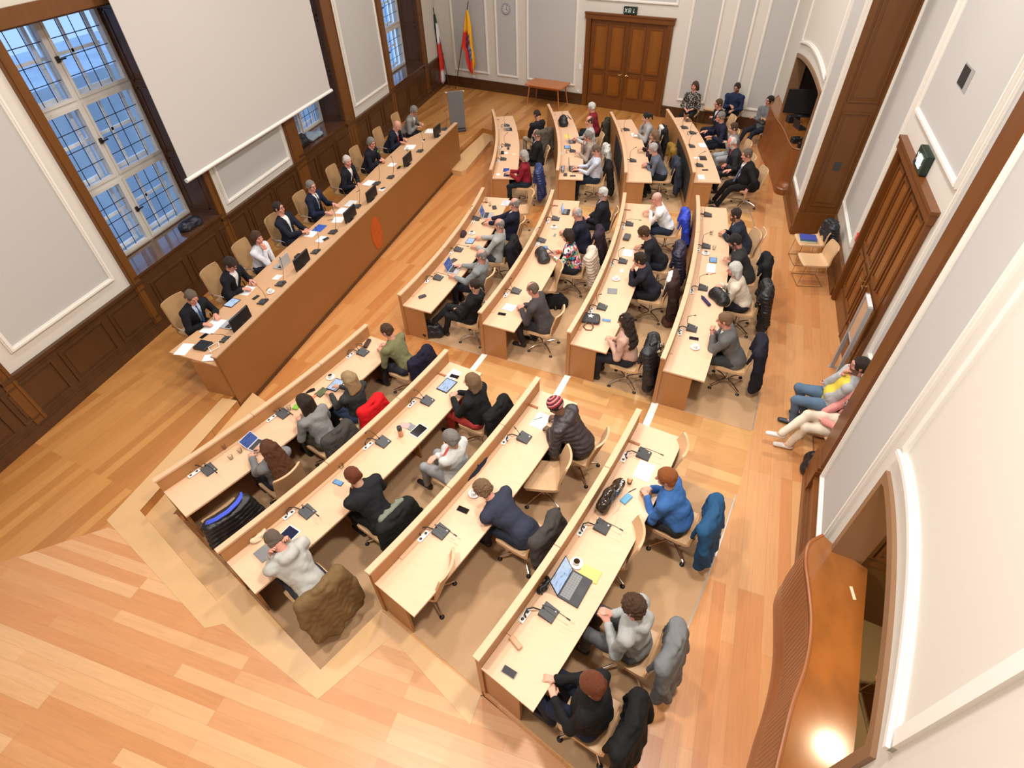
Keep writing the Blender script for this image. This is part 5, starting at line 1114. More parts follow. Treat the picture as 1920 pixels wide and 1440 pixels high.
rowp('L3a', 1042, 762, 'man in striped knitted cap', 'man in a striped red knitted cap and black quilted jacket writing on white paper', bw=1.1, build=1.1, top=('puffer_jacket', (.036, .028, .030), 'shiny'), trousers=(.010, .010, .012), hair=('beanie', 'black'), skin=SD, pose='write', pitch=28, hood=True)
rowp('L3b', 903, 918, 'young man in navy jacket', 'young man with curly light brown hair in a navy jacket', top=('shirt', (.35, .37, .45)), jacket=('suit', (.032, .036, .060)), trousers=(.02, .025, .04), hair=('curly', 'light'), skin=S3, pose='clasp', pitch=30)
rowp('L4a', 1247, 893, 'ginger woman in blue jumper', 'woman with short ginger hair in a bright blue jumper, hands on the last desk', female=True, build=1.2, bw=1.1, top=('jumper', (.045, .14, .38)), trousers=(.02, .02, .022), hair=('womanshort', 'ginger'), pose='clasp', yaw=12)
rowp('L4b', 1190, 1138, 'young man in grey hoodie', 'young man with curly dark hair in a grey hoodie holding a pencil', top=('hoodie', (.36, .37, .355)), trousers=(.10, .10, .105), hair=('curly', 'brown'), skin=S3, pose='phone', pitch=20, hip=1.15, legs='under', face=4)
rowp('L4c', 1116, 1285, 'auburn woman in black sweater', 'auburn-haired woman in a black sweater at the near end of the last row', female=True, build=1.2, top=('sweater', (.009, .009, .010)), trousers=(.018, .025, .05), hair=('womanshort', 'auburn'), pose=(((.03, .43, .73), (-.4, .9, 0)), ((-.12, .36, .72), (.7, .7, 0)), .6), pitch=25, hip=1.12, face=5, legs='back')
# middle block
rowp('M1a', 967, 383, 'balding man in navy jacket', 'balding grey-haired man in a navy jacket at the laptop by the aisle', top=('shirt', WHI), jacket=('suit', (.012, .013, .030)), hair=('fringe', 'grey'), skin=S3, glasses=True, build=1.15, pose='type', yaw=5)
rowp('M1b', 938, 422, 'bald man in light grey jacket', 'bald man in a light grey jacket reaching towards a tablet', top=('shirt', (.50, .42, .15)), jacket=('suit', (.36, .37, .35)), trousers=(.05, .05, .06), hair=('fringe', 'grey'), skin=S3, pose='wide')
rowp('M1c', 905, 480, 'bald man in mid grey jacket', 'bald man in a mid grey jacket at the second open laptop of the front row', top=('shirt', (.55, .55, .55)), jacket=('suit', (.24, .26, .265)), trousers=(.02, .02, .03), hair=('fringe', 'grey'), skin=S3, glasses=True, pose='wide')
rowp('M1d', 893, 535, 'dark-haired woman with patterned scarf', 'dark-haired woman in black with a patterned beige scarf, hands in her lap', female=True, top=('sweater', (.010, .010, .011)), trousers=(.012, .012, .014), hair=('pony', 'dark'), pose='lap', hip=1.35, legs='crossed', hood=True)
rowp('M2a', 1131, 362, 'white-haired man in black suit', 'white-haired bearded man in a black suit leaning back by the cross aisle', build=1.25, bw=1.1, top=('shirt', (.45, .50, .60)), jacket=('suit', (.012, .013, .018)), hair=('neat', 'white'), beard='silver', skin=S3, glasses=True, pose='lap', hip=1.28)
rowp('M2b', 1083, 400, 'bald man in navy suit', 'balding elderly man in a navy suit with clasped hands beside a coffee cup', build=1.25, bw=1.1, top=('shirt', (.45, .50, .62)), jacket=('suit', (.012, .014, .030)), hair=('fringe', 'silver'), skin=S3, pose='clasp', pitch=22)
rowp('M2c', 1064, 440, 'woman in floral blouse', 'dark-haired woman in a colourful floral blouse', female=True, build=1.1, top=('blouse', (.5, .3, .2), 'floral'), trousers=(.02, .02, .025), hair=('bob', 'dark'), pose='table', sleeve=.85)
rowp('M2d', 998, 542, 'man in brown-grey suit', 'man with thinning hair in a brown-grey suit beside a white tablet', build=1.1, bw=1.08, top=('shirt', WHI), jacket=('suit', (.062, .054, .058)), trousers=(.03, .03, .035), hair=('thin', 'greybrown'), skin=S3, pose='clasp', legs='back')
rowp('M3a', 1230, 373, 'man in white shirt', 'man with a shaved grey head in a white shirt in the third row', bw=1.1, build=1.1, top=('shirt', (.80, .80, .79)), trousers=(.02, .03, .05), hair=('buzz', 'silver'), skin=S3, glasses=True, pose='chinl', hip=1.05)
rowp('M3b', 1208, 437, 'curly-haired man in black sweater', 'curly-haired man in a black sweater writing on a white sheet', top=('sweater', (.014, .013, .018)), trousers=(.015, .018, .03), hair=('curly', 'brown'), skin=S2, glasses=True, pose='write', pitch=35)
rowp('M3c', 1197, 487, 'young man in dark navy sweater', 'young dark-haired man in a navy sweater, hands before his mouth', top=('sweater', (.016, .016, .026)), trousers=(.01, .01, .013), hair=('curly', 'dark'), skin=S3, pose='chin', pitch=8)
rowp('M3d', 1172, 600, 'woman with long black hair', 'woman with long wavy black hair in a pale pink jacket', female=True, top=('jumper', (.58, .36, .28)), trousers=(.02, .02, .025), hair=('wavy', 'dark'), skin=S1, pose='phone', hip=1.0)
rowp('M4a', 1377, 403, 'dark-haired man in blue-grey suit', 'dark-haired man in a dark blue suit with clasped hands in the last row', bw=1.1, top=('shirt', (.5, .52, .58)), jacket=('suit', (.022, .028, .045)), hair=('short', 'dark'), beard='dark', skin=S2, pose='clasp')
rowp('M4b', 1379, 452, 'black-haired man in charcoal suit', 'black-haired man in a charcoal suit bending over a small tablet', bw=1.1, build=1.1, top=('shirt', (.06, .06, .07)), jacket=('suit', (.036, .035, .034)), hair=('floppy', 'black'), beard='black', skin=S3, pose='phone', pitch=32)
rowp('M4c', 1375, 503, 'silver-haired woman in cream cardigan', 'silver-haired woman in a cream cardigan beside a black handbag', female=True, build=1.1, top=('cardigan', (.68, .60, .48)), trousers=(.015, .015, .02), hair=('bob', 'white'), skin=S3, pose='clasp')
rowp('M4d', 1357, 600, 'man in mid grey suit', 'light-haired man in a mid grey suit with folded hands above his coffee cup', top=('shirt', WHI), jacket=('suit', (.13, .128, .125)), trousers=(.05, .05, .05), hair=('neat', 'light'), skin=S3, pose=(((.05, .40, .93), (-.4, .5, .9)), ((-.05, .40, .93), (.4, .5, .9)), .9))
# block by the back wall
rowp('T1a', 1008, 215, 'bearded man in black jacket over white', 'man in an open black jacket over a white shirt near the lectern', top=('shirt', WHI), jacket=('open', (.012, .012, .014)), trousers=(.45, .36, .24), hair=('short', 'dark'), beard='dark', skin=S3, pose='phone', face=-55, pitch=30, hip=1.3)
rowp('T1b', 1007, 252, 'bearded man in black suit', 'stout bearded man in a black suit leaning back in the front row', build=1.2, bw=1.1, top=('shirt', (.5, .55, .62)), jacket=('suit', (.010, .010, .011)), hair=('thin', 'greybrown'), beard='grey', skin=S3, pose='lap', hip=1.2, yaw=-10)
rowp('T1c', 982, 290, 'grey-haired woman in red jacket', 'grey-haired woman in a dark red jacket beside two blue notebooks', female=True, top=('cardigan', (.24, .012, .024)), trousers=(.012, .02, .03), hair=('bob', 'silver'), skin=S1, pose='table', hip=.95)
rowp('T2a', 1109, 201, 'white-haired man in red sweater', 'white-haired man in a dark red sweater with folded arms', bw=1.1, top=('sweater', (.20, .012, .022)), hair=('thick', 'white'), skin=S3, glasses=True, pose='cross', face=-25, hip=1.3)
rowp('T2b', 1106, 227, 'balding man in pale shirt', 'balding man in a pale grey shirt behind the laptop lid', top=('shirt', (.50, .50, .49)), hair=('fringe', 'brown'), skin=S3, pose='clasp')
rowp('T2c', 1101, 254, 'grey-haired woman in beige blazer', 'short-haired grey woman in a beige blazer, chin on her hand', female=True, top=('blouse', (.34, .28, .24)), trousers=(.3, .28, .25), hair=('womanshort', 'grey'), skin=S3, glasses=True, pose='chin1', pitch=5)
rowp('T2d', 1120, 281, 'man in pale striped shirt', 'man in a pale striped shirt typing on a black laptop', bw=1.05, build=1.15, top=('shirt', (.62, .66, .74), 'stripe', (.42, .48, .60)), trousers=(.012, .02, .035), hair=('short', 'greybrown'), skin=S3, pose='type', pitch=32)
rowp('T3a', 1211, 219, 'black-haired woman in grey jumper', 'woman with a black ponytail in a grey jumper, head resting on her hand', female=True, top=('jumper', (.33, .33, .33)), hair=('pony', 'black'), skin=S1, pose='chin1', pitch=10)
rowp('T3b', 1226, 252, 'blonde woman in dark top', 'strawberry blonde woman in a dark top, hand at her face', female=True, top=('sweater', (.05, .03, .04)), hair=('bob', 'light'), skin=S1, pose='chinl', pitch=10, hip=1.0)
rowp('T3c', 1223, 279, 'grey-bearded man in blue-grey shirt', 'grey-bearded man in a blue-grey shirt with clasped hands in the third row', bw=1.1, build=1.1, top=('shirt', (.115, .135, .18)), trousers=(.01, .012, .016), hair=('thick', 'silver'), beard='silver', skin=S3, pose='clasp', yaw=-12, legs='back')
rowp('T4a', 1347, 195, 'man in navy suit with folded arms', 'brown-haired man in a navy suit with folded arms behind the brown laptop', top=('shirt', WHI), jacket=('suit', (.012, .014, .026)), trousers=(.012, .014, .03), hair=('short', 'brown'), skin=S3, glasses=True, pose='cross', hip=1.5, yaw=10)
rowp('T4b', 1351, 219, 'man in dark blue sweater', 'grey-haired man in a dark blue sweater with both hands on the last desk', bw=1.05, top=('sweater', (.014, .016, .035)), trousers=(.01, .012, .02), hair=('neat', 'grey'), skin=S3, glasses=True, pose='wide', hip=1.3)
rowp('T4c', 1375, 240, 'young man in grey checked suit', 'young man in a light grey suit with folded arms in the last row', top=('shirt', WHI), jacket=('suit', (.22, .22, .22)), trousers=(.33, .34, .36), hair=('short', 'brown'), skin=S1, pose='cross', hip=1.4)
rowp('T4d', 1374, 267, 'red-faced man in dark suit', 'bald red-faced man with white beard in a dark suit looking into his lap', top=('shirt', (.3, .04, .05)), jacket=('suit', (.022, .022, .027)), hair=('fringe', 'white'), beard='white', skin=(.62, .22, .16), pose='lap', pitch=35, hip=1.3, build=1.1)
rowp('T4e', 1400, 290, 'stout man in white shirt and black suit', 'stout man with long grey-brown hair, open black suit and white shirt', bw=1.15, build=1.45, top=('shirt', (.78, .78, .80)), jacket=('suit', (.009, .009, .010)), trousers=(.009, .009, .010), hair=('thick', 'greybrown'), skin=S3, tie=(.10, .12, .2), pose=(((.20, .44, .80), (.0, 1, -.05)), ((-.30, .10, .58), (0, .5, -1)), .4), hip=1.42, legs='out', face=8)
# the committee on the dais
def daisp(key, px, py, who, label, hx=-7.80, face=0, **kw):
    phi = .2
    for _ in range(8):
        z = DAIS + .553 + .745 * math.cos(phi); Hd = at(px, py, z); phi = math.asin(max(-.2, min(.8, (Hd.x - hx) / .745)))
    ang = math.radians(face - 1.5); f = Vector((math.cos(ang), math.sin(ang), 0)); loc = Vector((Hd.x, Hd.y, 0)) - f * .745 * math.sin(phi); loc.z = DAIS
    WHO[key] = who; person(key, loc, ang, label, lean=math.degrees(phi), res=kw.pop('res', 1.2), label=label, group='committee members on the dais', **kw); PEOPLE[key].update(loc=loc, ang=ang)
    chair(loc + Vector((-.05, 0, 0)), ang, 'high-backed tan armchair of the %s' % who, 'dais')
daisp('D1', 358, 556, 'man in black suit and striped tie', 'grey-brown haired man in a black suit and blue striped tie writing in a notebook', top=('shirt', (.45, .55, .72)), jacket=('suit', (.008, .009, .012)), tie=(.03, .06, .15), hair=('short', 'greybrown'), skin=S3, pose='write', pitch=28, face=-8, yaw=-10)
daisp('D2', 431, 494, 'person with glasses writing on paper', 'dark-haired person with glasses in a black jacket writing on white paper', top=('shirt', WHI), jacket=('suit', (.010, .010, .014)), hair=('floppy', 'dark'), skin=S3, glasses=True, pose='write', pitch=30, yaw=-8)
daisp('D3', 483, 444, 'woman in white blouse', 'woman with a brown bob in a white blouse, hands at her chin', female=True, top=('blouse', (.66, .68, .74)), hair=('bob', 'brown'), skin=S3, pose='chin', yaw=-15, pitch=5)
daisp('D4', 522, 390, 'man with dark hair and open collar', 'dark-haired man with glasses, open white collar and dark blue suit', top=('shirt', WHI), jacket=('suit', (.012, .014, .026)), hair=('neat', 'dark'), skin=S3, glasses=True, pose='clasp', yaw=5, pitch=2)
daisp('D5', 583, 349, 'grey-haired man with black tie', 'grey-haired man with glasses, navy suit and black tie behind open folders', top=('shirt', WHI), jacket=('suit', (.010, .015, .036)), tie=(.004, .004, .006), hair=('neat', 'grey'), skin=S3, glasses=True, pose='wide', yaw=-12, pitch=8)
daisp('D6', 652, 302, 'white-haired man', 'white-haired man in a black suit and open white shirt, arms lowered', top=('shirt', WHI), jacket=('suit', (.010, .011, .018)), hair=('neat', 'white'), skin=S3, pose='lap', yaw=-30, pitch=5)
daisp('D7', 697, 268, 'person with green badge', 'grey-haired person with round glasses and a green badge on a dark jacket', top=('shirt', (.02, .02, .03)), jacket=('suit', (.010, .011, .020)), hair=('womanshort', 'grey'), skin=S3, glasses=True, pose='clasp', yaw=-25, pitch=10)
daisp('D8', 744, 236, 'bald man with red tie', 'bald man in a navy suit and red tie reading his papers', top=('shirt', (.55, .60, .72)), jacket=('suit', (.009, .012, .025)), tie=(.40, .03, .05), hair=('bald', 'grey'), skin=(.62, .30, .22), pose='write', pitch=35)
daisp('D9', 776, 208, 'man in light grey jacket', 'grey-haired man with glasses in a light grey jacket writing at the far end', top=('shirt', WHI), jacket=('suit', (.21, .20, .19)), trousers=(.02, .02, .03), hair=('thick', 'grey'), skin=S2, glasses=True, pose='write', pitch=30)
d = PEOPLE['D7']; o = MB().rbox(tuple((d['sho'][1] * .55 + d['hip'] * .1 + d['neck'] * .35) + np.array([0, .135, .0])), (.035, .012, .045), 0, .003).build('badge', pm('badge_green', (.03, .45, .10), .4), d['root'])
d = PEOPLE['L3b']
# guests along the walls
def guest(key, loc, heading, who, label, chl, **kw):
    WHO[key] = who; ang = math.radians(heading); person(key, loc, ang, label, label=label, group='spectators on the guest chairs', **kw); PEOPLE[key].update(loc=Vector(loc), ang=ang); chair(Vector(loc) + Vector((-.02 * math.cos(ang), -.02 * math.sin(ang), 0)), ang, chl, 'guest')
def gloc(px, py, lv, lean): p = at(px, py, lv + .553 + .745 * math.cos(math.radians(lean))); return p
p = gloc(1303, 160, DAIS, 0); guest('G1', (p.x, p.y, DAIS), -105, 'woman in patterned blouse', 'woman with a brown bob in a black and white patterned blouse against the back wall', 'guest chair under the woman in the patterned blouse', lean=0, female=True, res=1.5, top=('blouse', (.012, .012, .012), 'fleck', (.42, .38, .34)), sleeve=.7, trousers=(.010, .010, .012), hair=('bob', 'brown'), skin=S3, pose='lap', yaw=-15, pitch=0)
p = gloc(1383, 163, DAIS, 0); guest('G2', (p.x, p.y, DAIS), -108, 'man in blue sweater', 'bearded man in a dark blue sweater looking down by the back wall', 'guest chair under the man in the blue sweater', lean=2, res=1.5, bw=1.1, build=1.1, top=('sweater', (.014, .026, .065)), trousers=(.012, .014, .018), hair=('short', 'dark'), beard='brown', skin=S2, glasses=True, pose=(((.03, .26, .82), (-.7, .7, 0)), ((-.12, .34, .72), (.5, .9, 0)), .7), yaw=-10, pitch=22)
p = gloc(1447, 190, DAIS, 0); guest('G3', (p.x - .1, p.y, DAIS), -138, 'man in grey hooded jacket', 'dark-haired man in a grey hooded jacket, arms folded, leaning beside the far booth', 'guest chair under the man in the grey hooded jacket', lean=-6, res=1.5, top=('hoodie', (.15, .15, .155)), trousers=(.018, .022, .035), hair=('thick', 'black'), skin=S2, glasses=True, pose='cross', legs='out', yaw=-10, pitch=6)
p = gloc(1615, 683, LV[4], -8); guest('G4', (p.x - .12, p.y - .02, LV[4]), 168, 'man in yellow shirt', 'bearded man in a yellow shirt and pale grey hoodie beside the door', 'guest chair under the man in the yellow shirt', lean=-8, res=1.0, top=('shirt', (.78, .62, .08)), jacket=('open', (.42, .43, .44)), trousers=(.10, .16, .24), hair=('thick', 'dark'), beard='dark', skin=S3, glasses=True, pose='think', yaw=8, pitch=5, shoes=(.02, .03, .05), legs='back', build=1.2, hem=.06)
guest('G5', (3.04, 6.14, LV[4]), 176, 'person in pink jacket', 'person in a pink jacket and cream trousers with crossed legs and white trainers', 'guest chair under the person in the pink jacket', lean=-4, female=True, res=1.0, top=('blouse', (.03, .02, .03), 'fleck', (.5, .4, .4)), jacket=('open', (.66, .27, .24)), trousers=(.76, .66, .52), hair=('bob', 'brown'), skin=S1, pose='lap', shoes=(.75, .70, .68), legs='crossed')
# ------------------------------------------------------------------ empty chairs
def fc(key, dth, label, turn=0, dr=0, r=None):
    pass
chair(Vector((1.30, 20.42, DAIS)), math.radians(-105), 'empty beige guest chair between the two spectators at the back wall', 'guest')
free_chair(1112, 805, 3, .80, 'chair pushed back') if False else None
EMPTY = [(535, 908, 1, .72, 0, None)]
for px, py, r, zc, turn, lb in ((1020, 892, 3, .47, 25, 'empty tan swivel chair between the man in the knitted cap and the young man'), (838, 1075, 3, .72, 20, 'empty tan swivel chair turned at the near end of the third row'),
        (1275, 848, 4, .76, 14, 'empty tan swivel chair at the aisle end of the last row'), (1192, 1012, 4, .74, 22, 'empty tan swivel chair tucked in behind the ginger woman'),
        (996, 372, 1, .76, 12, 'empty tan swivel chair next to the balding man in the navy jacket'), (1048, 512, 2, .74, 20, 'empty tan swivel chair between the floral blouse and the brown-grey suit'),
        (1415, 447, 4, .78, 15, 'empty tan swivel chair with a tall back behind the blue-grey suit'), (1150, 452, 2, .76, 0, 'tan swivel chair carrying the dark purple coat')):
    if 'purple' in lb: continue
    free_chair(px, py, r, zc, lb, turn)
# ------------------------------------------------------------------ coats, scarves and bags
coat_on('L1a', 'dark navy wool coat on the chair behind the man in the olive shirt', (.016, .013, .030), mk='knit', length=.60)
coat_on('L1b', 'bright red fleece jacket on the chair behind the blonde woman', (.62, .008, .012), length=.46, width=.22)
coat_on('L1c', 'dark grey and brown rucksack jacket behind the brunette in the front row', (.055, .048, .042), length=.50, width=.23)
b0 = at(424, 962, .80); th = topol(b0)[1]; a0 = math.radians(th + 180); bl = Vector((b0.x, b0.y, 0)) + Vector((math.cos(a0), math.sin(a0), 0)) * .20
chair(bl, a0, 'tan swivel chair hidden under the black coat at the near end of the front row')
coat(bl, a0, 'black down coat with a blue tube scarf at the near end of the front row', (.008, .008, .009), kind='puffer', length=.60, width=.27)
t = empty('tube_scarf', bl + Vector((0, 0, .0)), fz(a0), 'bright blue looped tube scarf lying on the black down coat', 'scarf'); m = MB()
for k in (0, 1): m.tube([(-.24, -.30 - k * .035, .985), (-.15, -.36 - k * .03, 1.01), (0, -.385 - k * .03, 1.02), (.15, -.35 - k * .03, 1.015), (.25, -.27 - k * .03, .985), (.27, -.22, .96)], .017, 10)
m.tube([(-.24, -.30, .985), (-.27, -.32, .975), (-.24, -.335, .985)], .017, 10); m.build('tube', pm('scarf_blue', (.05, .09, .62), .6), t, True)
coat_on('L2a', 'plain black coat behind the fair-haired woman', (.008, .008, .009), length=.60)
coat_on('L2b', 'dark navy coat behind the grey-haired woman in white', (.018, .020, .036), length=.58)
coat_on('L2c', 'black coat with grey-green checked lining behind the brown-haired man', (.010, .011, .010), length=.66)
coat_on('L2d', 'khaki parka with ruffled collar hanging behind the man in the grey hoodie', (.165, .098, .040), length=.62, width=.28, droop=.05)
coat_on('L3b', 'charcoal tweed coat behind the young man in navy', (.060, .055, .050), mk='knit', length=.60)
coat_on('L4a', 'petrol blue rain jacket behind the ginger woman', (.018, .075, .17), length=.62, width=.28)
coat_on('L4b', 'light grey soft jacket behind the young man in the grey hoodie', (.16, .165, .17), length=.60)
coat_on('L4c', 'black hooded coat behind the auburn-haired woman', (.008, .008, .008), length=.66, width=.28, hoodfur=None)
coat_on('M1b', 'long black overcoat behind the bald man in the light grey jacket', (.010, .009, .011), length=.72, width=.28)
coat_on('M2b', 'dark purple coat behind the balding man in the navy suit', (.030, .018, .030), length=.60, width=.22)
coat_on('M2c', 'cream quilted jacket behind the woman in the floral blouse', (.62, .52, .42), kind='puffer', length=.56, width=.22)
coat_on('M3a', 'royal blue rain jacket behind the man in the white shirt', (.02, .055, .50), mk='shiny', length=.62)
coat_on('M3b', 'dark navy quilted down jacket behind the curly-haired man', (.018, .018, .042), kind='puffer', length=.56, width=.28)
coat_on('M3c', 'dark brown coat over a white fleece behind the young man in the navy sweater', (.040, .020, .017), length=.64)
coat_on('M3d', 'black quilted jacket with a fur-trimmed hood behind the long-haired woman', (.012, .013, .018), kind='puffer', length=.66, hoodfur=(.42, .33, .20))
coat_on('M4b', 'black wool coat behind the man in the charcoal suit', (.009, .009, .011), length=.60)
coat_on('M4c', 'shiny black quilted coat behind the silver-haired woman', (.011, .010, .011), kind='puffer', length=.62)
coat_on('M4d', 'dark navy coat with a white cord behind the man in the mid grey suit', (.012, .012, .022), length=.66)
coat_on('T1a', 'grey-brown jacket behind the man in the open black jacket', (.10, .08, .062), length=.50)
coat_on('T1c', 'shiny blue down jacket behind the woman in dark red', (.016, .035, .13), kind='puffer', length=.60)
coat_on('T2a', 'dark olive jacket behind the white-haired man in red', (.040, .034, .022), length=.50)
coat_on('T2c', 'white and grey patterned coat behind the woman in the beige blazer', (.62, .60, .56), kind='coat', mk='fleck', col2=(.30, .28, .25), length=.62)
coat_on('T2d', 'black coat behind the man in the striped shirt', (.009, .009, .010), length=.62)
coat_on('T3a', 'black coat with white lining behind the black-haired woman', (.012, .012, .014), length=.60)
coat_on('T3b', 'mustard yellow jacket behind the blonde woman in the dark top', (.24, .13, .02), length=.46)
coat_on('T3c', 'slate blue coat behind the grey-bearded man', (.030, .036, .055), length=.62)
def lining(key, nm, col, z0, z1, w_, label, yo=-.23):
    d = PEOPLE[key]; t = empty(nm, d['loc'], fz(d['ang']), label, 'clothing', 'second garments on chair backs'); F = Field((-.35, -.45, z0 - .1), (.35, -.1, z1 + .1), .013)
    F.cap((-w_, yo - .03, z1), (w_, yo - .03, z1), .040, k=.03)
    for u in (-.8, -.3, .3, .8): F.cap((u * w_, yo + .01, z1), (u * w_, yo + .03, z0), .022, .018, k=.03)
    F.wave(.006, 30, len(key)); field_obj('garment', F, cloth(col, 'knit'), t)
lining('M3c', 'fleece_jacket', (.75, .73, .68), .70, .955, .16, 'white fleece folded over the chair back under the dark brown coat')
lining('T3a', 'white_scarf', (.72, .71, .68), .66, .975, .12, 'white scarf hanging over the black coat in the third row')
lining('L2c', 'checked_scarf', (.20, .22, .17), .72, .97, .17, 'grey-green checked scarf tucked inside the black coat')
def soft_bag(loc, rz, size, col, label, handle=True, mk='shiny', nm='handbag', hcol=None, cat='bag', squash=1.0):
    t = empty(nm, loc, rz, label, cat); w_, d_, h_ = size; F = Field((-w_, -d_ - .05, -.02), (w_, d_ + .05, h_ + .06), .0095)
    for sx in (-1, 1): F.cap((sx * w_ * .34, 0, h_ * .34), (sx * w_ * .28, 0, h_ * .66), d_ * .50, d_ * .34, k=.05)
    F.cap((-w_ * .34, 0, h_ * .30), (w_ * .34, 0, h_ * .30), d_ * .50, k=.05); F.cap((-w_ * .28, 0, h_ * .72), (w_ * .28, 0, h_ * .72), d_ * .30, k=.05); F.wave(.004, 36, int(w_ * 100)); F.cut((0, 0, .004), (0, 0, -1)); field_obj('bag_body', F, cloth(col, mk), t)
    if handle:
        m = MB(); m.tube([(-w_ * .25, -d_ * .1, h_ * .8), (-w_ * .28, -d_ * .5, h_ * .95), (0, -d_ * .95, h_ * .55), (w_ * .28, -d_ * .5, h_ * .95), (w_ * .25, -d_ * .1, h_ * .8)], .0085, 8); m.build('handle', cloth(hcol or col, mk), t, True)
    return t
def spot(px, py, r, dz=0.0, dd=0):
    z = (LV[r] + TT if r else 1.035) + .0015 + dz; p = at(px, py, z); ang = topol(p)[1] + 180 if r else -1.5; return p, fz(math.radians(ang + dd))
p, rz = spot(1017, 484, 2); soft_bag(p, rz + .5, (.36, .24, .17), (.030, .030, .033), 'soft black leather handbag on the desk before the woman in the floral blouse', mk='shiny')
# the handbag with a star lies flat
p, rz = spot(1107, 600, 3); t = empty('handbag', p, rz + .15 - PI / 2, 'dark grey handbag with a white star and brown strap on the third desk', 'bag')
F = Field((-.24, -.22, -.02), (.24, .22, .12), .009); F.cap((-.10, .07, .045), (.10, .07, .045), .055, k=.05, sq=(1, 1, .7)); F.cap((-.12, -.08, .04), (.12, -.08, .04), .055, k=.05, sq=(1, 1, .7)); F.cap((-.11, 0, .045), (.11, 0, .045), .06, k=.05, sq=(1, 1, .7)); F.cut((0, 0, .003), (0, 0, -1)); field_obj('bag_body', F, pm('bag_grey', (.035, .036, .038), .6, bump=.2, bscale=200), t)
pts = []
for k in range(10): rr_ = .062 if k % 2 == 0 else .025; pts.append((rr_ * math.sin(k * PI / 5), rr_ * math.cos(k * PI / 5)))
MB().prism(pts, .086, .093).build('white_star', PAPER, t); MB().tube([(-.05, -.14, .05), (-.09, -.22, .01), (-.03, -.30, .008), (.06, -.29, .008), (.08, -.21, .01), (.05, -.14, .05)], .011, 8).build('strap', pm('strap_brown', (.16, .06, .03), .5), t, True)
MB().rbox((.13, -.03, .07), (.018, .14, .02), 0, .005).build('clasp_bar', MATS['strap_brown'], t)
p, rz = spot(1347, 562, 4); soft_bag(p, rz + .7, (.32, .22, .17), (.012, .012, .014), 'shiny black handbag beside the silver-haired woman')
p, rz = spot(1323, 567, 4, 0); t = empty('umbrella', p + Vector((0, 0, .03)), rz + .6, 'short folded dark violet umbrella on the last desk', 'umbrella'); MB().tube([(-.13, 0, 0), (-.11, 0, 0), (.12, 0, 0)], .028, 12).build('canopy', cloth((.045, .035, .11)), t, True); MB().tube([(.12, 0, 0), (.16, 0, 0)], .014, 10).build('handle', BLACK, t, True)
# the tall bag leaning on the last desk, with white lettering
p, rz = spot(1150, 938, 4); t = empty('tote_bag', p, rz, 'shiny black and brown carrier bag with white letters on the last desk', 'bag')
F = Field((-.34, -.2, -.01), (.34, .2, .34), .010); F.cap((-.20, .05, .09), (.18, .02, .08), .085, .075, k=.05, sq=(1, .8, 1)); F.cap((-.22, .06, .10), (-.05, .05, .20), .065, .06, k=.05); F.cap((.05, .03, .18), (.22, .02, .10), .05, .05, k=.05); F.wave(.006, 30, 5); F.cut((0, 0, .003), (0, 0, -1)); field_obj('bag_body', F, pm('bag_gloss', (.030, .017, .010), .18, var=.6, vscale=5, bump=.3, bscale=14), t)
fc_ = bpy.data.curves.new('bag_lettering', 'FONT'); fc_.body = 'UNTAIN'; fc_.size = .055; fc_.extrude = .001; tmp = bpy.data.objects.new('tmp_text', fc_); COL.objects.link(tmp); bpy.context.view_layer.update(); tm = bpy.data.meshes.new_from_object(tmp.evaluated_get(bpy.context.evaluated_depsgraph_get())); bpy.data.objects.remove(tmp); fo = bpy.data.objects.new('bag_lettering', tm); COL.objects.link(fo); fo.parent = t; fo.rotation_euler = (math.radians(25), 0, PI); fo.location = (.22, .0, .172); tm.materials.clear(); tm.materials.append(PAPER)
for sy in (-.02, .06): MB().tube([(-.12, sy, .24), (-.16, sy, .29), (-.26, sy, .28), (-.28, sy, .20)], .008, 8).build('handle', BLACK, t, True)
# bags on the floor
q = at(1263, 596, LV[3] + .15); q.z = LV[3] + .004; soft_bag(q, .6, (.36, .22, .32), (.075, .028, .018), 'brown leather bag standing on the floor behind the dark brown coat')
q = at(812, 622, LV[1] + .1); q.z = .004; soft_bag(q, .3, (.30, .24, .30), (.012, .013, .02), 'black bag on the floor under the end of the front desk', False)
q = at(1040, 566, LV[2] + .1); q.z = .154; soft_bag(q, .2, (.40, .28, .26), (.010, .010, .011), 'black bag on the floor under the woman in the floral blouse', False, 'plain')
q = at(1522, 868, LV[4] + .1); q.z = .452; soft_bag(Vector((3.05, 5.78, .452)) if False else q, 1.2, (.30, .22, .22), (.010, .010, .011), 'black handbag on the floor beside the near oak pilaster')
q = at(1395, 672, LV[4]); 
# window sill things
q = at(352, 424, 1.505); soft_bag(Vector((-9.35, q.y, 1.505)), 1.4, (.42, .24, .13), (.010, .012, .022), 'flat dark blue bag on the glossy window sill', False)
soft_bag(Vector((-9.36, 12.98, 1.505)), 1.5, (.34, .26, .30), (.012, .012, .014), 'black rucksack on the sill half hidden by the projection screen')
t = empty('jacket', Vector((-9.35, 13.55, 1.505)), 0, 'pale blue-grey jacket lying on the window sill beside the rucksack', 'jacket'); F = Field((-.25, -.45, -.01), (.25, .45, .3), .014)
for a, b in (((-.05, -.25, .08), (.02, .2, .07)), ((.05, -.2, .06), (.08, .3, .05)), ((-.08, 0, .12), (0, -.3, .14))): F.cap(a, b, .08, .06, k=.06)
F.wave(.014, 24, 3); F.cut((0, 0, .004), (0, 0, -1)); field_obj('cloth_heap', F, cloth((.26, .33, .40)), t)
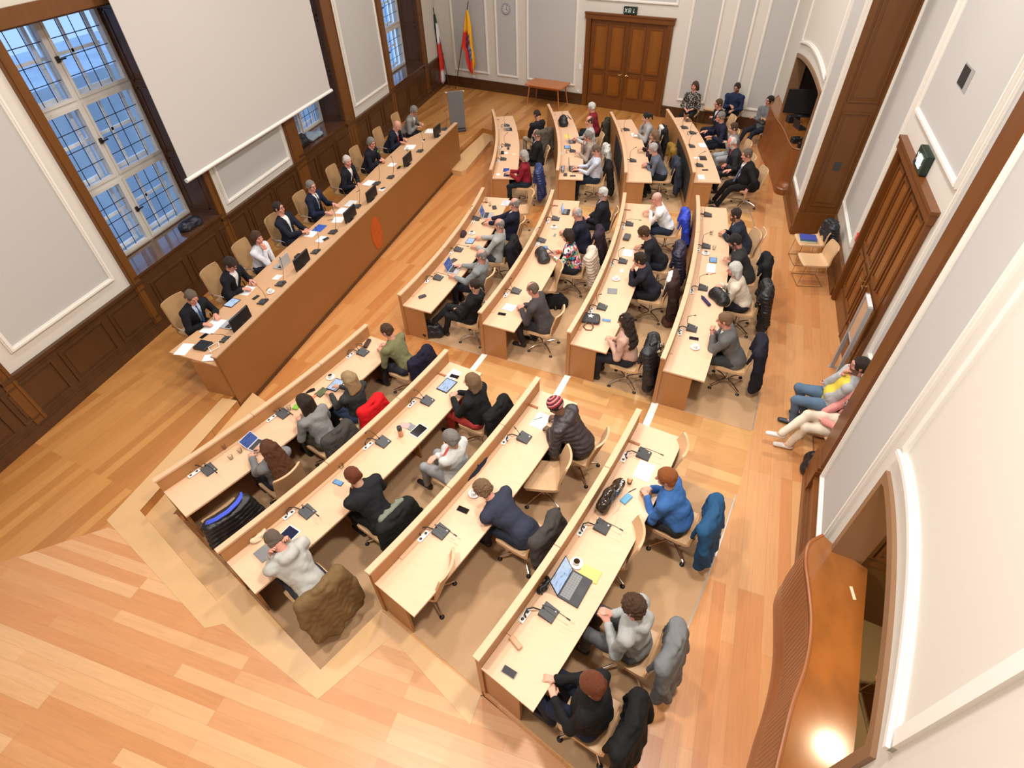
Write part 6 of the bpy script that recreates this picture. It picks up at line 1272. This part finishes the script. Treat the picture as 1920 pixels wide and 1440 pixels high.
# ------------------------------------------------------------------ things on the desks
SCR = {}
def lit(nm, col, e=1.0, txt=True):
    k = 'lit_' + nm
    if k in MATS: return MATS[k]
    m = pm(k, (.01, .01, .01), .15); N, L = nod(m); b = N['Principled BSDF']; tc = N.new('ShaderNodeTexCoord'); mp = N.new('ShaderNodeMapping'); mp.inputs['Scale'].default_value = (14, 46, 46); L.new(tc.outputs['Object'], mp.inputs[0])
    nz = N.new('ShaderNodeTexNoise'); nz.inputs['Scale'].default_value = 1; nz.inputs['Detail'].default_value = 2; L.new(mp.outputs[0], nz.inputs[0]); r = N.new('ShaderNodeValToRGB'); r.color_ramp.elements[0].position = .36; r.color_ramp.elements[1].position = .46
    r.color_ramp.elements[0].color = (*[c * .55 for c in col], 1); r.color_ramp.elements[1].color = (*col, 1); L.new(nz.outputs[0], r.inputs[0]); L.new(r.outputs[0], b.inputs['Emission Color']); b.inputs['Emission Strength'].default_value = e; return m
LIT_W = lit('white', (.55, .70, .95), 1.25); LIT_B = lit('blue', (.06, .13, .42), 1.0); LIT_S = lit('sky', (.25, .50, .85), 1.2); OFFS = pm('screen_off', (.008, .008, .010), .08)
MICS = []
def mic(px, py, r, label, neck=0, rot=0, sock=True):
    p, rz = spot(px, py, r, 0, rot); t = empty('desk_microphone', p, rz, label, 'microphone', 'gooseneck microphones on the desks'); w_, d_ = .082, .085
    vs = [(-w_, -d_, 0), (w_, -d_, 0), (w_, d_, 0), (-w_, d_, 0), (-w_ * .96, -d_ * .96, .016), (w_ * .96, -d_ * .96, .016), (w_ * .96, d_ * .96, .052), (-w_ * .96, d_ * .96, .052)]
    MB().add(vs, [(3, 2, 1, 0), (4, 5, 6, 7), (0, 1, 5, 4), (1, 2, 6, 5), (2, 3, 7, 6), (3, 0, 4, 7)]).build('base', MICM, t)
    MB().lathe([(.012, 0), (.012, .004), (.008, .006)], (.05, -.055, .020), 12).build('talk_button', ALU, t)
    G = [[(-.02, .07, .05), (-.03, .085, .12), (-.05, .05, .22), (-.09, -.07, .31), (-.11, -.14, .34)], [(0, .07, .05), (0, .08, .10), (.01, .0, .13), (.02, -.14, .12), (.02, -.20, .115)], [(.0, .07, .05), (-.03, .10, .16), (-.10, .10, .30), (-.19, .04, .40), (-.22, .01, .43)]][neck]
    m = MB(); m.lathe([(.012, 0), (.010, .02)], (G[0][0], G[0][1], .045), 10); m.tube(G, .0042, 7); g = m.build('gooseneck', BLACK, t, True); a, b = Vector(G[-2]), Vector(G[-1]); MB().tube([b, b + (b - a).normalized() * .045], .0085, 8).build('microphone_head', BLACK, g, True)
    if sock and r:
        MB().tube([(-.03, .08, .03), (-.07, .15, .075), (-.12, .19, .085), (-.17, .19, .05), (-.18, .165, .025)], .008, 8).build('cable', BLACK, t, True)
        socket_at('LMT'[sum(topol(p)[1] > q for q in (-11.5, 5.5))], r, topol(p)[1] - math.degrees(.165 / RR[r]) if True else 0)
    return t
ML = [(681, 662, 1, 'microphone in front of the man in the olive shirt', 0), (532, 777, 1, 'microphone in front of the brunette in grey', 1), (393, 882, 1, 'microphone at the near end of the front desk beside water glasses', 1),
      (802, 753, 2, 'microphone beside the tablet of the fair-haired woman', 2), (719, 830, 2, 'microphone beside the copper coloured flask', 2), (577, 961, 2, 'microphone between the black suit and the grey hoodie', 1),
      (983, 822, 3, 'microphone next to the writing man in the knitted cap', 2), (827, 998, 3, 'microphone in front of the young man in navy', 1), (1207, 853, 4, 'microphone above the white sheet on the last desk', 1),
      (1129, 989, 4, 'microphone below the shiny carrier bag on the last desk', 1), (1029, 1150, 4, 'microphone beside the large dark laptop', 1),
      (893, 411, 1, 'microphone beside the silver laptop at the cross aisle', 2), (860, 469, 1, 'microphone in front of the bald man in light grey', 1), (822, 522, 1, 'microphone left of the second silver laptop', 1),
      (1042, 411, 2, 'microphone in front of the balding man in the navy suit', 2), (1016, 452, 2, 'microphone half behind the black leather handbag', 2), (968, 547, 2, 'microphone in front of the man in the brown-grey suit', 2),
      (1180, 421, 3, 'microphone in front of the man in the white shirt', 1), (1168, 491, 3, 'microphone in front of the young man in the navy sweater', 2), (1129, 577, 3, 'microphone above the handbag with the star', 2),
      (1327, 404, 4, 'microphone at the aisle end of the last desk, middle block', 2), (1324, 463, 4, 'microphone in front of the man in the dark blue suit', 2), (1318, 541, 4, 'microphone touching the shiny black handbag', 2), (1297, 617, 4, 'microphone in front of the man in the mid grey suit', 2),
      (951, 236, 1, 'microphone at the far end of the front desk by the lectern', 2), (952, 273, 1, 'microphone in front of the bearded man in black', 2), (944, 299, 1, 'microphone in front of the woman in the red jacket', 2),
      (1059, 222, 2, 'microphone in front of the white-haired man in red', 2), (1074, 284, 2, 'microphone among cables before the beige blazer', 2), (1175, 244, 3, 'microphone in front of the black-haired woman in grey', 2), (1187, 302, 3, 'microphone in front of the man in the blue-grey shirt', 2),
      (1284, 240, 4, 'microphone beside the brown laptop on the last desk', 2), (1299, 250, 4, 'microphone in front of the man in the dark blue sweater', 2), (1297, 275, 4, 'microphone beside the open folder on the last desk', 2), (1312, 311, 4, 'microphone in front of the stout man in the white shirt', 2),
      (424, 638, 0, 'microphone at the near end of the committee desk', 1), (493, 567, 0, 'microphone beside the first tablet on the committee desk', 0), (526, 533, 0, 'microphone beside the coffee cup on the committee desk', 2), (592, 473, 0, 'microphone by the laptop of the woman in white', 2),
      (624, 436, 0, 'microphone beside the blue folder on the committee desk', 2), (669, 388, 0, 'microphone in front of the grey-haired man with black tie', 2), (706, 345, 0, 'microphone in front of the white-haired committee man', 2), (732, 333, 0, 'microphone in front of the person with the green badge', 2),
      (787, 284, 0, 'microphone in front of the bald man with red tie', 2), (832, 243, 0, 'microphone at the far end of the committee desk', 2)]
for px, py, r, lb, nk in ML: mic(px, py, r, 'black ' + lb, nk)
def laptop(px, py, r, label, col=(.50, .50, .51), scr=LIT_B, w_=.32, d_=.22, rot=0, tilt=18, back=False):
    p, rz = spot(px, py, r, 0, rot); t = empty('laptop', p, rz, label, 'laptop'); cm = pm('laptop_%.2f' % col[0], col, .35, metal=.3)
    MB().rbox((0, 0, .009), (w_, d_, .016), 0, .004).build('base', cm, t); MB().box((0, d_ * .18, .0178), (w_ * .86, d_ * .46, .002)).build('keyboard', pm('keys', (.03, .03, .032), .5) if col[0] > .2 else pm('keys_grey', (.16, .16, .165), .5), t)
    m = MB()
    for i in range(11):
        for j in range(4): m.box((w_ * .80 * (i / 10 - .5), d_ * (.18 + .42 * (j / 3 - .5) * .85), .0192), (w_ * .062, d_ * .085, .002))
    m.build('keycaps', pm('keycap', (.06, .06, .065), .5) if col[0] > .2 else pm('keycap_l', (.22, .22, .22), .5), t); MB().box((0, -d_ * .30, .0178), (w_ * .30, d_ * .27, .0015)).build('touchpad', pm('pad_%.2f' % col[0], [c * .85 for c in col], .4), t)
    M_ = Matrix.Translation((0, d_ / 2 - .003, .016)) @ Matrix.Rotation(-math.radians(tilt), 4, 'X') @ Matrix.Translation((0, 0, d_ * .48)); lid = MB().rbox(None, (w_, .008, d_ * .95), 0, .003, M_).build('lid', cm, t)
    MB().box(None, (w_ * .93, .002, d_ * .86), M=M_ @ Matrix.Translation((0, -.0052, 0))).build('screen', scr, lid); return t
def slab(nm, cat, px, py, r, size, mt, label, rot=0, dz=0.0, top=None, topm=.9, group=None, part='body'):
    p, rz = spot(px, py, r, dz, rot); t = empty(nm, p, rz, label, cat, group); w_, d_, h_ = size; MB().rbox((0, 0, h_ / 2), size, 0, min(.006, h_ * .45)).build(part, mt, t)
    if top: MB().box((0, 0, h_ + .0006), (w_ * topm, d_ * topm, .0012)).build('screen', top, t)
    return t
def tablet(px, py, r, label, scr=LIT_W, rot=0, w_=.25, d_=.18, case=BLACK): return slab('tablet', 'tablet', px, py, r, (w_, d_, .009), case, label, rot, 0, scr, .86)
def phone(px, py, r, label, rot=0, col=BLACK, scr=OFFS): return slab('mobile_phone', 'phone', px, py, r, (.075, .15, .009), col, label, rot, 0, scr, .9)
def paper(px, py, r, label, w_=.21, d_=.30, rot=0, h_=.003, mt=PAPER, nm='paper_sheet'): return slab(nm, 'paper', px, py, r, (w_, d_, h_), mt, label, rot, part='sheet')
def pen(px, py, r, label, rot=0, mt=None):
    p, rz = spot(px, py, r, .005, rot); t = empty('pen', p, rz, label, 'pen'); MB().tube([(0, -.07, 0), (0, .055, 0)], .0045, 8).build('barrel', mt or BLACK, t, True); MB().tube([(0, .055, 0), (0, .07, 0)], .0045, 8, .001).build('tip', ALU, t, True)
def cup(px, py, r, label, full=True, saucer=True):
    p, rz = spot(px, py, r, 0, 40); t = empty('coffee_cup', p, rz, label, 'cup', 'coffee cups on the desks'); z = 0
    if saucer: MB().lathe([(.04, 0), (.045, .004), (.075, .014), (.073, .017), (.03, .007), (0, .007)], n=24).build('saucer', CHINA, t, True); z = .008
    MB().lathe([(.022, z), (.026, z + .004), (.038, z + .035), (.040, z + .055), (.037, z + .055), (.034, z + .035), (.02, z + .008), (0, z + .008)], n=20).build('cup', CHINA, t, True)
    MB().tube([(.038, 0, z + .045), (.056, 0, z + .043), (.056, 0, z + .022), (.034, 0, z + .018)], .0035, 6).build('handle', CHINA, t, True)
    if full: MB().lathe([(.035, z + .044), (0, z + .0445)], n=18).build('coffee', COFFEE, t)
def glass(px, py, r, label, h_=.11, rad=.033, tea=None, nm='drinking_glass'):
    p, rz = spot(px, py, r); t = empty(nm, p, rz, label, 'glass', 'glasses on the desks'); MB().lathe([(rad * .8, 0), (rad, h_), (rad * .94, h_), (rad * .74, .006), (0, .006)], n=18).build('glass_body', CUPGLASS, t, True)
    if tea: MB().lathe([(rad * .72, .008), (rad * .86, h_ * .6), (0, h_ * .6)], n=18).build('drink', tea, t)
REDBOOK, BLUEB, YELB, PINKB, GREYB = [pm('book_%d' % i, c, .6) for i, c in enumerate([(.45, .05, .03), (.02, .06, .30), (.80, .70, .16), (.62, .36, .34), (.22, .23, .24)])]
# nearest block
tablet(630, 722, 1, 'tablet with a lit page propped before the blonde woman', w_=.28, d_=.2, rot=8); cup(620, 708, 1, 'cup of milky coffee behind the lit tablet of the blonde woman'); tablet(603, 736, 1, 'tablet in a green and black camouflage case', pm('camo', (.09, .11, .05), .6, var=.9, vscale=45), rot=0, w_=.2, d_=.15)
phone(582, 733, 1, 'small black phone behind the camouflage tablet', 60); slab('eraser_box', 'box', 588, 745, 1, (.10, .05, .02), pm('salmon', (.75, .20, .10), .6), 'salmon coloured small box beside the brunette')
glass(543, 768, 1, 'short glass with yoghurt before the brunette', .08); slab('snack_bag', 'bag', 556, 764, 1, (.11, .09, .03), pm('snack_green', (.20, .45, .05), .5), 'light green snack bag before the brunette', 20)
p, rz = spot(553, 742, 1); t = empty('magenta_scarf', p, rz, 'magenta cloth crumpled against the front rail', 'cloth'); F = Field((-.12, -.08, -.01), (.12, .08, .1), .008); F.cap((-.05, 0, .02), (.05, .01, .03), .04, .03, k=.03); F.wave(.008, 50, 2); F.cut((0, 0, .003), (0, 0, -1)); field_obj('cloth', F, cloth((.35, .01, .12)), t)
laptop(483, 836, 1, 'tablet computer in a white case before the long-haired woman', (.62, .62, .66), LIT_B, .24, .17, 12, 50); glass(422, 842, 1, 'upright water glass nearest the microphone on the front desk'); glass(434, 860, 1, 'water glass lying lowest in the group on the front desk', .07); glass(451, 848, 1, 'water glass nearest the long-haired woman', .07)
slab('pencil_case', 'case', 689, 646, 1, (.22, .07, .05), pm('case_brown', (.05, .02, .016), .5), 'dark brown pencil case before the man in the olive shirt', 18)
tablet(838, 723, 2, 'tablet with a white lit page under the hands of the fair-haired woman', w_=.30, d_=.21, rot=-2); paper(850, 703, 2, 'white magazine with green print behind the lit tablet', .24, .18, -3, mt=pm('print', (.80, .82, .80), .6, var=.5, vscale=28)); phone(852, 706, 2, 'black phone on the white magazine', 6)
slab('notebook', 'notebook', 759, 798, 2, (.10, .15, .01), PINKB, 'small pink notebook near the copper flask', 14); pen(793, 797, 2, 'white stylus beside the closed tablet', 60, PAPER)
slab('tablet_cover', 'cover', 772, 802, 2, (.12, .2, .008), GREYB, 'dark grey folded tablet cover', -4); tablet(785, 808, 2, 'white-framed tablet with a dark glossy screen', OFFS, -4, .25, .18, pm('white_plastic', (.75, .75, .75), .4))
p, rz = spot(752, 817, 2); t = empty('flask', p, rz, 'copper coloured flask with a black lid', 'flask'); MB().lathe([(.030, 0), (.036, .01), (.034, .13)], n=18).build('flask_body', pm('copper', (.62, .30, .20), .35, metal=.3), t, True); MB().lathe([(.034, .13), (.036, .135), (.034, .19), (.02, .195)], n=18).build('lid', BLACK, t, True)
phone(634, 905, 2, 'phone with a blue lit screen before the brown-haired man', 10, BLACK, LIT_S); glass(641, 877, 2, 'small glass by the rail before the brown-haired man', .07)
tablet(540, 1004, 2, 'white-edged tablet in front of the man in the grey hoodie', pm('screen_navy', (.012, .016, .05), .15), 6, .25, .2, MATS['white_plastic']); slab('tablet_cover', 'cover', 497, 1036, 2, (.20, .20, .008), GREYB, 'dark grey tablet cover under the elbow of the man in the hoodie')
p, rz = spot(487, 1010, 2); t = empty('paper_bag', p, rz, 'crumpled cream paper bag with greenery beside the rail', 'bag'); F = Field((-.14, -.08, -.01), (.14, .08, .1), .008); F.cap((-.07, 0, .03), (.07, .01, .03), .035, .045, k=.03); F.wave(.010, 45, 4); F.cut((0, 0, .003), (0, 0, -1)); field_obj('bag_body', F, pm('cream_paper', (.72, .62, .42), .8), t)
paper(1014, 789, 3, 'blank white sheet under the pen of the man in the cap', .30, .21, 0); pen(1008, 785, 3, 'grey pen in the hand of the man in the cap', 50, MICM); phone(868, 956, 3, 'dark grey phone before the young man in navy', 8); cup(889, 926, 3, 'white cup hidden beside the head of the young man', False)
p, rz = spot(1208, 883, 4); paper(1208, 883, 4, 'blank white sheet beside the ginger woman', .30, .21, 0); glass(1180, 906, 4, 'glass of amber tea before the ginger woman', .075, .033, pm('tea', (.55, .18, .03), .2)); pen(1184, 920, 4, 'black pen before the ginger woman', 60); slab('phone_case', 'phone', 1174, 936, 4, (.085, .16, .02), pm('case_blue', (.09, .32, .50), .4), 'light blue phone case next to the carrier bag', 75)
laptop(1078, 1104, 4, 'large black laptop with a lit white page on the last desk', (.045, .046, .05), LIT_W, .36, .25, 2, 24); cup(1081, 1057, 4, 'cup of black coffee behind the large laptop'); slab('notebook', 'notebook', 1106, 1076, 4, (.16, .22, .012), YELB, 'pale yellow notebook beside the large laptop', 4)
p, rz = spot(1021, 1100, 4); t = empty('cable_bundle', p, rz, 'black bundle of cable and charger behind the large laptop', 'cable'); F = Field((-.16, -.08, -.01), (.16, .08, .1), .008); F.cap((-.08, 0, .025), (.08, .0, .03), .035, .03, k=.03); F.wave(.010, 55, 4); F.cut((0, 0, .003), (0, 0, -1)); field_obj('cables', F, cloth((.015, .015, .016), 'shiny'), t)
slab('glasses_case', 'case', 967, 1206, 4, (.055, .155, .035), pm('case_tan', (.60, .33, .19), .4), 'light tan spectacle case on the last desk', -14); phone(955, 1260, 4, 'large phone with a black mottled case at the end of the last desk', 6, pm('phone_edge', (.3, .3, .3), .4), pm('mottled', (.02, .02, .022), .3, var=.9, vscale=60))
# middle block
laptop(915, 405, 1, 'silver laptop with a blue screen near the cross aisle', rot=4); slab('spectacle_case', 'case', 908, 419, 1, (.06, .14, .035), DKGREY, 'dark spectacle case before the silver laptop', 60); slab('magazine', 'magazine', 948, 381, 1, (.30, .2, .012), pm('magazine_violet', (.65, .6, .65), .4, var=.6, vscale=7), 'white and violet magazine at the aisle end of the front desk', -6)
slab('cable_case', 'case', 927, 390, 1, (.16, .1, .03), DKGREY, 'black case with a white cable beside the magazine', 20); glass(912, 380, 1, 'tall glass at the aisle end of the front desk', .13); glass(919, 386, 1, 'short glass at the aisle end of the front desk', .1)
cup(885, 438, 1, 'cup of black coffee behind the small tablet'); tablet(882, 452, 1, 'tablet with a white page before the bald man in light grey', w_=.25, d_=.18); p, rz = spot(868, 442, 1); soft_bag(p, rz, (.16, .12, .09), (.05, .03, .033), 'small dark brown patterned pouch beside the tablet', False, 'plain', 'pouch')
laptop(853, 506, 1, 'silver laptop with a dark blue screen before the bald man in mid grey', rot=4); slab('wallet', 'wallet', 850, 489, 1, (.16, .11, .02), DKGREY, 'black wallet behind the second silver laptop', -20); pen(862, 497, 1, 'olive pen beside the second silver laptop', -40, pm('olive_pen', (.2, .18, .05), .4)); slab('spectacle_case', 'case', 792, 557, 1, (.07, .15, .035), DKGREY, 'black oval case at the near end of the front desk, middle block', 55); pen(828, 546, 1, 'white pen on the front desk before the woman with the scarf', 70, PAPER)
laptop(1062, 398, 2, 'small black laptop with a pale blue screen', (.03, .03, .033), LIT_S, .27, .16, 0, 14); cup(1039, 427, 2, 'cup of black coffee before the balding man in the navy suit'); tablet(1022, 465, 2, 'small tablet with a blue page beyond the leather handbag', LIT_S, 20, .16, .11); slab('spectacles', 'glasses', 1040, 441, 2, (.12, .05, .01), GREYB, 'thin-framed spectacles lying on the second desk')
paper(955, 577, 2, 'white notebook before the man in the brown-grey suit', .2, .22, -4, .012, nm='notebook'); phone(941, 589, 2, 'grey phone below the white notebook', 6)
slab('pen_pouch', 'pouch', 1175, 447, 3, (.22, .13, .06), pm('pouch_grey', (.07, .07, .072), .5), 'dark grey oval pouch on the third desk', -6); paper(1177, 474, 3, 'blank sheet under the hand of the curly-haired man', .26, .2, 0); pen(1190, 466, 3, 'black pen of the curly-haired man', 70)
paper(1166, 508, 3, 'crumpled tissue before the young man in the navy sweater', .12, .06, 10, .012, nm='tissue'); cup(1155, 524, 3, 'empty white cup on its saucer on the third desk', False); slab('mouse_mat', 'pad', 1148, 546, 3, (.18, .18, .006), GREYB, 'square dark grey pad on the third desk', 10); phone(1137, 601, 3, 'phone with a pale blue screen beside the star handbag', 6, GREYB, LIT_S)
glass(1333, 440, 4, 'glass in front of the dark blue suit', .09); glass(1338, 468, 4, 'glass beside the coffee cup on the last desk', .09); cup(1323, 476, 4, 'cup of black coffee before the man in the charcoal suit'); tablet(1337, 488, 4, 'small tablet with a blue screen in the hands of the charcoal suit', LIT_S, 0, .2, .14); paper(1333, 503, 4, 'white sheet below the small tablet', .30, .16, 0); pen(1336, 513, 4, 'red-brown pencil beside the white sheet', 40, pm('pencil_red', (.3, .06, .03), .5)); phone(1301, 635, 4, 'black phone before the man in the mid grey suit', 6); cup(1303, 652, 4, 'empty white cup before the man in the mid grey suit', False)
# block by the back wall
laptop(955, 243, 1, 'small black laptop before the man in the open jacket', (.03, .03, .033), LIT_W, .27, .17, 0, 14); slab('notebook', 'notebook', 949, 319, 1, (.21, .16, .015), BLUEB, 'plain blue notebook before the woman in red'); slab('notebook', 'notebook', 950, 328, 1, (.21, .15, .015), pm('book_navy', (.015, .03, .11), .5), 'dark blue notebook with spectacles on top'); paper(934, 327, 1, 'folded white slip at the near end of the front desk by the woman in red', .12, .1, 30); paper(949, 287, 1, 'white slip beside the black boxes on the front desk', .12, .10); paper(964, 289, 1, 'yellowish card on the front desk beside the white slip', .10, .10, 0, .004, pm('card_cream', (.8, .68, .4), .6)); slab('black_box', 'box', 942, 288, 1, (.12, .09, .06), BLACK, 'small black box behind the microphone of the woman in red'); slab('spectacle_case', 'case', 953, 279, 1, (.16, .06, .03), DKGREY, 'grey spectacle case between the two black microphones')
p, rz = spot(1056, 234, 2); soft_bag(p, rz, (.30, .26, .26), (.010, .010, .012), 'open black leather bag on the second desk by the back wall', True); paper(1064, 256, 2, 'yellow sheet on the second desk by the back wall', .3, .16, 0, .003, pm('paper_yellow', (.85, .62, .15), .6)); laptop(1073, 266, 2, 'black laptop lit white before the balding man in the pale shirt', (.03, .03, .033), LIT_W, .27, .18, 0, 12); tablet(1064, 276, 2, 'tablet with a blue page before the woman in the beige blazer', LIT_S, 0, .24, .18)
laptop(1077, 317, 2, 'large black laptop under the hands of the man in the striped shirt', (.025, .025, .028), OFFS, .36, .25, 0, 10); p, rz = spot(1055, 321, 2); t = empty('plastic_bag', p, rz, 'clear plastic bag with cables behind the large black laptop', 'bag'); F = Field((-.14, -.08, -.01), (.14, .08, .2), .010); F.cap((-.05, 0, .05), (.05, .0, .09), .05, .05, k=.03); F.wave(.010, 45, 6); F.cut((0, 0, .003), (0, 0, -1)); field_obj('bag_body', F, pm('plastic_grey', (.25, .26, .27), .15, var=.8, vscale=20), t)
phone(1074, 330, 2, 'grey phone at the near end of the second desk by the back wall', 6); slab('headphones_case', 'case', 1060, 329, 2, (.1, .09, .05), DKGREY, 'dark round case next to the grey phone')
paper(1190, 253, 3, 'open white notebook before the black-haired woman', .28, .18, 0, .008, nm='notebook'); laptop(1290, 226, 4, 'laptop with a brown cover before the man with folded arms', (.28, .12, .045), OFFS, .28, .19, 0, 12); paper(1317, 273, 4, 'open white folder with a black edge on the last desk', .28, .18, 0, .015, nm='folder'); slab('folder', 'folder', 1318, 297, 4, (.24, .17, .02), BLACK, 'closed black folder on the last desk'); paper(1307, 296, 4, 'narrow white sheet under the closed black folder', .1, .16); paper(1315, 332, 4, 'white sheet at the near end of the last desk by the back wall', .26, .15); phone(1322, 319, 4, 'small black phone before the stout man', 6)
# the committee desk
for k, (px, py, who) in enumerate(((456, 612, 'at the near end of the committee desk'), (573, 502, 'before the woman in white'), (661, 414, 'before the man with the black tie'), (700, 376, 'before the white-haired committee man'), (765, 310, 'before the person with the green badge'), (823, 256, 'at the far end of the committee desk'))):
    p, rz = spot(px, py, 0, 0, 0); t = empty('desk_monitor', Vector((-6.72 + k * .035, p.y, 1.037)), rz, 'low black monitor standing ' + who, 'monitor', 'low monitors along the committee desk')
    MB().rbox((0, 0, .17), (.50, .035, .26), 0, .008).build('screen_housing', BLACK, t); MB().box((0, -.0185, .17), (.46, .002, .22)).build('screen', OFFS, t); MB().rbox((0, .0, .012), (.2, .12, .02), 0, .004).rbox((0, .01, .05), (.05, .03, .08), 0, .003).build('stand', BLACK, t)
paper(345, 655, 0, 'white sheet at the near corner of the committee desk', .30, .21, 8); paper(400, 612, 0, 'open notebook under the hands of the man with the striped tie', .42, .28, 0, .012, nm='notebook'); laptop(432, 607, 0, 'silver laptop with a document on its lid behind the near monitor', scr=LIT_W, rot=0, tilt=70); phone(383, 630, 0, 'black phone by the near end of the committee desk', 80); slab('telephone', 'telephone', 382, 650, 0, (.22, .24, .05), BLACK, 'black desk telephone among white cables'); pen(410, 606, 0, 'pen in the hand of the man with the striped tie', 60)
p, rz = spot(397, 655, 0); MB().tube([Vector(p) + Vector(q) for q in ((0, -.1, .01), (.08, -.05, .04), (.12, .06, .03), (.05, .14, .05), (-.04, .10, .02), (-.03, -.02, .05), (.07, -.09, .02))], .006, 6).build('white_cable', SOCK, None, True, label='loops of white cable beside the desk telephone', cat='cable')
paper(393, 672, 0, 'crumpled white paper at the corner behind the desk telephone', .16, .2, 20, .02, nm='crumpled_paper'); tablet(435, 568, 0, 'white lit tablet on the committee desk', LIT_W, -4, .27, .2); paper(463, 545, 0, 'white sheets under the hand of the person with glasses', .30, .21, 4); pen(468, 544, 0, 'pen of the person with glasses writing', 50); phone(480, 558, 0, 'black phone beside the microphone on the committee desk', 80); cup(508, 548, 0, 'white cup on a saucer on the committee desk', False); slab('keys', 'keys', 503, 542, 0, (.09, .03, .01), BRASS, 'bunch of keys by the white cup')
paper(520, 520, 0, 'white sheet with a red print on the committee desk', .18, .14, 0, .004, pm('print_red', (.85, .75, .74), .6, var=.3, vscale=8)); laptop(529, 497, 0, 'silver laptop before the woman in the white blouse', scr=OFFS, rot=0, tilt=-5, w_=.32); slab('camera', 'camera', 561, 484, 0, (.16, .12, .07), BLACK, 'black camera beside the monitor of the woman in white'); 
slab('folder', 'folder', 599, 428, 0, (.30, .22, .012), pm('folder_blue', (.03, .10, .48), .5), 'bright blue folder on the committee desk'); paper(583, 439, 0, 'white sheets in front of the bright blue folder', .26, .22, 0, .006); paper(603, 449, 0, 'white booklet with a dark phone on the committee desk', .26, .18, 0, .01, nm='booklet'); slab('mobile_phone', 'phone', 611, 448, 0, (.08, .15, .009), BLACK, 'dark phone on the white booklet', 70, .012)
paper(634, 412, 0, 'loose white papers before the man with the black tie', .28, .24, 15); paper(642, 396, 0, 'upper white folder before the man with the black tie', .30, .24, 0, .01, nm='folder'); paper(658, 382, 0, 'shiny transparent folder beyond the black tie', .32, .22, 0, .008, pm('clear_folder', (.70, .72, .74), .2), nm='folder'); pen(620, 412, 0, 'pen on the loose papers of the black tie', 40); paper(692, 344, 0, 'white document stack before the white-haired committee man', .30, .22, -6, .02, nm='document_stack'); pen(672, 358, 0, 'black pen before the white-haired committee man', 70); paper(716, 355, 0, 'white slip with a phone beside the monitor', .16, .14); slab('mobile_phone', 'phone', 718, 353, 0, (.07, .13, .009), BLACK, 'small black phone on the white slip', 60, .004)
paper(735, 309, 0, 'pinkish sheet under the hands with the green badge', .24, .18); slab('spectacle_case', 'case', 748, 315, 0, (.14, .06, .03), BLACK, 'black case with a yellow band beside the monitor'); slab('marker_pen', 'marker', 753, 311, 0, (.03, .09, .025), pm('neon', (.65, .75, .03), .5), 'neon yellow marker beside the black case'); paper(769, 276, 0, 'white papers under the hands of the bald man', .34, .28, 8, .006); glass(764, 283, 0, 'water glass before the bald man with red tie', .1); paper(806, 246, 0, 'white papers before the man in the light grey jacket', .34, .26, 5, .006); slab('charger', 'charger', 795, 263, 0, (.1, .05, .02), BLACK, 'small black charger on the committee desk'); slab('white_plug', 'plug', 793, 266, 0, (.05, .05, .03), PAPER, 'small white plug beside the black charger'); pen(797, 247, 0, 'pen of the man in the light grey jacket', 60)
# folders and coat on the guest chair by the pilaster
q = at(1520, 452, LV[4] + .46); q.x -= .02
for k, (c_, lb) in enumerate((((.75, .75, .72), 'white folder at the bottom of the pile on the guest chair'), ((.10, .28, .16), 'green folder in the middle of the pile on the guest chair'), ((.05, .07, .35), 'blue folder on top of the pile on the guest chair'))):
    MB().rbox((0, 0, .012), (.32, .24, .022), 0, .003).build('folder', pm('gf_%d' % k, c_, .5), None, loc=(q.x - .05, q.y, LV[4] + .478 + k * .024), label=lb, cat='folder', group='folders on the guest chair')
coat(Vector((q.x, q.y, LV[4])), math.radians(188), 'dark quilted coat over the guest chair beside the pilaster', (.012, .014, .02), kind='puffer', length=.40, width=.2, top=.845, sleeves=False)
